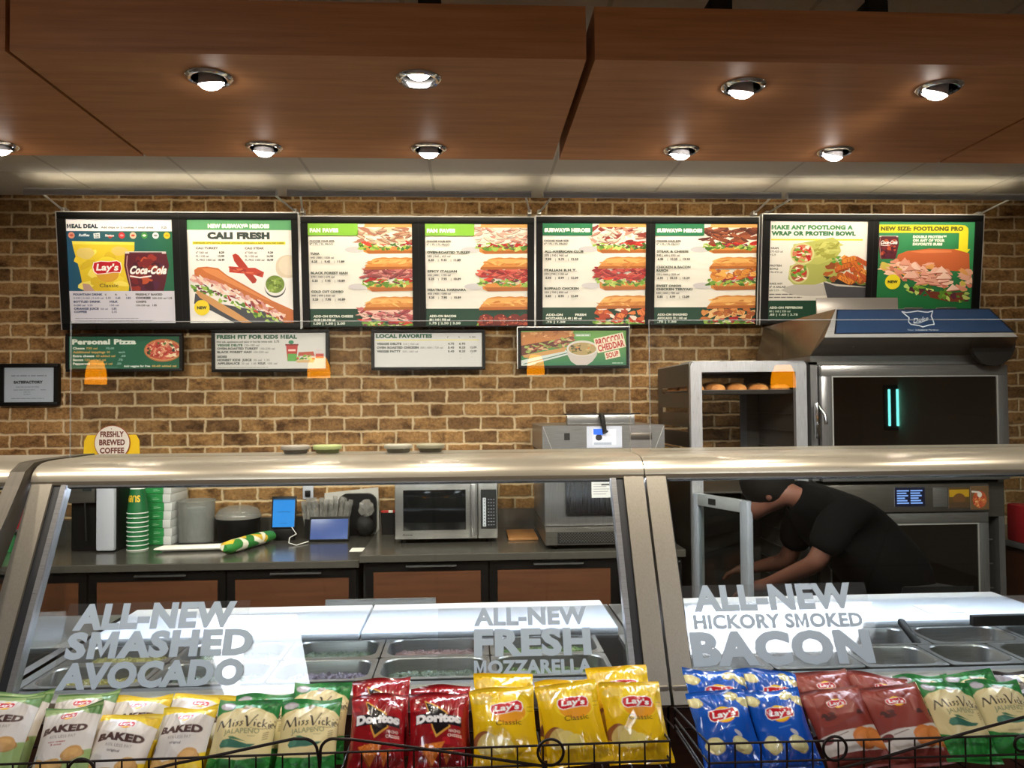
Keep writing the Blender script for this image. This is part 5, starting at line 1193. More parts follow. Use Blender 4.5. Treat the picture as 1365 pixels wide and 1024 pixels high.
q1 = P(411, 719, 4.33); q2 = P(465, 719, 4.33)
slate(q1.x, q2.x, 4.33, ZL + 0.002, 0.135, 0.30, 0, (82, 112, 190), 0.62, 'tablet', 'small black tablet lying sideways with dim blue screen, right of the phone', 'tablet', 0.0, False)
pts = [P(389, 703, 4.40), P(395, 712, 4.34), P(386, 717, 4.31), P(385, 724, 4.24), P(395, 727, 4.22), P(411, 722, 4.30)]
for v in pts: v.z = max(v.z, ZL + 0.003)
tag(M().tube(pts, 0.0025, mat('cable_white', (220, 220, 218), 0.5), 8).build('charging_cable'), 'white charging cable looping between phone and tablet', 'cable')

def cutlery():
    b = P(432, 712, 4.46); t = thing('cutlery_holder', (b.x, 4.47, ZL), 'black box holder full of wrapped cutlery behind the tablet', 'holder')
    m = M(); x0, x1 = P(408, 700, 4.46).x, P(462, 700, 4.46).x
    m.box((x0, 4.42, ZL + 0.0005), (x1, 4.425, ZL + 0.11), BLACK).box((x0, 4.515, ZL + 0.0005), (x1, 4.52, ZL + 0.11), BLACK).box((x0, 4.425, ZL + 0.0005), (x0 + 0.005, 4.515, ZL + 0.11), BLACK).box((x1 - 0.005, 4.425, ZL + 0.0005), (x1, 4.515, ZL + 0.11), BLACK).box((x0 + 0.005, 4.425, ZL + 0.0005), (x1 - 0.005, 4.515, ZL + 0.006), BLACK).build('box', t)
    q = random.Random(12); fm = glass('crinkled_film', (235, 235, 235), 0.16, 0.12, 0.22, (190, 188, 184))
    for i in range(22):
        k = thing('cutlery_packet', (x0 + 0.018 + (x1 - x0 - 0.036) * (i % 11) / 10, 4.445 + 0.045 * (i // 11), ZL + 0.012), 'black plastic cutlery in clear film, standing in the black holder', 'cutlery', (q.uniform(-0.12, 0.05), ((i % 11) / 10 - 0.5) * 0.35 + q.uniform(-0.05, 0.05), q.uniform(-0.5, 0.5)), 'wrapped cutlery packets in the holder')
        h = q.uniform(0.18, 0.205)
        M().box((-0.006, -0.002, 0.002), (0.006, 0.002, h - 0.055), BLACK, 0.001).lathe([(0.001, 0), (0.010, 0.012), (0.013, 0.028), (0.010, 0.045), (0.002, 0.05)], BLACK, (0, 0, h - 0.058), 10, Matrix.Diagonal((1, 0.25, 1, 1))).build('spoon', k, local=True)
        vs = []; n = 9
        for j in range(n):
            zz = 0.001 + (h + 0.012) * j / (n - 1)
            for sgn in (-1, 1):
                for xx in (-0.013, -0.004, 0.005, 0.013): vs.append((xx + q.uniform(-.002, .002), sgn * (0.0045 + q.uniform(0, 0.003)) * (0.3 if abs(xx) > .01 else 1), zz))
        fs = []
        for j in range(n - 1):
            for s_ in range(2):
                for i2 in range(3):
                    a0 = j * 8 + s_ * 4 + i2; fs.append((a0, a0 + 1, a0 + 9, a0 + 8))
        M().add(vs, fs, fm).build('wrapper', k, local=True)
cutlery()
def tray_back():
    x0, x1 = P(432, 700, 4.54).x, P(503, 700, 4.54).x
    tag(M().prism([(x0, ZL + 0.001), (x1 + 0.01, ZL + 0.001), (x1 + 0.004, P(501, 650, 4.54).z), (x0, P(431, 658, 4.54).z)], 4.556, 4.562, mat('pale_board', (176, 174, 170), 0.5), 'Y').build('pale_board'), 'pale board leaning on the brick wall behind the black rounded tray', 'board')
    a, b = P(450, 700, 4.50).x, P(501, 700, 4.50).x; h = P(470, 659, 4.50).z - ZL
    m = M(); m.loft([[(x, 4.545 - 0.03, ZL + 0.001 + (y + h / 2)) for x, y, _ in rrect(b - a, h - 0.002, 0.05, 0, 6, (a + b) / 2)], [(x, 4.553, ZL + 0.001 + (y + h / 2)) for x, y, _ in rrect(b - a, h - 0.002, 0.05, 0, 6, (a + b) / 2)]], BLACK, True, True, False)
    tag(m.build('black_tray'), 'upright black tray with rounded corners behind the cutlery', 'tray')
    c = P(486, 684, 4.45); q = random.Random(5)
    tag(M().blob((c.x, 4.465, ZL + 0.068), (0.05, 0.035, 0.058), BLACKM, 3, 0.12, 4).build('black_bag'), 'crumpled black plastic bag right of the cutlery holder', 'bag')
    fm = glass('crinkled_film', (235, 235, 235), 0.16, 0.12, 0.22)
    tag(M().blob((c.x + 0.012, 4.44, ZL + 0.166), (0.036, 0.02, 0.045), fm, 3, 0.3, 8).build('clear_wrap'), 'clump of clear crinkled plastic wrap on the black bag', 'plastic wrap')
    n = PZ(482, 733, ZL); tag(M().box((n.x - 0.055, n.y - 0.05, ZL + 0.0004), (n.x + 0.055, n.y + 0.05, ZL + 0.0016), mat('paper', (236, 232, 226), 0.7)).build('paper_note'), 'white paper note lying at the right end of left worktop', 'paper')
    e = PZ(518, 712, ZR); t = thing('black_bin', (e.x, 4.40, ZR), 'small black bin with red packets left of the microwave', 'bin'); w_ = 0.037
    M().loft([rrect(2 * w_, 2 * w_, 0.01, 0.0006, 4), rrect(2.2 * w_, 2.2 * w_, 0.01, 0.12, 4), rrect(2.06 * w_, 2.06 * w_, 0.009, 0.12, 4), rrect(1.9 * w_, 1.9 * w_, 0.009, 0.01, 4)], BLACK, True, True, False).build('tub', t, local=True)
    for i in range(4):
        r = tag(M().box((-0.012, -0.003, 0), (0.012, 0.003, 0.06), mat('sachet_red' if i != 2 else 'sachet_white', (170, 40, 34) if i != 2 else (220, 214, 206), 0.4), 0.002).build('sauce_packet', None, local=True), 'red sauce packet sticking out of the small black bin' if i != 2 else 'white sauce packet sticking out of the small black bin', 'packet', 'red packets in the black bin' if i != 2 else None)
        r.location = (e.x - 0.022 + 0.015 * i, 4.39 + 0.006 * (i % 2), ZR + 0.07); r.rotation_euler = (0.05, (i - 1.5) * 0.12, 0.3 * i - 0.4)
tray_back()

def outlet():
    b = P(411, 656, 4.595); t = thing('power_outlet', (b.x, 4.596, b.z), 'small white power outlet on brick above the tablet', 'outlet')
    M().box((b.x - 0.03, 4.585, b.z - 0.04), (b.x + 0.03, 4.599, b.z + 0.045), mat('pale_plastic', (176, 180, 192), 0.4), 0.003).build('plate', t)
    M().box((b.x - 0.015, 4.57, b.z - 0.025), (b.x + 0.015, 4.5845, b.z + 0.01), BLACK, 0.003).build('plug', t)
outlet()

# microwave
def microwave():
    yf = 4.07; x0, x1 = P(526.5, 690, yf).x, P(663.5, 690, yf).x; z0 = ZR + 0.022; z1 = 1.285
    t = thing('microwave', ((x0 + x1) / 2, yf, ZR), 'stainless steel microwave oven on the worktop behind the middle counter', 'microwave')
    M().box((x0, yf, z0), (x1, 4.52, z1), STEEL, 0.006).build('body', t)
    xd = P(636.5, 690, yf).x
    d = M().box((x0 + 0.002, yf - 0.022, z0 + 0.002), (xd, yf - 0.001, z1 - 0.002), STEEL, 0.004).build('door', t)
    M().box((P(538, 690, yf).x, yf - 0.0245, P(580, 706, yf).z), (P(621, 690, yf).x, yf - 0.0215, P(580, 652.5, yf).z), mat('microwave_window', (12, 14, 16), 0.08), 0.001).build('window', d)
    M().box((xd - 0.034, yf - 0.04, z0 + 0.012), (xd - 0.006, yf - 0.0225, z1 - 0.012), STEELV, 0.008).build('handle', d)
    M().box((xd + 0.003, yf - 0.022, z0 + 0.002), (x1 - 0.002, yf - 0.001, z1 - 0.002), STEEL, 0.004).build('control_panel', t)
    A = Art(21, 52); A.rect(0, 0, 21, 52, (14, 15, 18)); A.rect(1.5, 1.5, 19.5, 9, (24, 28, 30)); A.rect(2.6, 11, 7, 49, (170, 176, 186))
    for i in range(9):
        A.disc(4.8, 13.4 + 4.2 * i, 0.8, 0.8, (50, 54, 60), n=8)
        for x in (10.5, 14, 17.5): A.rect(x - 0.9, 12.8 + 4.2 * i, x + 0.9, 13.8 + 4.2 * i, (140, 146, 156))
    A.build('keypad', t, (P(641, 690, yf).x - t.location.x, -0.0226, P(650, 652, yf).z - ZR), (P(661.5, 690, yf).x - P(641, 690, yf).x) / 21, (P(650, 652, yf).z - P(650, 704, yf).z) / 52, back=0.0004)
    A = Art(40, 6); A.rect(0, 0, 40, 6, (150, 150, 150)); A.txt('Amana', 1, 4.8, 3.6, (30, 30, 32), bold=0.03, width=13, shear=0.1)
    b = M(); v, tr = text('Amana', 0, 0, 0.009, 'L', 0.03, 0.05, 0.1, 0, False); bx, bz = P(537, 713, yf).x, P(537, 713.5, yf).z
    b.add([(bx + p[0], yf - 0.0226, bz + p[1]) for p in v], [tuple(int(i) for i in r) for r in tr], BLACK).build('badge', t)
    for x in (x0 + 0.04, x1 - 0.04):
        for y in (yf + 0.03, 4.48): M().lathe([(0.014, 0.0005), (0.012, 0.0225)], BLACK, (x, y, ZR), 14).build('foot', t)
microwave()
tag(M().box((0.19, 4.10, ZR + 0.0006), (0.345, 4.40, ZR + 0.013), mat('brown_board', (150, 104, 60), 0.6), 0.003).build('brown_folder'), 'brown clipboard lying between the microwave and the toaster oven', 'clipboard')

# toaster oven
def toaster_oven():
    yf = 3.86; x0, x1 = P(723, 590, yf).x, P(886, 590, yf).x; zt = P(800, 567, yf).z; zh = P(800, 602, yf).z
    t = thing('toaster_oven', ((x0 + x1) / 2, yf, ZR), 'tall stainless countertop sandwich toaster with lit blue display', 'oven')
    bx0, bx1 = P(726, 680, yf).x, x1 - 0.01
    M().prism([(x0, zh), (x1, zh), (x1, zt - 0.004), (x1 - 0.006, zt), (x0 + 0.006, zt), (x0, zt - 0.004)], yf, 4.5, STEEL, 'Y').build('control_hood', t)
    M().box((x0 + 0.004, yf + 0.012, zh - 0.014), (x1 - 0.004, 4.48, zh - 0.0005), BLACK).build('shadow_gap', t)
    zb = P(760, 702, yf).z
    M().box((bx0, yf + 0.01, zb), (bx1, 4.5, zh - 0.0145), STEELV, 0.006).build('body', t)
    dw = brushed('oven_door_steel', (132, 134, 138), 0.28, (60, 60, 2)); d0, d1 = P(754, 680, yf).x, bx1 - 0.03; dz0 = P(760, 686, yf).z
    d = M().box((d0, yf - 0.012, dz0), (d1, yf + 0.0095, zh - 0.02), dw, 0.006).build('door', t)
    A = Art(30, 24); A.rect(0, 0, 30, 24, (206, 208, 210))
    for i in range(6): A.rect(2, 4 + 3 * i, 22 - 2 * (i % 3), 5 + 3 * i, (150, 150, 154))
    A.rect(12, 7, 22, 9.2, (60, 60, 64))
    A.build('notice', d, (P(788, 642, yf).x - t.location.x, -0.0128, P(800, 637, yf).z - ZR), 0.0040, 0.0040, back=0.0003)
    # base with intake grille
    gz = P(760, 734, yf - 0.03).z
    M().prism([(yf - 0.01, zb - 0.001), (4.5, zb - 0.001), (4.5, ZR + 0.02), (yf + 0.02, ZR + 0.02), (yf - 0.045, ZR + 0.024), (yf - 0.045, zb - 0.018)], bx0, bx1, STEELD).build('base', t)
    g = M(); gx0, gx1 = P(742, 720, yf).x, bx1 - 0.02; dm = mat('grille_dark', (14, 14, 15), 0.6)
    g.box((gx0, yf - 0.0475, ZR + 0.03), (gx1, yf - 0.0455, zb - 0.022), dm)
    for r in range(7):
        for c in range(34):
            X = gx0 + 0.01 + (gx1 - gx0 - 0.02) * (c + 0.5 * (r % 2)) / 34; Z = ZR + 0.036 + (zb - 0.03 - ZR - 0.036) * r / 6
            g.box((X, yf - 0.0485, Z), (X + 0.006, yf - 0.0474, Z + 0.0045), STEELD)
    g.build('intake_grille', t)
    for x in (bx0 + 0.05, bx1 - 0.05):
        for y in (yf + 0.06, 4.4): M().lathe([(0.02, 0.0005), (0.018, 0.0195)], BLACK, (x, y, ZR), 14).build('foot', t)
    # display plate
    W = P(829, 580, yf).x - P(782, 580, yf).x; H = P(800, 568.5, yf).z - P(800, 597, yf).z
    A = Art(48, 29); A.rect(0, 0, 48, 29, (178, 184, 200)); A.rect(8, 4, 40, 25, (206, 212, 226)); A.rect(9.5, 21.5, 34, 25, (150, 160, 176)); A.disc(16.5, 15, 4.6, 4.4, (28, 30, 36), n=20)
    A.build('display_plate', t, (P(782, 580, yf).x - t.location.x, -0.0012, P(800, 568.5, yf).z - ZR), W / 48, H / 29, back=0.0006)
    k = W / 48
    M().box((P(791, 580, yf).x, yf - 0.0026, P(800, 579.5, yf).z), (P(804, 580, yf).x, yf - 0.0016, P(800, 572, yf).z), emit('blue_display', (70, 120, 255), 1.3)).build('lit_display', t)
    M().box((P(752, 580, yf).x, yf - 0.002, P(755, 587, yf).z), (P(759.5, 580, yf).x, yf - 0.0003, P(755, 577.5, yf).z), BLACKM).build('port', t)
    M().box((P(840, 580, yf).x, yf - 0.004, P(850, 586, yf).z), (P(869, 580, yf).x, yf - 0.0003, P(850, 577, yf).z), mat('badge_metal', (90, 86, 80), 0.35, 0.8), 0.001).build('badge', t)
    for xa, xb, xc in ((x0 + 0.004, x0 + 0.05, 1), (x1 - 0.004, x1 - 0.05, -1)):
        M().tube([(xa, yf - 0.0015, zt - 0.006), (xb, yf - 0.0015, zh + 0.004)], 0.0015, SILVER, 6).build('edge_fold', t)
    # top bar and hanging handle
    hz0, hz1 = zt + 0.002, P(800, 553, yf).z
    M().box((P(757, 560, yf).x, yf + 0.03, hz0), (P(848, 560, yf).x, yf + 0.08, hz1), STEEL, 0.004).box((P(755, 560, yf).x, yf + 0.05, hz1), (P(857, 560, yf).x, yf + 0.14, hz1 + 0.006), BLACK, 0.002).build('top_bar', t)
    hx = P(802, 560, yf).x
    M().tube([(hx, yf + 0.03, hz1 - 0.003), (hx + 0.002, yf - 0.005, hz1 - 0.010), (hx + 0.008, yf - 0.03, zt - 0.025), (hx + 0.012, yf - 0.035, zt - 0.034)], [0.012, 0.013, 0.011, 0.016], BLACK, 12).build('handle', t)
toaster_oven()

# cartons seen through the far left unit
for (pa, pb, c, lab) in (((-20, 682), (29, 670), (150, 28, 36), 'dark red carton on the worktop seen through the far left glass'), ((-26, 727), (12, 713), (26, 122, 70), 'green carton under a red one seen through the far left glass')):
    pass
def shelf_left():
    x0, x1 = -2.72, P(29, 690, 4.2).x + 0.02
    t = thing('packet_shelf', ((x0 + x1) / 2, 4.3, ZL), 'small steel shelf with coloured cartons at far left, behind glass', 'shelf')
    M().box((x0, 4.16, 1.045), (x1, 4.5, 1.055), STEEL).build('shelf_board', t)
    for x in (x0 + 0.01, x1 - 0.01):
        for y in (4.17, 4.49): M().box((x - 0.006, y - 0.006, ZL + 0.0005), (x + 0.006, y + 0.006, 1.0448), STEEL).build('leg', t)
    tag(M().box((x0 + 0.02, 4.17, 1.0556), (x1 - 0.01, 4.40, 1.15), mat('carton_red', (150, 28, 36), 0.45), 0.003).build('red_carton'), 'dark red carton on the small shelf at far left', 'carton')
    tag(M().box((x0 + 0.03, 4.17, ZL + 0.0006), (P(14, 720, 4.17).x, 4.40, ZL + 0.085), mat('carton_green', (38, 132, 68), 0.5), 0.003).build('green_carton'), 'green carton under the small shelf at far left', 'carton')
shelf_left()

# ================================================================== oven, bread cabinet, worker
YO = 3.75
def oven():
    x0, x1 = P(1081, 540, YO).x, P(1341, 540, YO).x
    zt = P(1200, 474, YO).z; zd1 = P(1210, 487, YO).z; zd0 = P(1210, 640, YO).z
    t = thing('baking_oven', ((x0 + x1) / 2, 4.1, 0), 'tall stainless baking oven with blue headed hood, beside the bread cabinet', 'oven')
    body = M()
    body.box((x0, YO + 0.03, 1.27), (x0 + 0.03, 4.5, zt), STEELV).box((x1 - 0.03, YO + 0.03, 1.27), (x1, 4.5, zt), STEELV).box((x0 + 0.03, 4.46, 1.27), (x1 - 0.03, 4.5, zt), STEELD)
    body.box((x0 + 0.03, YO + 0.03, zt - 0.02), (x1 - 0.03, 4.46, zt), STEELD).box((x0, YO + 0.03, 1.10), (x1, 4.5, 1.27), STEELD)
    body.box((x0, YO + 0.03, 0.1), (x0 + 0.03, 4.5, 1.10), STEELV).box((x1 - 0.03, YO + 0.03, 0.1), (x1, 4.5, 1.10), STEELV).box((x0 + 0.03, 4.46, 0.1), (x1 - 0.03, 4.5, 1.10), STEELD).box((x0, YO + 0.03, 0.06), (x1, 4.5, 0.1), STEELD)
    body.build('body', t)
    f = M(); a = P(1091, 540, YO).x
    f.box((x0, YO, 1.29), (a - 0.002, YO + 0.029, zt - 0.03), STEELV).box((x0, YO, zd1 + 0.004), (x1, YO + 0.029, zt), STEEL); f.build('front_frame', t)
    # upper glass door
    def gdoor(xa, xb, za, zb, name, fw, parent):
        d = M()
        d.box((xa, YO - 0.035, zb - fw), (xb, YO - 0.002, zb), STEEL, 0.003).box((xa, YO - 0.035, za), (xb, YO - 0.002, za + fw), STEEL, 0.003).box((xa, YO - 0.035, za + fw), (xa + fw, YO - 0.002, zb - fw), STEELV, 0.003).box((xb - fw, YO - 0.035, za + fw), (xb, YO - 0.002, zb - fw), STEELV, 0.003)
        d = d.build(name, parent)
        M().box((xa + fw, YO - 0.030, za + fw), (xb - fw, YO - 0.024, zb - fw), DOORGLASS).build('glass', d)
        g = M(); e = 0.006
        for p, q in (((xa + fw, za + fw), (xa + fw + e, zb - fw)), ((xb - fw - e, za + fw), (xb - fw, zb - fw)), ((xa + fw + e, zb - fw - e), (xb - fw - e, zb - fw))): g.box((p[0], YO - 0.036, p[1]), (q[0], YO - 0.031, q[1]), SILVER)
        g.build('glass_trim', d); return d
    dx1 = P(1338, 540, YO).x
    d = gdoor(a, dx1, zd0, zd1, 'door', 0.052, t)
    hx = P(1092, 560, YO - 0.05).x; h0, h1 = P(1092, 585, YO - 0.05).z, P(1092, 537, YO - 0.05).z
    M().box((hx - 0.02, YO - 0.06, h0), (hx + 0.004, YO - 0.036, h1), CHROME, 0.006).tube([(hx - 0.006, YO - 0.058, h1 - 0.01), (hx + 0.012, YO - 0.085, (h0 + h1) / 2 + 0.03), (hx + 0.016, YO - 0.09, h0 + 0.07)], 0.007, CHROME, 10).build('latch', d)
    # racks inside
    for zz in (1.42, 1.60):
        r = M()
        for i in range(14): X = x0 + 0.08 + (x1 - x0 - 0.16) * i / 13; r.tube([(X, YO + 0.06, zz), (X, 4.42, zz)], 0.003, STEEL, 6)
        r.tube([(x0 + 0.035, YO + 0.06, zz), (x1 - 0.035, YO + 0.06, zz)], 0.004, STEEL, 6).tube([(x0 + 0.035, 4.42, zz), (x1 - 0.035, 4.42, zz)], 0.004, STEEL, 6)
        r.build('oven_rack', t)
    # sloping control panel between the two chambers
    pz1, pz0 = P(1200, 646, YO - 0.03).z, P(1200, 683, YO - 0.03).z
    pf = YO - 0.034
    cp = M().box((a - 0.03, pf, pz0), (P(1318, 660, pf).x, YO + 0.0, pz1), STEELD, 0.003).build('control_panel', t)
    A = Art(38, 28); A.rect(0, 0, 38, 28, (10, 14, 40))
    for r in range(6):
        for c in range(2): 
            if r < 2 or c < 2: A.rect(3 + 17 * c, 4 + 3.6 * r, 3 + 17 * c + (15, 12, 14, 10, 13, 15)[r], 6 + 3.6 * r, (140, 180, 255))
    mm = bpy.data.materials.new('oven_screen'); mm.use_nodes = True; bs = mm.node_tree.nodes['Principled BSDF']; vc = mm.node_tree.nodes.new('ShaderNodeVertexColor'); vc.layer_name = 'Col'
    mm.node_tree.links.new(vc.outputs[0], bs.inputs['Emission Color']); bs.inputs['Emission Strength'].default_value = 0.9; bs.inputs['Base Color'].default_value = (0, 0, 0, 1)
    p, q = P(1192, 650, pf), P(1233, 675, pf); lx, ly, lz = t.location
    A.build('display', cp, (p.x - lx, pf - 0.0012 - ly, p.z - lz), (q.x - p.x) / 38, (p.z - q.z) / 28, mm, 0.0004)
    p, q = P(1243, 650, pf), P(1263, 676, pf)
    M().box((p.x, pf - 0.003, q.z), (q.x, pf - 0.0004, p.z), STEEL, 0.001).build('switch_plate', cp)
    p, q = P(1264, 650, pf), P(1293, 677, pf)
    A = Art(30, 28); A.rect(0, 0, 30, 28, (84, 64, 34)); A.rect(1, 3, 29, 13, (176, 138, 28)); A.disc(15, 16, 9, 8, (104, 70, 40)); A.rect(0, 20, 30, 28, (76, 58, 40))
    A.build('picture_sticker', cp, (p.x - lx, pf - 0.0012 - ly, p.z - lz), (q.x - p.x) / 30, (p.z - q.z) / 28, back=0.0004)
    p, q = P(1293, 648, pf), P(1329, 679, pf)
    A = Art(32, 30); g = random.Random(4); A.rect(0, 0, 32, 30, (104, 80, 56)); A.disc(16, 17, 12, 11, (176, 84, 50), n=26)
    blobs(A, g, 34, lambda r: (lambda an, k: (16 + 11 * k * math.cos(an), 17 + 10 * k * math.sin(an), an))(r.uniform(0, 6.28), math.sqrt(r.random())), [(206, 120, 70), (160, 50, 36), (220, 170, 110)], (1, 2.6), (0.8, 1.6)); A.disc(16, 11, 4, 3.6, (210, 206, 200), n=16); A.line([(2, 7), (16, 8)], 2.2, (206, 200, 194))
    A.build('pizza_sticker', cp, (p.x - lx, pf - 0.0012 - ly, p.z - lz), (P(1318, 660, pf).x - p.x) / 32, (p.z - q.z) / 30, back=0.0004)
    # lower proofing chamber door
    xa, xb = a - 0.02, P(1312, 700, YO).x
    d2 = gdoor(xa, xb, 0.16, pz0 - 0.006, 'lower_door', 0.05, t)
    for zz in (0.5, 0.62, 0.74, 0.86, 0.98):
        r = M(); r.tube([(x0 + 0.04, YO + 0.07, zz), (x1 - 0.04, YO + 0.07, zz)], 0.0035, STEEL, 6).tube([(x0 + 0.04, 4.40, zz), (x1 - 0.04, 4.40, zz)], 0.0035, STEEL, 6)
        for X in np.linspace(x0 + 0.05, x1 - 0.05, 12): r.tube([(X, YO + 0.07, zz), (X, 4.4, zz)], 0.0025, STEEL, 5)
        r.build('proofer_rack', t)
    M().box((x0 + 0.05, YO + 0.04, 0.0), (x0 + 0.1, YO + 0.09, 0.0598), BLACK).box((x1 - 0.1, YO + 0.04, 0), (x1 - 0.05, YO + 0.09, 0.0598), BLACK).box((x0 + 0.05, 4.35, 0), (x0 + 0.1, 4.4, 0.0598), BLACK).box((x1 - 0.1, 4.35, 0), (x1 - 0.05, 4.4, 0.0598), BLACK).build('foot', t)
    # hood
    yf = 3.50; fa, fb = P(1099, 450, yf), P(1357, 446, yf); yb = 3.64; fc, fd = P(1114, 412, yb), P(1312, 409, yb)
    hb = zt + 0.001
    vs = [(fa.x, yf, fa.z), (fb.x, yf, fa.z), (fd.x, yb, fc.z), (fc.x, yb, fc.z), (x0, YO, hb), (x1 + 0.02, YO, hb), (fd.x + 0.03, 4.5, fc.z), (fc.x - 0.02, 4.5, fc.z), (x0, 4.5, hb), (x1 + 0.02, 4.5, hb)]
    hm = brushed('hood_steel', (118, 106, 90), 0.25, (20, 3, 3), 0.7)
    h = M().add(vs, [(0, 4, 5, 1), (3, 2, 6, 7), (0, 3, 7, 8, 4), (1, 5, 9, 6, 2), (7, 6, 9, 8), (4, 8, 9, 5)], hm).build('hood', t)
    hf = M().add([vs[0], vs[1], vs[2], vs[3]], [(0, 1, 2, 3)], brushed('hood_front_steel', (200, 200, 200), 0.25, (2, 40, 40), 0.4)).build('hood_front', h)
    # blue plate on the sloping front, with shield shaped badge
    e0 = Vector(vs[1]) - Vector(vs[0]); up = (Vector(vs[3]) + Vector(vs[2])) / 2 - (Vector(vs[0]) + Vector(vs[1])) / 2; un = e0.normalized().cross(up.normalized()).normalized()
    def hp(px, py, n): # point of the sloped front seen at a pixel
        d = ray(px, py); c = Vector((0, 0, CAMH)); o = Vector(vs[0]); k = (o - c).dot(un) / d.dot(un); return c + d * k + un * n
    if un.y > 0: un = -un
    def plate(pts, n, m): 
        v = [hp(*p, n) for p in pts]; return v
    bl = mat('hood_blue', (40, 66, 104), 0.35); dk = mat('plate_edge', (14, 20, 30), 0.4)
    def quad(pts, n0, n1, m, mm): 
        v = [hp(*p, n0) for p in pts] + [hp(*p, n1) for p in pts]; k = len(pts)
        mm.add(v, [tuple(range(k)), tuple(range(2 * k - 1, k - 1, -1))] + [(i, i + k, (i + 1) % k + k, (i + 1) % k) for i in range(k)], m)
    q = M(); quad([(1112, 445.5), (1353, 443.5), (1319, 411.5), (1115.5, 413)], 0.0012, 0.0006, dk, q); quad([(1114, 444.5), (1349, 442.5), (1318, 412.8), (1117, 414.3)], 0.0020, 0.0013, bl, q)
    q.build('blue_plate', h)
    wm = mat('badge_white', (214, 224, 234), 0.5); q = M()
    def stroke(pts, wd):
        pts = [Vector(p) for p in pts]
        for u, v in zip(pts, pts[1:]):
            d = (v - u).normalized(); n = Vector((-d.y, d.x)) * wd / 2; u2 = u - d * wd * 0.3; v2 = v + d * wd * 0.3
            q.add([hp(*p, 0.0026) for p in (u2 + n, v2 + n, v2 - n, u2 - n)], [(3, 2, 1, 0)], wm)
    sh = [(1202, 416), (1208, 417.2), (1214, 416.6), (1223, 415.2), (1232, 416.6), (1237, 416.8), (1243, 415.2), (1241, 422), (1244, 429), (1245, 433), (1238, 434), (1230, 436.4), (1225, 434.6), (1214, 433), (1211, 430), (1211.5, 424), (1207, 420.5), (1202, 416)]
    stroke(sh, 1.3)
    def stxt(s_, x, y, hgt, wd, rot, shear):
        v, tr = text(s_, 0, 0, hgt, 'C', 0.0, wd, shear, rot, True)
        q.add([hp(x + p[0], y + p[1], 0.0026) for p in v], [tuple(int(i) for i in r) for r in tr], wm)
    stxt('Duke', 1227, 429.5, 6, 20, 0.18, 0.35); stroke([(1218, 431.5), (1226, 431), (1236, 427)], 0.8)
    stxt('Your Solutions Partner', 1230, 441.4, 2.0, 42, 0.0, 0.0); q.build('badge', h)
    for p0, p1 in ((1204, 1231), (1247, 1276)):
        u, v = P(p0, 409, 3.70), P(p1, 408, 3.70); tz = fc.z
        M().tube([(u.x, 3.70, tz + 0.0005), (u.x + 0.008, 3.70, tz + 0.010), (v.x - 0.008, 3.70, tz + 0.010), (v.x, 3.70, tz + 0.0005)], 0.004, STEELD, 8).build('lift_handle', h)
    # side vents and dark cover at the right
    M().lathe([(0.11, -0.012), (0.11, 0.012)], BLACKM, (P(1322, 449, 3.66).x, 3.66, P(1322, 452, 3.66).z - 0.02), 24, Matrix.Rotation(rad(90), 4, 'X')).build('fan_cover', h)
    M().loft([[(x1 + 0.001, 4.0 + x, 1.58 + y) for x, y, _ in rrect(0.42, 0.42, 0.14, 0, 6)], [(x1 + 0.03, 4.0 + x * 0.9, 1.58 + y * 0.9) for x, y, _ in rrect(0.42, 0.42, 0.14, 0, 6)]], BLACKM, True, True, False).build('side_cover', t)
    v = M(); xv = P(1081, 520, YO).x
    for i in range(9): v.box((x0 - 0.0015, YO + 0.06, 1.60 + 0.016 * i), (x0 - 0.0003, YO + 0.12, 1.606 + 0.016 * i), BLACKM)
    v.build('side_vent', t)
    p, q2 = P(1088, 397, 3.95), P(1197, 413, 3.95)
    s = tag(M().box((p.x, 3.948, fc.z + 0.0005), (q2.x, 3.956, p.z), mat('grey_card', (176, 170, 162), 0.35, 0.3), 0.002).build('grey_plate'), 'flat grey plate standing on top of the oven hood in front of the wrap poster', 'plate')
    bq = P(1257, 404, 3.80); tag(M().box((bq.x - 0.015, 3.79, fc.z + 0.0005), (bq.x + 0.015, 3.82, fc.z + 0.018), mat('label_white', (214, 206, 190), 0.5), 0.002).build('white_block'), 'tiny white block on top of the oven hood by the green poster', 'block')
    e = thing('red_container', (P(1352, 700, 3.95).x, 3.95, 0), 'dark red container standing on a steel stand right of the oven', 'container')
    ex = P(1345, 700, 3.95).x; zb = P(1352, 722, 3.95).z
    M().box((ex + 0.02, 3.80, zb - 0.03), (ex + 0.4, 4.5, zb), STEEL, 0.003).box((ex + 0.04, 3.83, 0), (ex + 0.38, 4.48, zb - 0.0305), DARKWOOD).build('stand', e)
    M().box((ex - 0.0 + 0.022, 3.86, zb + 0.0005), (ex + 0.2, 4.0, P(1352, 672, 3.95).z), mat('carton_red', (150, 28, 36), 0.45), 0.01).build('box_body', e)
oven()

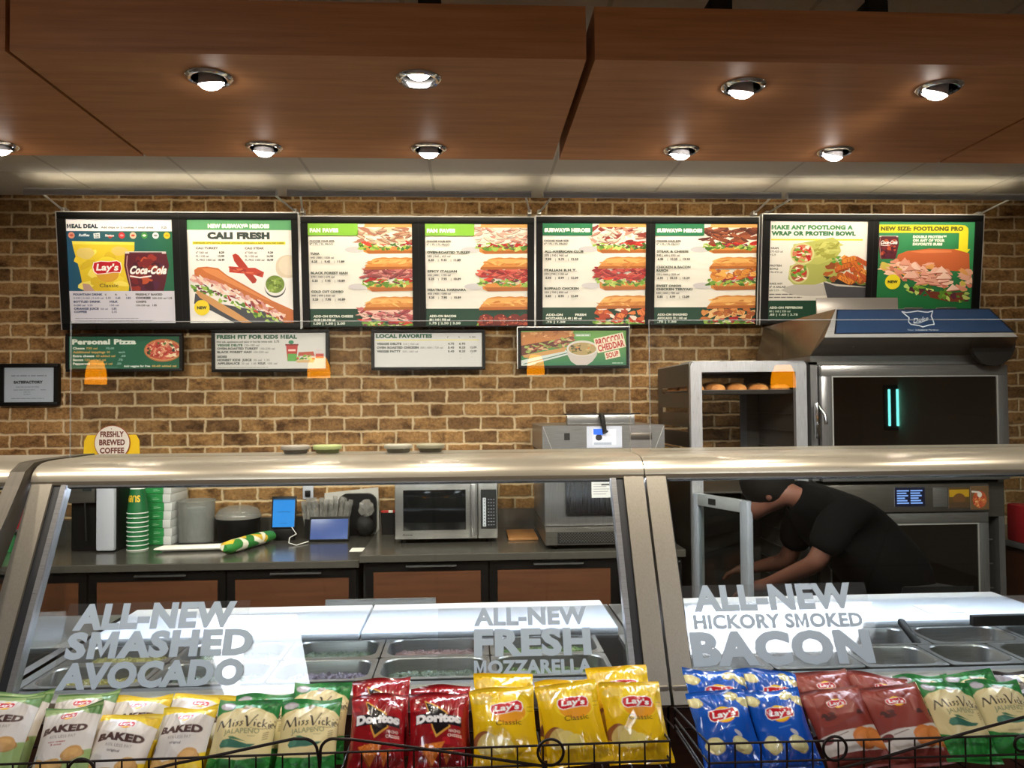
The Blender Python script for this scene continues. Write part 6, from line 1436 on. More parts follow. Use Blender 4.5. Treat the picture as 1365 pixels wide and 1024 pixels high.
def bread_cabinet():
    yf = 3.755; x0, x1 = P(921, 540, yf).x, P(1077, 540, yf).x - 0.004; zt = P(1000, 482, yf).z; yb = 4.42
    t = thing('bread_cabinet', ((x0 + x1) / 2, 4.1, 0), 'open stainless bread cabinet with slotted side, between toaster and baking oven', 'cabinet')
    pw = P(936, 540, yf).x - x0
    sd = brushed('side_panel_steel', (86, 80, 70), 0.4, (3, 3, 40))
    rows = [(1.725, 1.755), (1.625, 1.650), (1.53, 1.555), (1.43, 1.455)]
    zr = [0.10] + [v for r in sorted(rows) for v in r] + [zt - 0.008]
    sp = M()
    for i in range(0, len(zr), 2): sp.box((x0, yf + 0.03, zr[i]), (x0 + 0.004, yb, zr[i + 1]), sd)
    for a, b in rows: sp.box((x0, yf + 0.03, a), (x0 + 0.004, yf + 0.06, b), sd).box((x0, yb - 0.09, a), (x0 + 0.004, yb, b), sd)
    sp.build('slotted_side', t)
    M().box((x1 - 0.004, yf + 0.03, 0.10), (x1, yb, zt - 0.008), STEELD).build('solid_side', t)
    f = M()
    r = 0.02; out = [(x0, 0.1), (x0, zt - r), (x0 + r * 0.3, zt - r * 0.3), (x0 + r, zt), (x1 - r, zt), (x1 - r * 0.3, zt - r * 0.3), (x1, zt - r), (x1, 0.1)]
    rail = 0.05; inn = [(x0 + pw, 0.1), (x0 + pw, zt - rail), (x0 + pw, zt - rail), (x0 + pw, zt - rail), (x1 - pw, zt - rail), (x1 - pw, zt - rail), (x1 - pw, zt - rail), (x1 - pw, 0.1)]
    n = len(out); vs = [(x, yf, z) for x, z in out] + [(x, yf, z) for x, z in inn] + [(x, yf + 0.03, z) for x, z in out] + [(x, yf + 0.03, z) for x, z in inn]; fs = []
    for i in range(n - 1):
        fs += [(i, n + i, n + i + 1, i + 1), (2 * n + i, 2 * n + i + 1, 3 * n + i + 1, 3 * n + i), (i, i + 1, 2 * n + i + 1, 2 * n + i), (n + i, 3 * n + i, 3 * n + i + 1, n + i + 1)]
    f.add(vs, fs, brushed('rack_front_steel', (178, 180, 186), 0.3, (30, 30, 3), 0.55)); f.build('front_frame', t)
    top = brushed('rack_top', (180, 180, 180), 0.28, metal=0.5); M().box((x0 + 0.004, yf + 0.03, zt - 0.008), (x1 - 0.004, yb, zt - 0.001), top, 0.001).box((x0 + 0.005, yf + 0.001, zt - 0.001), (x1 - 0.005, yf + 0.20, zt + 0.004), top, 0.002).build('top_panel', t)
    b = M(); xm = P(990, 560, yb).x
    b.box((xm, yb - 0.03, 0.1), (x1 - 0.0045, yb - 0.026, zt - 0.0085), STEELD).box((xm - 0.025, yb - 0.035, 0.1), (xm + 0.012, yb - 0.0255, zt - 0.09), brushed('rear_post', (120, 124, 132), 0.35)).box((x0 + 0.0045, yb - 0.03, zt - 0.06), (x1 - 0.0045, yb - 0.026, zt - 0.0085), STEELD); b.box((x0 + 0.0045, yb - 0.024, 0.1), (x1 - 0.0045, yb - 0.02, 1.24), BLACKM).box((x0 + 0.0045, yf + 0.04, 1.232), (x1 - 0.0045, yb - 0.036, 1.24), STEELD); b.build('back_panel', t)
    g = M()
    for i in range(16):
        z = 0.30 + 0.0875 * i
        for X, s in ((x0 + 0.0045, 1), (x1 - 0.0045, -1)): g.box((X, yf + 0.05, z), (X + s * 0.014, yb - 0.05, z + 0.003), STEELD)
    g.build('tray_slides', t)
    M().box((x0 + 0.0045, yf + 0.031, 0.10), (x1 - 0.0045, yb - 0.031, 0.11), STEELD).build('floor_panel', t)
    for X in (x0 + 0.04, x1 - 0.04):
        for y in (yf + 0.05, yb - 0.05): M().box((X - 0.02, y - 0.02, 0), (X + 0.02, y + 0.02, 0.0995), BLACK).build('foot', t)
    # bright hem strip high inside
    M().box((x0 + pw + 0.01, yb - 0.06, P(980, 498, yb).z - 0.005), (P(1000, 498, yb).x, yb - 0.05, P(980, 498, yb).z + 0.004), CHROME).build('hem_strip', t)
    # glass door standing open
    hx, hy = x0 + 0.012, yf - 0.012; free = P(1000, 671, 3.40); dz1 = P(932, 657, hy).z; dz0 = 0.42
    d = Vector((free.x - hx, 3.40 - hy, 0)); Ld = d.length; d.normalize(); ang = math.atan2(d.y, d.x)
    xf = Matrix.Translation((hx, hy, 0)) @ Matrix.Rotation(ang, 4, 'Z')
    rail_m = brushed('door_rail', (160, 166, 172), 0.35, (3, 40, 40), 0.3); post_m = brushed('door_post', (150, 158, 172), 0.35, (40, 40, 2), 0.3)
    dr = M().box((0, -0.014, dz0), (0.028, 0.014, dz1), post_m, 0.003, xf).box((Ld - 0.052, -0.018, dz0), (Ld, 0.018, dz1), post_m, 0.008, xf).box((0.0285, -0.013, dz1 - 0.055), (Ld - 0.0525, 0.013, dz1), rail_m, 0.002, xf).box((0.0285, -0.013, dz0), (Ld - 0.0525, 0.013, dz0 + 0.05), rail_m, 0.002, xf).build('glass_door', t)
    M().box((0.0285, -0.003, dz0 + 0.05), (Ld - 0.0525, 0.003, dz1 - 0.055), GLASS, 0, xf).build('pane', dr)
    M().box((0.11, -0.0145, dz1 - 0.042), (0.16, -0.0132, dz1 - 0.014), BLACKM, 0, xf).box((0.11, 0.0132, dz1 - 0.042), (0.16, 0.0145, dz1 - 0.014), BLACKM, 0, xf).build('badge', dr)
    M().lathe([(0.005, -0.003), (0.005, 0.003)], BLACKM, xf @ Vector((Ld - 0.02, 0.018, dz1 - 0.025)), 12, Matrix.Rotation(ang, 4, 'Z') @ Matrix.Rotation(rad(90), 4, 'X')).build('bolt', dr)
    # baking tray with loaves
    zs = P(1000, 525, yf + 0.06).z
    tr = thing('baking_tray', ((x0 + x1) / 2, 4.08, zs), 'dark baking tray on the top slides of the bread cabinet', 'tray')
    a, bq = x0 + 0.022, x1 - 0.022
    M().loft([[((a + bq) / 2 + x, 4.09 + y, zs + z) for x, y, z in rr] for rr in (rrect(bq - a - 0.02, 0.55, 0.02, 0.0005, 4), rrect(bq - a, 0.57, 0.02, 0.017, 4), rrect(bq - a + 0.004, 0.574, 0.02, 0.017, 4), rrect(bq - a + 0.004, 0.574, 0.02, 0.020, 4), rrect(bq - a - 0.004, 0.566, 0.02, 0.020, 4), rrect(bq - a - 0.026, 0.544, 0.02, 0.003, 4))], STEELD, True, True).build('tray_body', tr)
    q = random.Random(6); bm_ = mat('bread_crust', (196, 128, 62), 0.6); nt, N, L, bb = nodes(bm_)
    nn = noise_of(nt, 16, (1, 1, 1), 4); rr = ramp_of(nt, nn.outputs['Fac'], [(0.3, (158, 92, 40)), (0.55, (208, 142, 76)), (0.75, (230, 184, 118))]); L.new(rr.outputs[0], bb.inputs['Base Color'])
    for row, (ya, yb2) in enumerate(((3.86, 4.09), (4.11, 4.34))):
        for i in range(5):
            cx = a + 0.045 + (bq - a - 0.09) * i / 4; rw, rh = 0.048, 0.033 + q.uniform(-0.003, 0.004); rings = []
            for k in range(11):
                tt = k / 10; e = math.sqrt(max(0.02, 1 - (2 * tt - 1) ** 4)); lump = 1 + 0.05 * math.sin(tt * 19 + i)
                rings.append([(cx + rw * e * lump * math.cos(2 * math.pi * j / 16), ya + (yb2 - ya) * tt, zs + 0.0035 + rh * e * lump * (0.62 + (math.sin(2 * math.pi * j / 16) * (1 if math.sin(2 * math.pi * j / 16) > 0 else 0.6)))) for j in range(16)])
            n5 = ('first', 'second', 'third', 'fourth', 'fifth')[i]
            tag(M().loft(rings, bm_, True, True).build('bread_loaf'), f'golden bread roll, {n5} from left in the {"front" if row == 0 else "rear"} row on the baking tray', 'bread', 'bread rolls on the baking tray')
bread_cabinet()

# ------------------------------------------------------------------ the worker bending into the bread cabinet
def skin(verts, edges, radii, m, sub=2, root=0):
    me = bpy.data.meshes.new('figure'); me.from_pydata([tuple(v) for v in verts], edges, []); o = bpy.data.objects.new('figure', me); COL.objects.link(o)
    sm = o.modifiers.new('s', 'SKIN'); sm.use_smooth_shade = True
    for i, r in enumerate(radii):
        me.skin_vertices[0].data[i].radius = r if isinstance(r, tuple) else (r, r)
        me.skin_vertices[0].data[i].use_root = (i == root)
    su = o.modifiers.new('d', 'SUBSURF'); su.levels = sub; su.render_levels = sub
    dg = bpy.context.evaluated_depsgraph_get(); out = bpy.data.meshes.new_from_object(o.evaluated_get(dg))
    bpy.data.objects.remove(o); bpy.data.meshes.remove(me)
    vs = [v.co.copy() for v in out.vertices]; fs = [tuple(p.vertices) for p in out.polygons]; bpy.data.meshes.remove(out)
    return M().add(vs, fs, m, True)
def person():
    Y = 3.33
    pel = P(1218, 800, Y); mid = P(1156, 732, Y); ch = P(1092, 676, Y); nk = P(1054, 662, Y + 0.04)
    sk = mat('skin', (96, 60, 48), 0.55); bt = mat('black_shirt', (2, 2, 3), 0.9, spec=0.15); tr = mat('dark_trousers', (16, 16, 18), 0.9); hr = mat('dark_hair', (12, 9, 8), 0.85, spec=0.2)
    t = thing('person', (pel.x, Y, 0), 'worker in black short sleeved shirt bending forward into the open glass door cabinet', 'person')
    head = P(1024, 656, Y + 0.10); fd = Vector((-0.72, 0.28, -0.60)).normalized()        # looking left and down
    nsh, fsh = ch + Vector((0.02, -0.17, 0.0)), ch + Vector((0.02, 0.17, 0.0))
    nel = P(1087, 752, Y - 0.16); nwr = P(1022, 779, Y + 0.10); nha = P(1000, 785, Y + 0.17)
    fel = P(1050, 748, Y + 0.27); fwr = fel + Vector((-0.10, 0.16, -0.06)); fha = fwr + Vector((-0.05, 0.05, -0.02))
    hl, hr_ = pel + Vector((0.0, -0.10, -0.03)), pel + Vector((0.0, 0.10, -0.03))
    kl, kr = Vector((pel.x - 0.06, Y - 0.13, 0.46)), Vector((pel.x + 0.02, Y + 0.13, 0.46)); al, ar = Vector((pel.x + 0.06, Y - 0.14, 0.085)), Vector((pel.x + 0.14, Y + 0.14, 0.085))
    tl, t2 = al + Vector((-0.17, -0.01, -0.045)), ar + Vector((-0.17, 0.01, -0.045))
    V = [pel, mid, ch, nk, head - fd * 0.02, head + fd * 0.06, head + fd * 0.085 + Vector((-0.02, 0, -0.055)), nsh, nel, nwr, nha, fsh, fel, fwr, fha, hl, kl, al, tl, hr_, kr, ar, t2, (nsh + nel) / 2, (fsh + fel) / 2]
    E = [(0, 1), (1, 2), (2, 3), (3, 4), (4, 5), (5, 6), (2, 7), (7, 23), (23, 8), (8, 9), (9, 10), (2, 11), (11, 24), (24, 12), (12, 13), (13, 14), (0, 15), (15, 16), (16, 17), (17, 18), (0, 19), (19, 20), (20, 21), (21, 22)]
    R = [0.13, 0.13, 0.125, 0.058, 0.098, 0.080, 0.042, 0.065, 0.043, 0.028, 0.034, 0.065, 0.043, 0.028, 0.034, 0.085, 0.058, 0.042, 0.035, 0.085, 0.058, 0.042, 0.035, 0.050, 0.050]
    for hand, wr in ((10, 9), (14, 13)):                    # five fingers each
        d = (V[hand] - V[wr]).normalized(); sd = d.cross(Vector((0, 0, 1))).normalized(); dn = Vector((0, 0, -1))
        for j, (o_, L_) in enumerate(((-0.030, 0.060), (-0.010, 0.075), (0.010, 0.078), (0.028, 0.066))):
            k = len(V); b0 = V[hand] + sd * o_ + d * 0.03
            V += [b0, b0 + d * L_ * 0.55 + dn * 0.010, b0 + d * L_ * 0.85 + dn * 0.035]; R += [0.011, 0.0095, 0.0085]; E += [(hand, k), (k, k + 1), (k + 1, k + 2)]
        k = len(V); V += [V[wr] + (V[hand] - V[wr]) * 0.6 + sd * 0.034 + dn * 0.006, V[hand] + sd * 0.058 + d * 0.03 + dn * 0.015]; R += [0.012, 0.0095]; E += [(hand, k), (k, k + 1)]
    # nose
    k = len(V); V += [head + fd * 0.148 + Vector((0, 0, 0.0))]; R += [0.016]; E += [(5, k)]
    body = skin(V, E, R, sk).build('body', t)
    side = fd.cross(Vector((0, 0, 1))).normalized(); upv = side.cross(fd).normalized()
    for s in (-1, 1):
        e = head + fd * 0.118 + side * 0.032 * s + upv * 0.018
        M().blob(e, (0.011, 0.011, 0.011), mat('eye_white', (200, 196, 190), 0.3), 2, 0).blob(e + fd * 0.007, (0.006, 0.006, 0.006), BLACK, 1, 0).build('eye', body)
        M().blob(head + side * 0.092 * s - fd * 0.005, (0.018, 0.012, 0.03), sk, 2, 0.05).build('ear', body)
    M().blob(head + fd * 0.118 - upv * 0.045, (0.012, 0.022, 0.006), mat('lips', (150, 84, 74), 0.5), 2, 0).build('mouth', body)
    M().blob(head - fd * 0.022 + upv * 0.034, (0.120, 0.114, 0.108), hr, 3, 0.03, 2).build('hair', t)
    sh_v = [pel + Vector((0.03, 0, -0.05)), mid, ch, nk + (ch - nk) * 0.12, nsh, nsh + (nel - nsh) * 0.45, nsh + (nel - nsh) * 0.82, fsh, fsh + (fel - fsh) * 0.45, fsh + (fel - fsh) * 0.82]
    skin(sh_v, [(0, 1), (1, 2), (2, 3), (2, 4), (4, 5), (5, 6), (2, 7), (7, 8), (8, 9)], [0.200, 0.182, 0.162, 0.085, 0.105, 0.078, 0.076, 0.105, 0.078, 0.076], bt).build('shirt', t)
    skin([pel, hl, (hl + kl) / 2, kl, al, hr_, (hr_ + kr) / 2, kr, ar], [(0, 1), (1, 2), (2, 3), (3, 4), (0, 5), (5, 6), (6, 7), (7, 8)], [0.15, 0.11, 0.098, 0.08, 0.062, 0.11, 0.098, 0.08, 0.062], tr).build('trousers', t)
    for a, b in ((al, tl), (ar, t2)):
        c = (a + b) / 2; M().blob((c.x, c.y, 0.052), (0.145, 0.052, 0.052), BLACKM, 3, 0.03).build('shoe', t)
person()

# ================================================================== snack bags and wire racks
def raster(A, NX, NY, ss=3):
    Wp, Hp = NX * ss, NY * ss; img = np.ones((Hp, Wp, 3))
    for v, t, c in A.items:
        grad_ = isinstance(c, list); cl = np.array([lin(q) for q in c]) if grad_ else np.array(lin(c))
        x = v[:, 0] * Wp / A.W; y = v[:, 1] * Hp / A.H
        for a, b, d in t:
            xa, xb = max(0, int(min(x[a], x[b], x[d]) - 0.5)), min(Wp, int(max(x[a], x[b], x[d]) + 1.5)); ya, yb = max(0, int(min(y[a], y[b], y[d]) - 0.5)), min(Hp, int(max(y[a], y[b], y[d]) + 1.5))
            if xa >= xb or ya >= yb: continue
            den = (y[b] - y[d]) * (x[a] - x[d]) + (x[d] - x[b]) * (y[a] - y[d])
            if abs(den) < 1e-9: continue
            gx = np.arange(xa, xb) + 0.5; gy = (np.arange(ya, yb) + 0.5)[:, None]
            l0 = ((y[b] - y[d]) * (gx - x[d]) + (x[d] - x[b]) * (gy - y[d])) / den; l1 = ((y[d] - y[a]) * (gx - x[d]) + (x[a] - x[d]) * (gy - y[d])) / den; l2 = 1 - l0 - l1
            k = (l0 >= -1e-6) & (l1 >= -1e-6) & (l2 >= -1e-6)
            sub = img[ya:yb, xa:xb]
            sub[k] = (l0[k][:, None] * cl[a] + l1[k][:, None] * cl[b] + l2[k][:, None] * cl[d]) if grad_ else cl
    return img.reshape(NY, ss, NX, ss, 3).mean((1, 3))
def chips(A, q, spots, rx, ry, c=(206, 164, 96), d=(170, 122, 62)):
    for x, y, a in spots:
        A.poly(ell(x + 1, y + 1.5, rx, ry, 20, a, 0.05, q), d); A.poly(ell(x, y, rx, ry, 20, a, 0.05, q), c); A.poly(ell(x - 1.5, y - 1, rx * 0.7, ry * 0.62, 16, a, 0.06, q), tuple(min(255, v + 12) for v in c))
def art_baked(bandc, bandd, low, fl, flc):
    A = Art(100, 132); q = random.Random(3); A.rect(0, 0, 100, 132, (218, 212, 204))
    A.shape([(0, 0), (100, 0), (100, 26), (82, 22), (60, 13), (30, 12), (0, 15)], bandc); A.shape([(70, 4), (100, 8), (100, 26), (82, 22)], bandd); A.rect(0, 0, 100, 3.4, bandd)
    A.shape([(0, 132), (0, 112), (20, 106), (50, 112), (80, 100), (100, 88), (100, 132)], low)
    lays_logo(A, 50, 24, 0.78)
    A.txt('BAKED', 50, 58, 14.5, (70, 40, 36), 'C', 0.045, width=76); A.txt('65% LESS FAT', 52, 68, 5, (150, 140, 132), 'C', 0.0, width=42)
    if fl: A.txt('sour cream', 44, 76, 3.4, flc, 'C', 0.02, width=28); A.txt('& onion', 44, 81, 3.4, flc, 'C', 0.02, width=18)
    else: A.txt('original', 46, 77, 4, flc, 'C', 0.02, width=20)
    chips(A, q, [(16, 112, 0.5), (44, 116, 0.1)], 17, 12); chips(A, q, [(74, 98, -0.3)], 17, 13, (196, 150, 86))
    if fl: blobs(A, q, 14, lambda r: (r.uniform(0, 12), r.uniform(86, 116), 1.2), [(170, 190, 206), (120, 150, 130), (200, 210, 220)], (2, 6), (1, 2))
    else: A.poly(ell(6, 84, 4, 6, 14), (110, 110, 150))
    return A
def art_missv():
    A = Art(100, 132); q = random.Random(4); A.grad(0, 0, 100, 132, (30, 122, 52), (36, 134, 50), True)
    blobs(A, q, 40, lambda r: (r.uniform(0, 100), r.choice((r.uniform(0, 20), r.uniform(112, 132))), 0), [(44, 140, 64), (24, 104, 44), (60, 152, 74)], (3, 8), (1.5, 4))
    A.shape([(0, 36), (10, 28), (30, 22), (50, 20), (70, 22), (90, 28), (100, 38), (100, 106), (84, 114), (50, 118), (16, 114), (0, 106)], (222, 206, 150)); A.shape([(8, 40), (30, 28), (50, 26), (74, 28), (92, 40), (92, 60), (50, 50), (10, 60)], (230, 216, 166))
    A.disc(17, 14, 12, 8.5, (166, 162, 168), n=26); A.disc(17, 14, 10, 6.6, (188, 184, 190), n=24)
    A.shape([(42, 22), (46, 14), (52, 12), (58, 18), (60, 23), (50, 26)], (150, 130, 100))
    DK = (52, 40, 30)
    R = lambda x, y: (x, y - 0.06 * (x - 50))
    for pts, wd in (([(7, 60), (12, 43)], 1.8), ([(12, 42), (19, 58)], 3.2), ([(19, 58), (26, 41)], 1.6), ([(26, 40), (29, 60)], 3.0), ([(34, 50), (34.5, 59)], 2.4), ([(34.5, 45), (35.5, 46)], 2),
                    ([(43, 50), (39, 51), (42, 55), (38, 59)], 2), ([(50, 50), (46, 51), (49, 55), (45, 59)], 2), ([(51, 40), (54, 42), (58, 60)], 3.2), ([(58, 60), (64, 48), (70, 36)], 1.6), ([(68, 51), (68, 59)], 2.4), ([(68.5, 46), (69.5, 47)], 2),
                    ([(77, 52), (74, 51), (72.5, 55), (74, 59), (78, 58)], 2), ([(80, 43), (80.5, 60)], 2.4), ([(86, 50), (81, 55), (87, 60)], 1.8), ([(89.5, 52), (90, 60)], 2.2), ([(89.8, 47), (90.8, 48)], 1.8), ([(92, 56), (96, 54), (95, 51), (92, 53), (92.5, 59), (96, 59)], 1.6), ([(97, 45), (96.4, 48)], 1.4), ([(99, 53), (97.5, 55), (99, 58)], 1.4), ([(66, 63), (80, 63.5), (93, 61)], 1.0)):
        A.line([R(*p) for p in pts], wd, DK)
    A.txt('JALAPE\u00d1O', 50, 72, 9, (128, 134, 96), 'C', 0.0, width=56, rot=0.08); A.line([(60, 76), (72, 75)], 0.8, (128, 134, 96))
    A.shape([(18, 92), (22, 84), (34, 82), (48, 86), (62, 90), (76, 90), (68, 96), (50, 98), (34, 98), (22, 98)], (46, 104, 84)); A.disc(26, 90, 7, 6, (70, 126, 100), n=16); A.shape([(34, 82), (30, 78), (38, 78), (60, 86)], (58, 116, 74))
    for k in range(4): A.line([(84, 70 + 4 * k), (92, 65 + 4 * k)], 1.2, (120, 90, 60))
    A.line([(30, 111), (66, 111)], 2, (190, 176, 126))
    return A
def art_doritos():
    A = Art(100, 132); q = random.Random(5); A.grad(0, 0, 100, 132, (160, 22, 30), (120, 14, 22), True); A.rect(0, 0, 100, 4, (110, 14, 20))
    blobs(A, q, 30, lambda r: (r.uniform(0, 100), r.uniform(6, 126), 0), [(150, 20, 28), (176, 28, 36), (132, 16, 24)], (6, 16), (3, 9))
    A.shape([(26, 15), (66, 40), (72, 64), (47, 80), (40, 66)], (214, 160, 70)); A.shape([(28, 19), (64, 42), (69, 63), (48, 75.5), (42, 64)], (22, 14, 16))
    A.shape([(12, 40), (90, 46), (91, 62), (10, 58)], (26, 22, 34)); A.txt('Doritos', 51, 57, 15, (238, 236, 236), 'C', 0.055, width=78)
    A.txt('NACHO', 79, 72, 4.6, (230, 190, 180), 'C', 0.03, width=20); A.txt('CHEESE', 79, 79, 4.6, (230, 190, 180), 'C', 0.03, width=24)
    A.poly([(18, 92), (62, 86), (40, 122)], (150, 70, 26)); A.poly([(19, 91), (63, 86), (42, 119)], (212, 116, 42)); A.poly([(58, 98), (80, 94), (64, 120)], (196, 100, 38))
    blobs(A, q, 30, lambda r: (r.uniform(26, 58), r.uniform(90, 106), 0), [(226, 136, 56), (190, 90, 30), (236, 160, 80)], (1, 2.4), (0.7, 1.6))
    return A
def art_lays(blue):
    A = Art(100, 132); q = random.Random(6)
    base = [(232, 194, 22), (222, 178, 14)] if not blue else [(22, 96, 200), (14, 74, 170)]
    A.grad(0, 0, 100, 132, base[0], base[1], True); A.rect(0, 0, 100, 4, (212, 170, 20) if not blue else (20, 80, 170))
    if not blue:
        A.disc(20, 24, 16, 12, (222, 190, 80), n=20, wob=0.06, q=q); A.disc(84, 18, 14, 9, (236, 206, 90), n=20); A.disc(58, 52, 34, 30, (240, 206, 40), n=30); A.disc(58, 60, 27, 21, (236, 160, 40), n=26)
        lays_logo(A, 56, 50, 1.45, False); A.txt('Classic', 57, 84, 9.5, (96, 72, 20), 'C', 0.0, width=40)
        A.poly(ell(14, 104, 16, 15, 20), (140, 84, 50)); A.poly(ell(22, 112, 16, 18, 20), (206, 182, 110)); A.poly(ell(34, 116, 16, 16, 20), (222, 200, 120)); A.poly(ell(48, 122, 14, 14, 20), (226, 204, 110))
        for k in (0, 1): A.line([(88, 50 + 8 * k), (97, 47 + 8 * k)], 1, (150, 120, 20))
    else:
        Cc, D = (216, 208, 150), (176, 160, 96)
        chips(A, q, [(10, 24, 0.8), (72, 16, -0.5), (92, 30, 0.5)], 13, 10, Cc, D); lays_logo(A, 50, 56, 1.45)
        chips(A, q, [(22, 112, 1.0), (66, 116, 0.5)], 17, 13, Cc, D); A.poly(ell(64, 96, 8, 4, 14, 0.8), (190, 190, 200)); pass
        A.line([(40, 84), (62, 82)], 2.5, (70, 130, 210))
    return A
def art_brown():
    A = Art(100, 132); q = random.Random(7); A.grad(0, 0, 100, 132, (150, 60, 46), (120, 44, 34), True); A.rect(0, 0, 100, 5, (116, 44, 36))
    A.shape([(0, 132), (0, 96), (30, 92), (60, 94), (100, 84), (100, 132)], (206, 198, 190)); lays_logo(A, 50, 38, 0.9)
    chips(A, q, [(70, 110, -0.3), (92, 112, 0.6)], 22, 18, (206, 120, 50), (170, 86, 30)); blobs(A, q, 8, lambda r: (r.choice((r.uniform(20, 34), r.uniform(70, 84))), r.uniform(58, 70), 0), [(70, 34, 30), (90, 40, 34)], (4, 7), (3, 5))
    A.line([(22, 101), (46, 97)], 1.4, (90, 60, 50)); A.poly(ell(12, 104, 9, 7, 16), (110, 40, 36))
    return A
def art_popcorn():
    A = Art(100, 132); q = random.Random(8); A.rect(0, 0, 100, 132, (30, 26, 24)); A.rect(0, 0, 100, 5, (50, 44, 42))
    blobs(A, q, 70, lambda r: (r.uniform(20, 100), r.uniform(14, 40), 0), [(226, 210, 160), (240, 228, 190), (206, 184, 126)], (4, 8), (3, 6), 0.15)
    A.shape([(0, 8), (40, 14), (30, 34), (0, 34)], (176, 174, 184)); A.rect(0, 52, 100, 132, (196, 196, 204)); A.line([(40, 60), (56, 54), (70, 64), (88, 56)], 4, (40, 34, 34)); blobs(A, q, 16, lambda r: (r.uniform(10, 90), r.uniform(84, 124), 0), [(120, 120, 150), (160, 160, 180)], (5, 10), (3, 7))
    return A
KIND = {
    'baked_green': (art_baked((158, 184, 122), (92, 136, 72), (150, 176, 110), True, (160, 60, 60)), BAGMATTE), 'baked_yellow': (art_baked((244, 218, 60), (226, 190, 30), (240, 206, 40), False, (90, 80, 80)), BAGMATTE),
    'missv': (art_missv(), BAGMATTE), 'doritos': (art_doritos(), BAGM), 'lays': (art_lays(False), BAGM), 'blue': (art_lays(True), BAGM), 'brown': (art_brown(), BAGMATTE), 'popcorn': (art_popcorn(), BAGMATTE)}
FILLER = {'baked_green': (150, 176, 110), 'baked_yellow': (240, 206, 40), 'missv': (36, 134, 50), 'doritos': (110, 12, 20), 'lays': (222, 178, 14), 'blue': (14, 74, 170), 'brown': (120, 44, 34), 'popcorn': (176, 176, 186)}
for k_, (a_, _m) in KIND.items():                       # the printed design sits in the upper part of the bag
    a_.items = [(np.column_stack([v[:, 0], v[:, 1] * (0.83 if k_ != 'doritos' else 0.98)]), t, c) for v, t, c in a_.items]
    a_.items.insert(0, (*fan([(0, 0), (100, 0), (100, 132), (0, 132)]), FILLER[k_]))
NX, NY = 92, 122
BW, BH, BT = 0.128, 0.172, 0.052
_col = {}; _mesh = {}
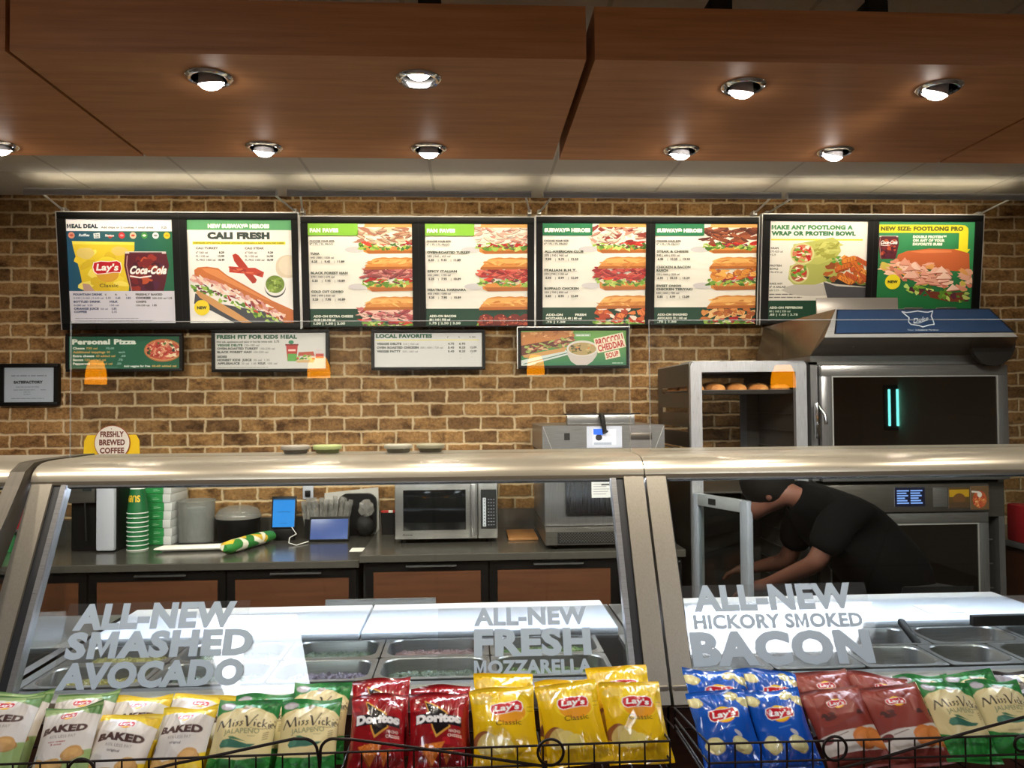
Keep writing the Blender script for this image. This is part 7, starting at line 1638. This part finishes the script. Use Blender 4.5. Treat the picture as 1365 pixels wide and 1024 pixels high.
def bag_mesh(kind, var):
    key = (kind, var)
    if key in _mesh: return _mesh[key]
    if kind not in _col: _col[kind] = raster(KIND[kind][0], NX + 1, NY + 1)
    q = np.random.default_rng(hash(kind) % 1 + sum(map(ord, kind)) * 7 + var * 101)
    u, v = np.meshgrid(np.linspace(0, 1, NX + 1), np.linspace(0, 1, NY + 1))       # v down from the top
    seal = 0.055; vv = np.clip((v - seal) / (1 - 2 * seal), 0, 1)
    env = (np.clip(1 - np.abs(2 * u - 1) ** 2.4, 0, 1) ** 0.75) * (np.clip(1 - np.abs(2 * vv - 1) ** 2.6, 0, 1) ** 0.7)
    width = 1 - 0.075 * np.sin(np.pi * vv) ** 0.8
    d = BT * 0.5 * env
    endw = np.exp(-np.minimum(vv, 1 - vv) / 0.13)
    for k in range(4):                                                             # pleats running in from the seals
        f = q.uniform(5, 13); d = d + 0.0006 * np.cos(2 * np.pi * f * u + q.uniform(0, 6)) * endw * (env > 0.02)
    for k in range(17):                                                            # sharp creases
        side = q.choice([0, 1], 2); x0, y0 = (q.uniform(0.05, 0.95), [q.uniform(0.03, 0.15), q.uniform(0.85, 0.97)][side[0]]); a = q.uniform(0.5, 2.6) * (1 if side[0] == 0 else -1); L = q.uniform(0.15, 0.5)
        dx, dy = np.cos(a), np.sin(a); t = np.clip((u - x0) * dx + (v - y0) * dy * 1.3, 0, L); dist = np.hypot(u - x0 - t * dx, v - y0 - t * dy / 1.3)
        d = d + q.choice([-1, 1.0]) * q.uniform(0.0016, 0.0046) * np.exp(-(dist / q.uniform(0.02, 0.055))) * np.clip(1 - t / (L + 1e-6) * 0.6, 0, 1) * np.minimum(1, env * 3)
    for k in range(4):
        d = d + 0.0018 * np.sin(q.uniform(4, 9) * u + q.uniform(4, 10) * v + q.uniform(0, 6)) * env
    for k in range(5):                                                             # sharp crumples of the film
        a1, f1 = q.uniform(0, 3.14), q.uniform(4, 9); p_ = (u * np.cos(a1) + 1.35 * v * np.sin(a1)) * f1 + 0.6 * np.sin(q.uniform(3, 7) * (u * np.sin(a1) - v * np.cos(a1)) + q.uniform(0, 6)) + q.uniform(0, 6)
        d = d + 0.0021 * (0.5 - np.abs(np.sin(p_))) * np.minimum(1, env * 2.2) * (0.55 + 0.45 * np.sin(q.uniform(2, 5) * u + q.uniform(2, 5) * v + q.uniform(0, 6)))
    flop = 0.006 * np.exp(-v / 0.06) * np.sin(np.pi * u * q.uniform(1.0, 2.4) + q.uniform(0, 6)) - 0.004 * np.exp(-(1 - v) / 0.06) * np.sin(np.pi * 2 * u)
    corner = q.uniform(-0.006, 0.010) * (u ** 4) * np.exp(-v / 0.12) + q.uniform(-0.006, 0.010) * ((1 - u) ** 4) * np.exp(-v / 0.12) + 0.002 * np.sin(q.uniform(5, 9) * u + q.uniform(0, 6)) * np.exp(-v / 0.05)
    x = (u - 0.5) * BW * width; z = (1 - v) * BH + 0.7 * corner; yf = -d + flop - 0.0004; yb = BT * 0.5 * env + flop + 0.0004
    n = (NX + 1) * (NY + 1); idx = np.arange(n).reshape(NY + 1, NX + 1)
    co = np.concatenate([np.stack([x, yf, z], -1).reshape(-1, 3), np.stack([x[::4, ::4], yb[::4, ::4], z[::4, ::4]], -1).reshape(-1, 3)]) if (NX % 4 == 0 and NY % 4 == 0) else None
    if co is None:
        ru = np.unique(np.r_[np.arange(0, NX + 1, 4), NX]); rv = np.unique(np.r_[np.arange(0, NY + 1, 4), NY])
        co = np.concatenate([np.stack([x, yf, z], -1).reshape(-1, 3), np.stack([x[rv][:, ru], yb[rv][:, ru], z[rv][:, ru]], -1).reshape(-1, 3)]); bx, by = len(ru), len(rv)
    else: bx, by = NX // 4 + 1, NY // 4 + 1
    F1 = np.stack([idx[:-1, :-1], idx[1:, :-1], idx[1:, 1:], idx[:-1, 1:]], -1).reshape(-1, 4)
    ib = n + np.arange(bx * by).reshape(by, bx); F2 = np.stack([ib[:-1, :-1], ib[:-1, 1:], ib[1:, 1:], ib[1:, :-1]], -1).reshape(-1, 4)
    F = np.concatenate([F1, F2])
    me = bpy.data.meshes.new('snack_bag'); me.vertices.add(len(co)); me.vertices.foreach_set('co', co.ravel()); me.loops.add(F.size); me.loops.foreach_set('vertex_index', F.ravel().astype(np.int32)); me.polygons.add(len(F)); me.polygons.foreach_set('loop_start', np.arange(0, F.size, 4, dtype=np.int32)); me.polygons.foreach_set('use_smooth', np.ones(len(F), dtype=bool))
    me.update(calc_edges=True)
    c = np.ones((len(co), 4)); c[:n, :3] = _col[kind].reshape(-1, 3); c[n:, :3] = np.median(_col[kind].reshape(-1, 3), 0)
    at = me.color_attributes.new('Col', 'FLOAT_COLOR', 'POINT'); at.data.foreach_set('color', c.ravel()); me.materials.append(KIND[kind][1]); me.validate()
    _mesh[key] = me; return me
def bag(kind, tl, tr, Yt, label, var, group, lean=45, yaw=0.0, k=1.0):
    a, b = P(*tl, Yt), P(*tr, Yt); w_ = (b - a).length / BW * k; roll = math.atan2(b.z - a.z, b.x - a.x); m = (a + b) / 2
    o = bpy.data.objects.new('snack_bag', bag_mesh(kind, var)); COL.objects.link(o)
    R = Matrix.Rotation(-roll, 3, 'Y') @ Matrix.Rotation(-rad(lean), 3, 'X') @ Matrix.Rotation(yaw, 3, 'Z')
    s = min(1.12, max(0.92, w_)); o.scale = (s, 1.0, 1.0)
    o.rotation_euler = R.to_euler(); o.location = m - R @ Vector((0, 0, BH)); return tag(o, label, 'snack bag', group)
YF, YR = 1.70, 1.772
G1, G2 = 'snack bags in the left wire rack', 'snack bags in the right wire rack'
bag('baked_green', (-24, 932), (58, 926), YF, 'front baked potato crisp bag with green top cut by the left photo edge', 0, G1, yaw=0.1)
bag('baked_green', (62, 949), (140, 936), YF, 'front baked potato crisp bag with green top, complete, second from left', 1, G1)
bag('baked_yellow', (137, 951), (218, 956), YF, 'front baked crisp bag with yellow top, right of the green topped one', 0, G1)
bag('baked_yellow', (219, 944), (293, 943), YF + 0.012, 'front baked crisp bag with yellow top, beside the cream and green bags', 1, G1, yaw=-0.15)
bag('missv', (293, 935), (377, 934), YF, 'front cream and green jalapeno crisp bag next to the yellow topped baked bag', 0, G1)
bag('missv', (377, 936), (456, 930), YF, 'front cream and green jalapeno crisp bag next to the red bags', 1, G1, yaw=0.1)
bag('doritos', (470, 927), (544, 924), YF, 'front red tortilla chip bag next to the cream bags', 0, G1)
bag('doritos', (546, 926), (624, 923), YF, 'front red tortilla chip bag next to the yellow bags', 1, G1)
bag('lays', (625, 921), (711, 913), YF, 'front yellow classic crisp bag next to the red bags', 0, G1)
bag('lays', (712, 918), (793, 904), YF, 'front yellow classic crisp bag, middle of three', 1, G1)
bag('lays', (797, 911), (878, 907), YF, 'front yellow classic crisp bag at the right end of the left rack', 2, G1)
bag('baked_green', (-4, 926), (74, 922), YR, 'rear baked bag with pale green top behind the two leftmost bags', 1, G1)
bag('baked_green', (76, 930), (160, 922), YR, 'rear baked bag with pale green top behind the second front bag', 0, G1)
bag('baked_yellow', (152, 930), (232, 927), YR, 'rear baked bag behind the yellow topped front bag, its lettering showing', 1, G1)
bag('baked_yellow', (234, 922), (315, 932), YR, 'rear baked bag with yellow top tilting down to the right', 0, G1)
bag('missv', (316, 926), (396, 925), YR, 'rear cream and green bag peeking over the left jalapeno bag', 1, G1)
bag('missv', (393, 912), (470, 911), YR, 'rear cream and green bag standing higher beside the red bags', 0, G1)
bag('doritos', (470, 909), (547, 901), YR, 'rear red tortilla chip bag with a raised right corner', 1, G1)
bag('doritos', (548, 916), (627, 912), YR, 'rear red tortilla chip bag beside the yellow bags', 0, G1)
bag('lays', (631, 899), (710, 897), YR, 'rear yellow classic crisp bag behind the leftmost yellow one', 2, G1)
bag('lays', (712, 909), (784, 905), YR, 'rear yellow classic crisp bag, lowest, behind the middle yellow one', 0, G1)
bag('lays', (780, 893), (861, 885), YR, 'rear yellow classic crisp bag standing highest at the right end', 1, G1)
bag('blue', (913, 925), (991, 918), YF, 'front blue crisp bag at the left end of the right rack', 0, G2, 46)
bag('blue', (990, 922), (1062, 918), YF, 'front blue crisp bag beside the brown bags', 1, G2, 46, -0.1)
bag('brown', (1062, 925), (1142, 912), YF, 'front reddish brown crisp bag beside the blue bags', 0, G2, 47)
bag('brown', (1138, 921), (1221, 911), YF, 'front reddish brown crisp bag beside the cream and green bags', 1, G2, 47)
bag('missv', (1221, 909), (1291, 912), YF, 'front cream and green bag next to the brown bags in the right rack', 0, G2, 46)
bag('missv', (1290, 905), (1350, 909), YF + 0.012, 'front cream and green bag near the right photo edge', 1, G2, 46, -0.1)
bag('popcorn', (1352, 925), (1425, 922), YF, 'front silvery bag cut by the right photo edge', 0, G2, 46)
bag('blue', (909, 895), (990, 892), YR, 'rear blue crisp bag behind the leftmost blue one', 1, G2, 46)
bag('blue', (989, 891), (1060, 897), YR, 'rear blue crisp bag beside the brown bags, its round logo half hidden', 0, G2, 46)
bag('brown', (1052, 900), (1128, 893), YR, 'rear reddish brown crisp bag beside the blue bags', 1, G2, 47)
bag('brown', (1124, 893), (1212, 905), YR, 'rear reddish brown crisp bag sloping down to the right', 0, G2, 47)
bag('missv', (1188, 900), (1262, 900), YR + 0.015, 'rear cream and green bag low behind the first jalapeno bag of the right rack', 1, G2, 46)
bag('missv', (1256, 901), (1318, 892), YR, 'rear cream and green bag with a raised right corner in the right rack', 0, G2, 46)
bag('popcorn', (1322, 896), (1395, 892), YR, 'dark popcorn bag cut by the right photo edge', 1, G2, 46)

def wire_rack(pl, pr, ties, scroll, rings, label, xl_ext=0.0, endl=False, endr=False):
    Yq = 1.565; a, b = P(*pl, Yq), P(*pr, Yq); a.x -= xl_ext; z0, z1 = a.z, b.z
    t = thing('wire_rack', ((a.x + b.x) / 2, 1.75, min(z0, z1) - 0.12), label, 'wire rack', group='wire snack racks on the counter front')
    r = 0.0024; yb = 1.83; zl = lambda x: z0 + (z1 - z0) * (x - a.x) / (b.x - a.x); lo = 0.038; bz = -0.078
    m = M()
    for dz in (0, -lo): m.tube([(a.x, Yq, zl(a.x) + dz), (b.x, Yq, zl(b.x) + dz)], r, WIRE, 8)
    n = max(4, int((b.x - a.x) / 0.05))
    for i in range(n + 1):
        X = a.x + (b.x - a.x) * i / n; m.tube([(X, Yq, zl(X)), (X, Yq, zl(X) + bz)], r * 0.75, WIRE, 6)
    m.tube([(a.x, Yq, zl(a.x) + bz), (b.x, Yq, zl(b.x) + bz)], r, WIRE, 8); m.build('front_wires', t)
    s = M()
    for i in range(int((b.x - a.x) / 0.06) + 1):
        X = a.x + 0.003 + (b.x - a.x - 0.006) * i / int((b.x - a.x) / 0.06); s.tube([(X, Yq, zl(X) + bz - 0.003), (X, yb, zl(X) + bz - 0.003)], r * 0.8, WIRE, 6)
    s.tube([(a.x, yb, zl(a.x) + bz), (b.x, yb, zl(b.x) + bz)], r, WIRE, 8).tube([(a.x, yb, zl(a.x) - 0.03), (b.x, yb, zl(b.x) - 0.03)], r, WIRE, 8)
    for X in (a.x, (a.x + b.x) / 2, b.x): s.tube([(X, yb, zl(X) - 0.03), (X, yb, zl(X) + bz), (X, 1.9845, zl(X) + bz - 0.02), (X, 1.9845, zl(X) + bz - 0.12)], r, WIRE, 8)
    s.build('shelf_wires', t)
    for X, on in ((a.x, endl), (b.x, endr)):
        if not on: continue
        e = M()
        for dz in (0.0, -lo, -0.065): e.tube([(X, Yq, zl(X) + dz), (X, yb, zl(X) + dz * 0.6 - 0.03)], r, WIRE, 8)
        e.build('end_wires', t)
    for pts in scroll:
        e = M(); e.tube([P(x, y, Yq - 0.006) for x, y in pts], r * 1.25, WIRE, 8); e.build('scroll', t)
    for x, y, rr in rings:
        c = P(x, y, Yq - 0.006); R = rr / 1050 * Yq
        M().tube([(c.x + R * math.cos(k * math.pi / 12), c.y, c.z + R * math.sin(k * math.pi / 12)) for k in range(24)], r * 1.2, WIRE, 8, True).build('ring', t)
arc = lambda cx, cy, rx, ry, a0, a1, n=10: [(cx + rx * math.cos(rad(a0 + (a1 - a0) * i / n)), cy - ry * math.sin(rad(a0 + (a1 - a0) * i / n))) for i in range(n + 1)]
wire_rack((0, 1020), (893, 988), 0, [[(188, 1030), (230, 1019), (290, 1007), (350, 994), (392, 985)] + arc(405, 1002, 18, 17, 100, 0) + [(425, 1012), (427, 1040)], [(425, 1040), (427, 1012)] + arc(445, 1002, 18, 17, 180, 80) + [(470, 986), (540, 995), (620, 1006), (700, 1018), (728, 1022)]],
          [(108, 1030, 17), (734, 1003, 17)], 'brown wire snack rack on the left, ending by the yellow bags', 0.28, endr=True)
wire_rack((945, 992), (1420, 979), 0, [[(1100, 1030), (1180, 1009), (1250, 988), (1310, 971), (1365, 956), (1400, 948)]], [(1113, 998, 16), (1362, 992, 10)], 'brown wire snack rack on the right with blue, brown and green bags', 0.0, endl=True)

# ------------------------------------------------------------------ lamps of the customer area (behind the viewer; seen as reflections in shields and oven glass)
def pendant(px, py, w_, h_, label):
    v = P(px, py, 7.28); Yl = -2.40; k = 7.28 / 1050; zz = v.z
    t = thing('pendant_lamp', (v.x, Yl, zz), label, 'pendant lamp', group='orange pendant lamps over the seating')
    r0, r1, hh = w_ * k / 2, w_ * k / 2 * 0.62, h_ * k
    M().lathe([(r0, -hh / 2), (r0 * 0.99, -hh * 0.2), (r0 * 0.9, hh * 0.15), (r1, hh / 2), (r1 * 0.9, hh / 2 + 0.004), (r0 * 0.86, hh * 0.15), (r0 * 0.95, -hh * 0.2), (r0 * 0.96, -hh / 2)], emit('orange_shade', (255, 150, 12), L_PENDANT), n=28, capb=False, capt=False).build('lamp_shade', t, local=True)
    M().lathe([(r1 * 0.88, hh / 2 - 0.01), (r1 * 0.5, hh / 2 + 0.02), (0.012, hh / 2 + 0.03)], BLACK, n=20, capb=True).build('cap', t, local=True)
    M().tube([(0, 0, hh / 2 + 0.03), (0, 0, ZC - zz - 0.001)], 0.004, BLACK).build('cord', t, local=True)
pendant(128, 497, 26, 30, 'orange glass pendant lamp over the seating, mirrored over the pizza sign'); pendant(425, 490, 30, 27, 'orange glass pendant lamp over the seating, mirrored beside the kids meal sign')
pendant(714, 487, 24, 26, 'orange glass pendant lamp over the seating, mirrored below the soup sign'); pendant(1044, 502, 33, 30, 'orange glass pendant lamp over the seating, mirrored in front of the bread rolls')
def tube_fixture():
    D = 2 * (YO - 0.03); a, b = P(1186, 519, 8.6), P(1198, 568, 8.6); Yl = D - 8.6
    t = thing('wall_tube_light', ((a.x + b.x) / 2, Yl, b.z), 'pair of upright cyan white tubes mirrored in the oven door', 'lamp')
    M().box((a.x - 0.05, Yl - 0.06, b.z - 0.05), (b.x + 0.05, Yl - 0.03, a.z + 0.05), BLACKM, 0.004).build('housing', t)
    for x in (a.x, b.x): M().tube([(x, Yl - 0.015, b.z), (x, Yl - 0.015, a.z)], 0.014, emit('cyan_tube', (120, 235, 225), 12.0), 10).build('tube', t)
tube_fixture()
bpy.data.objects.remove(_to)
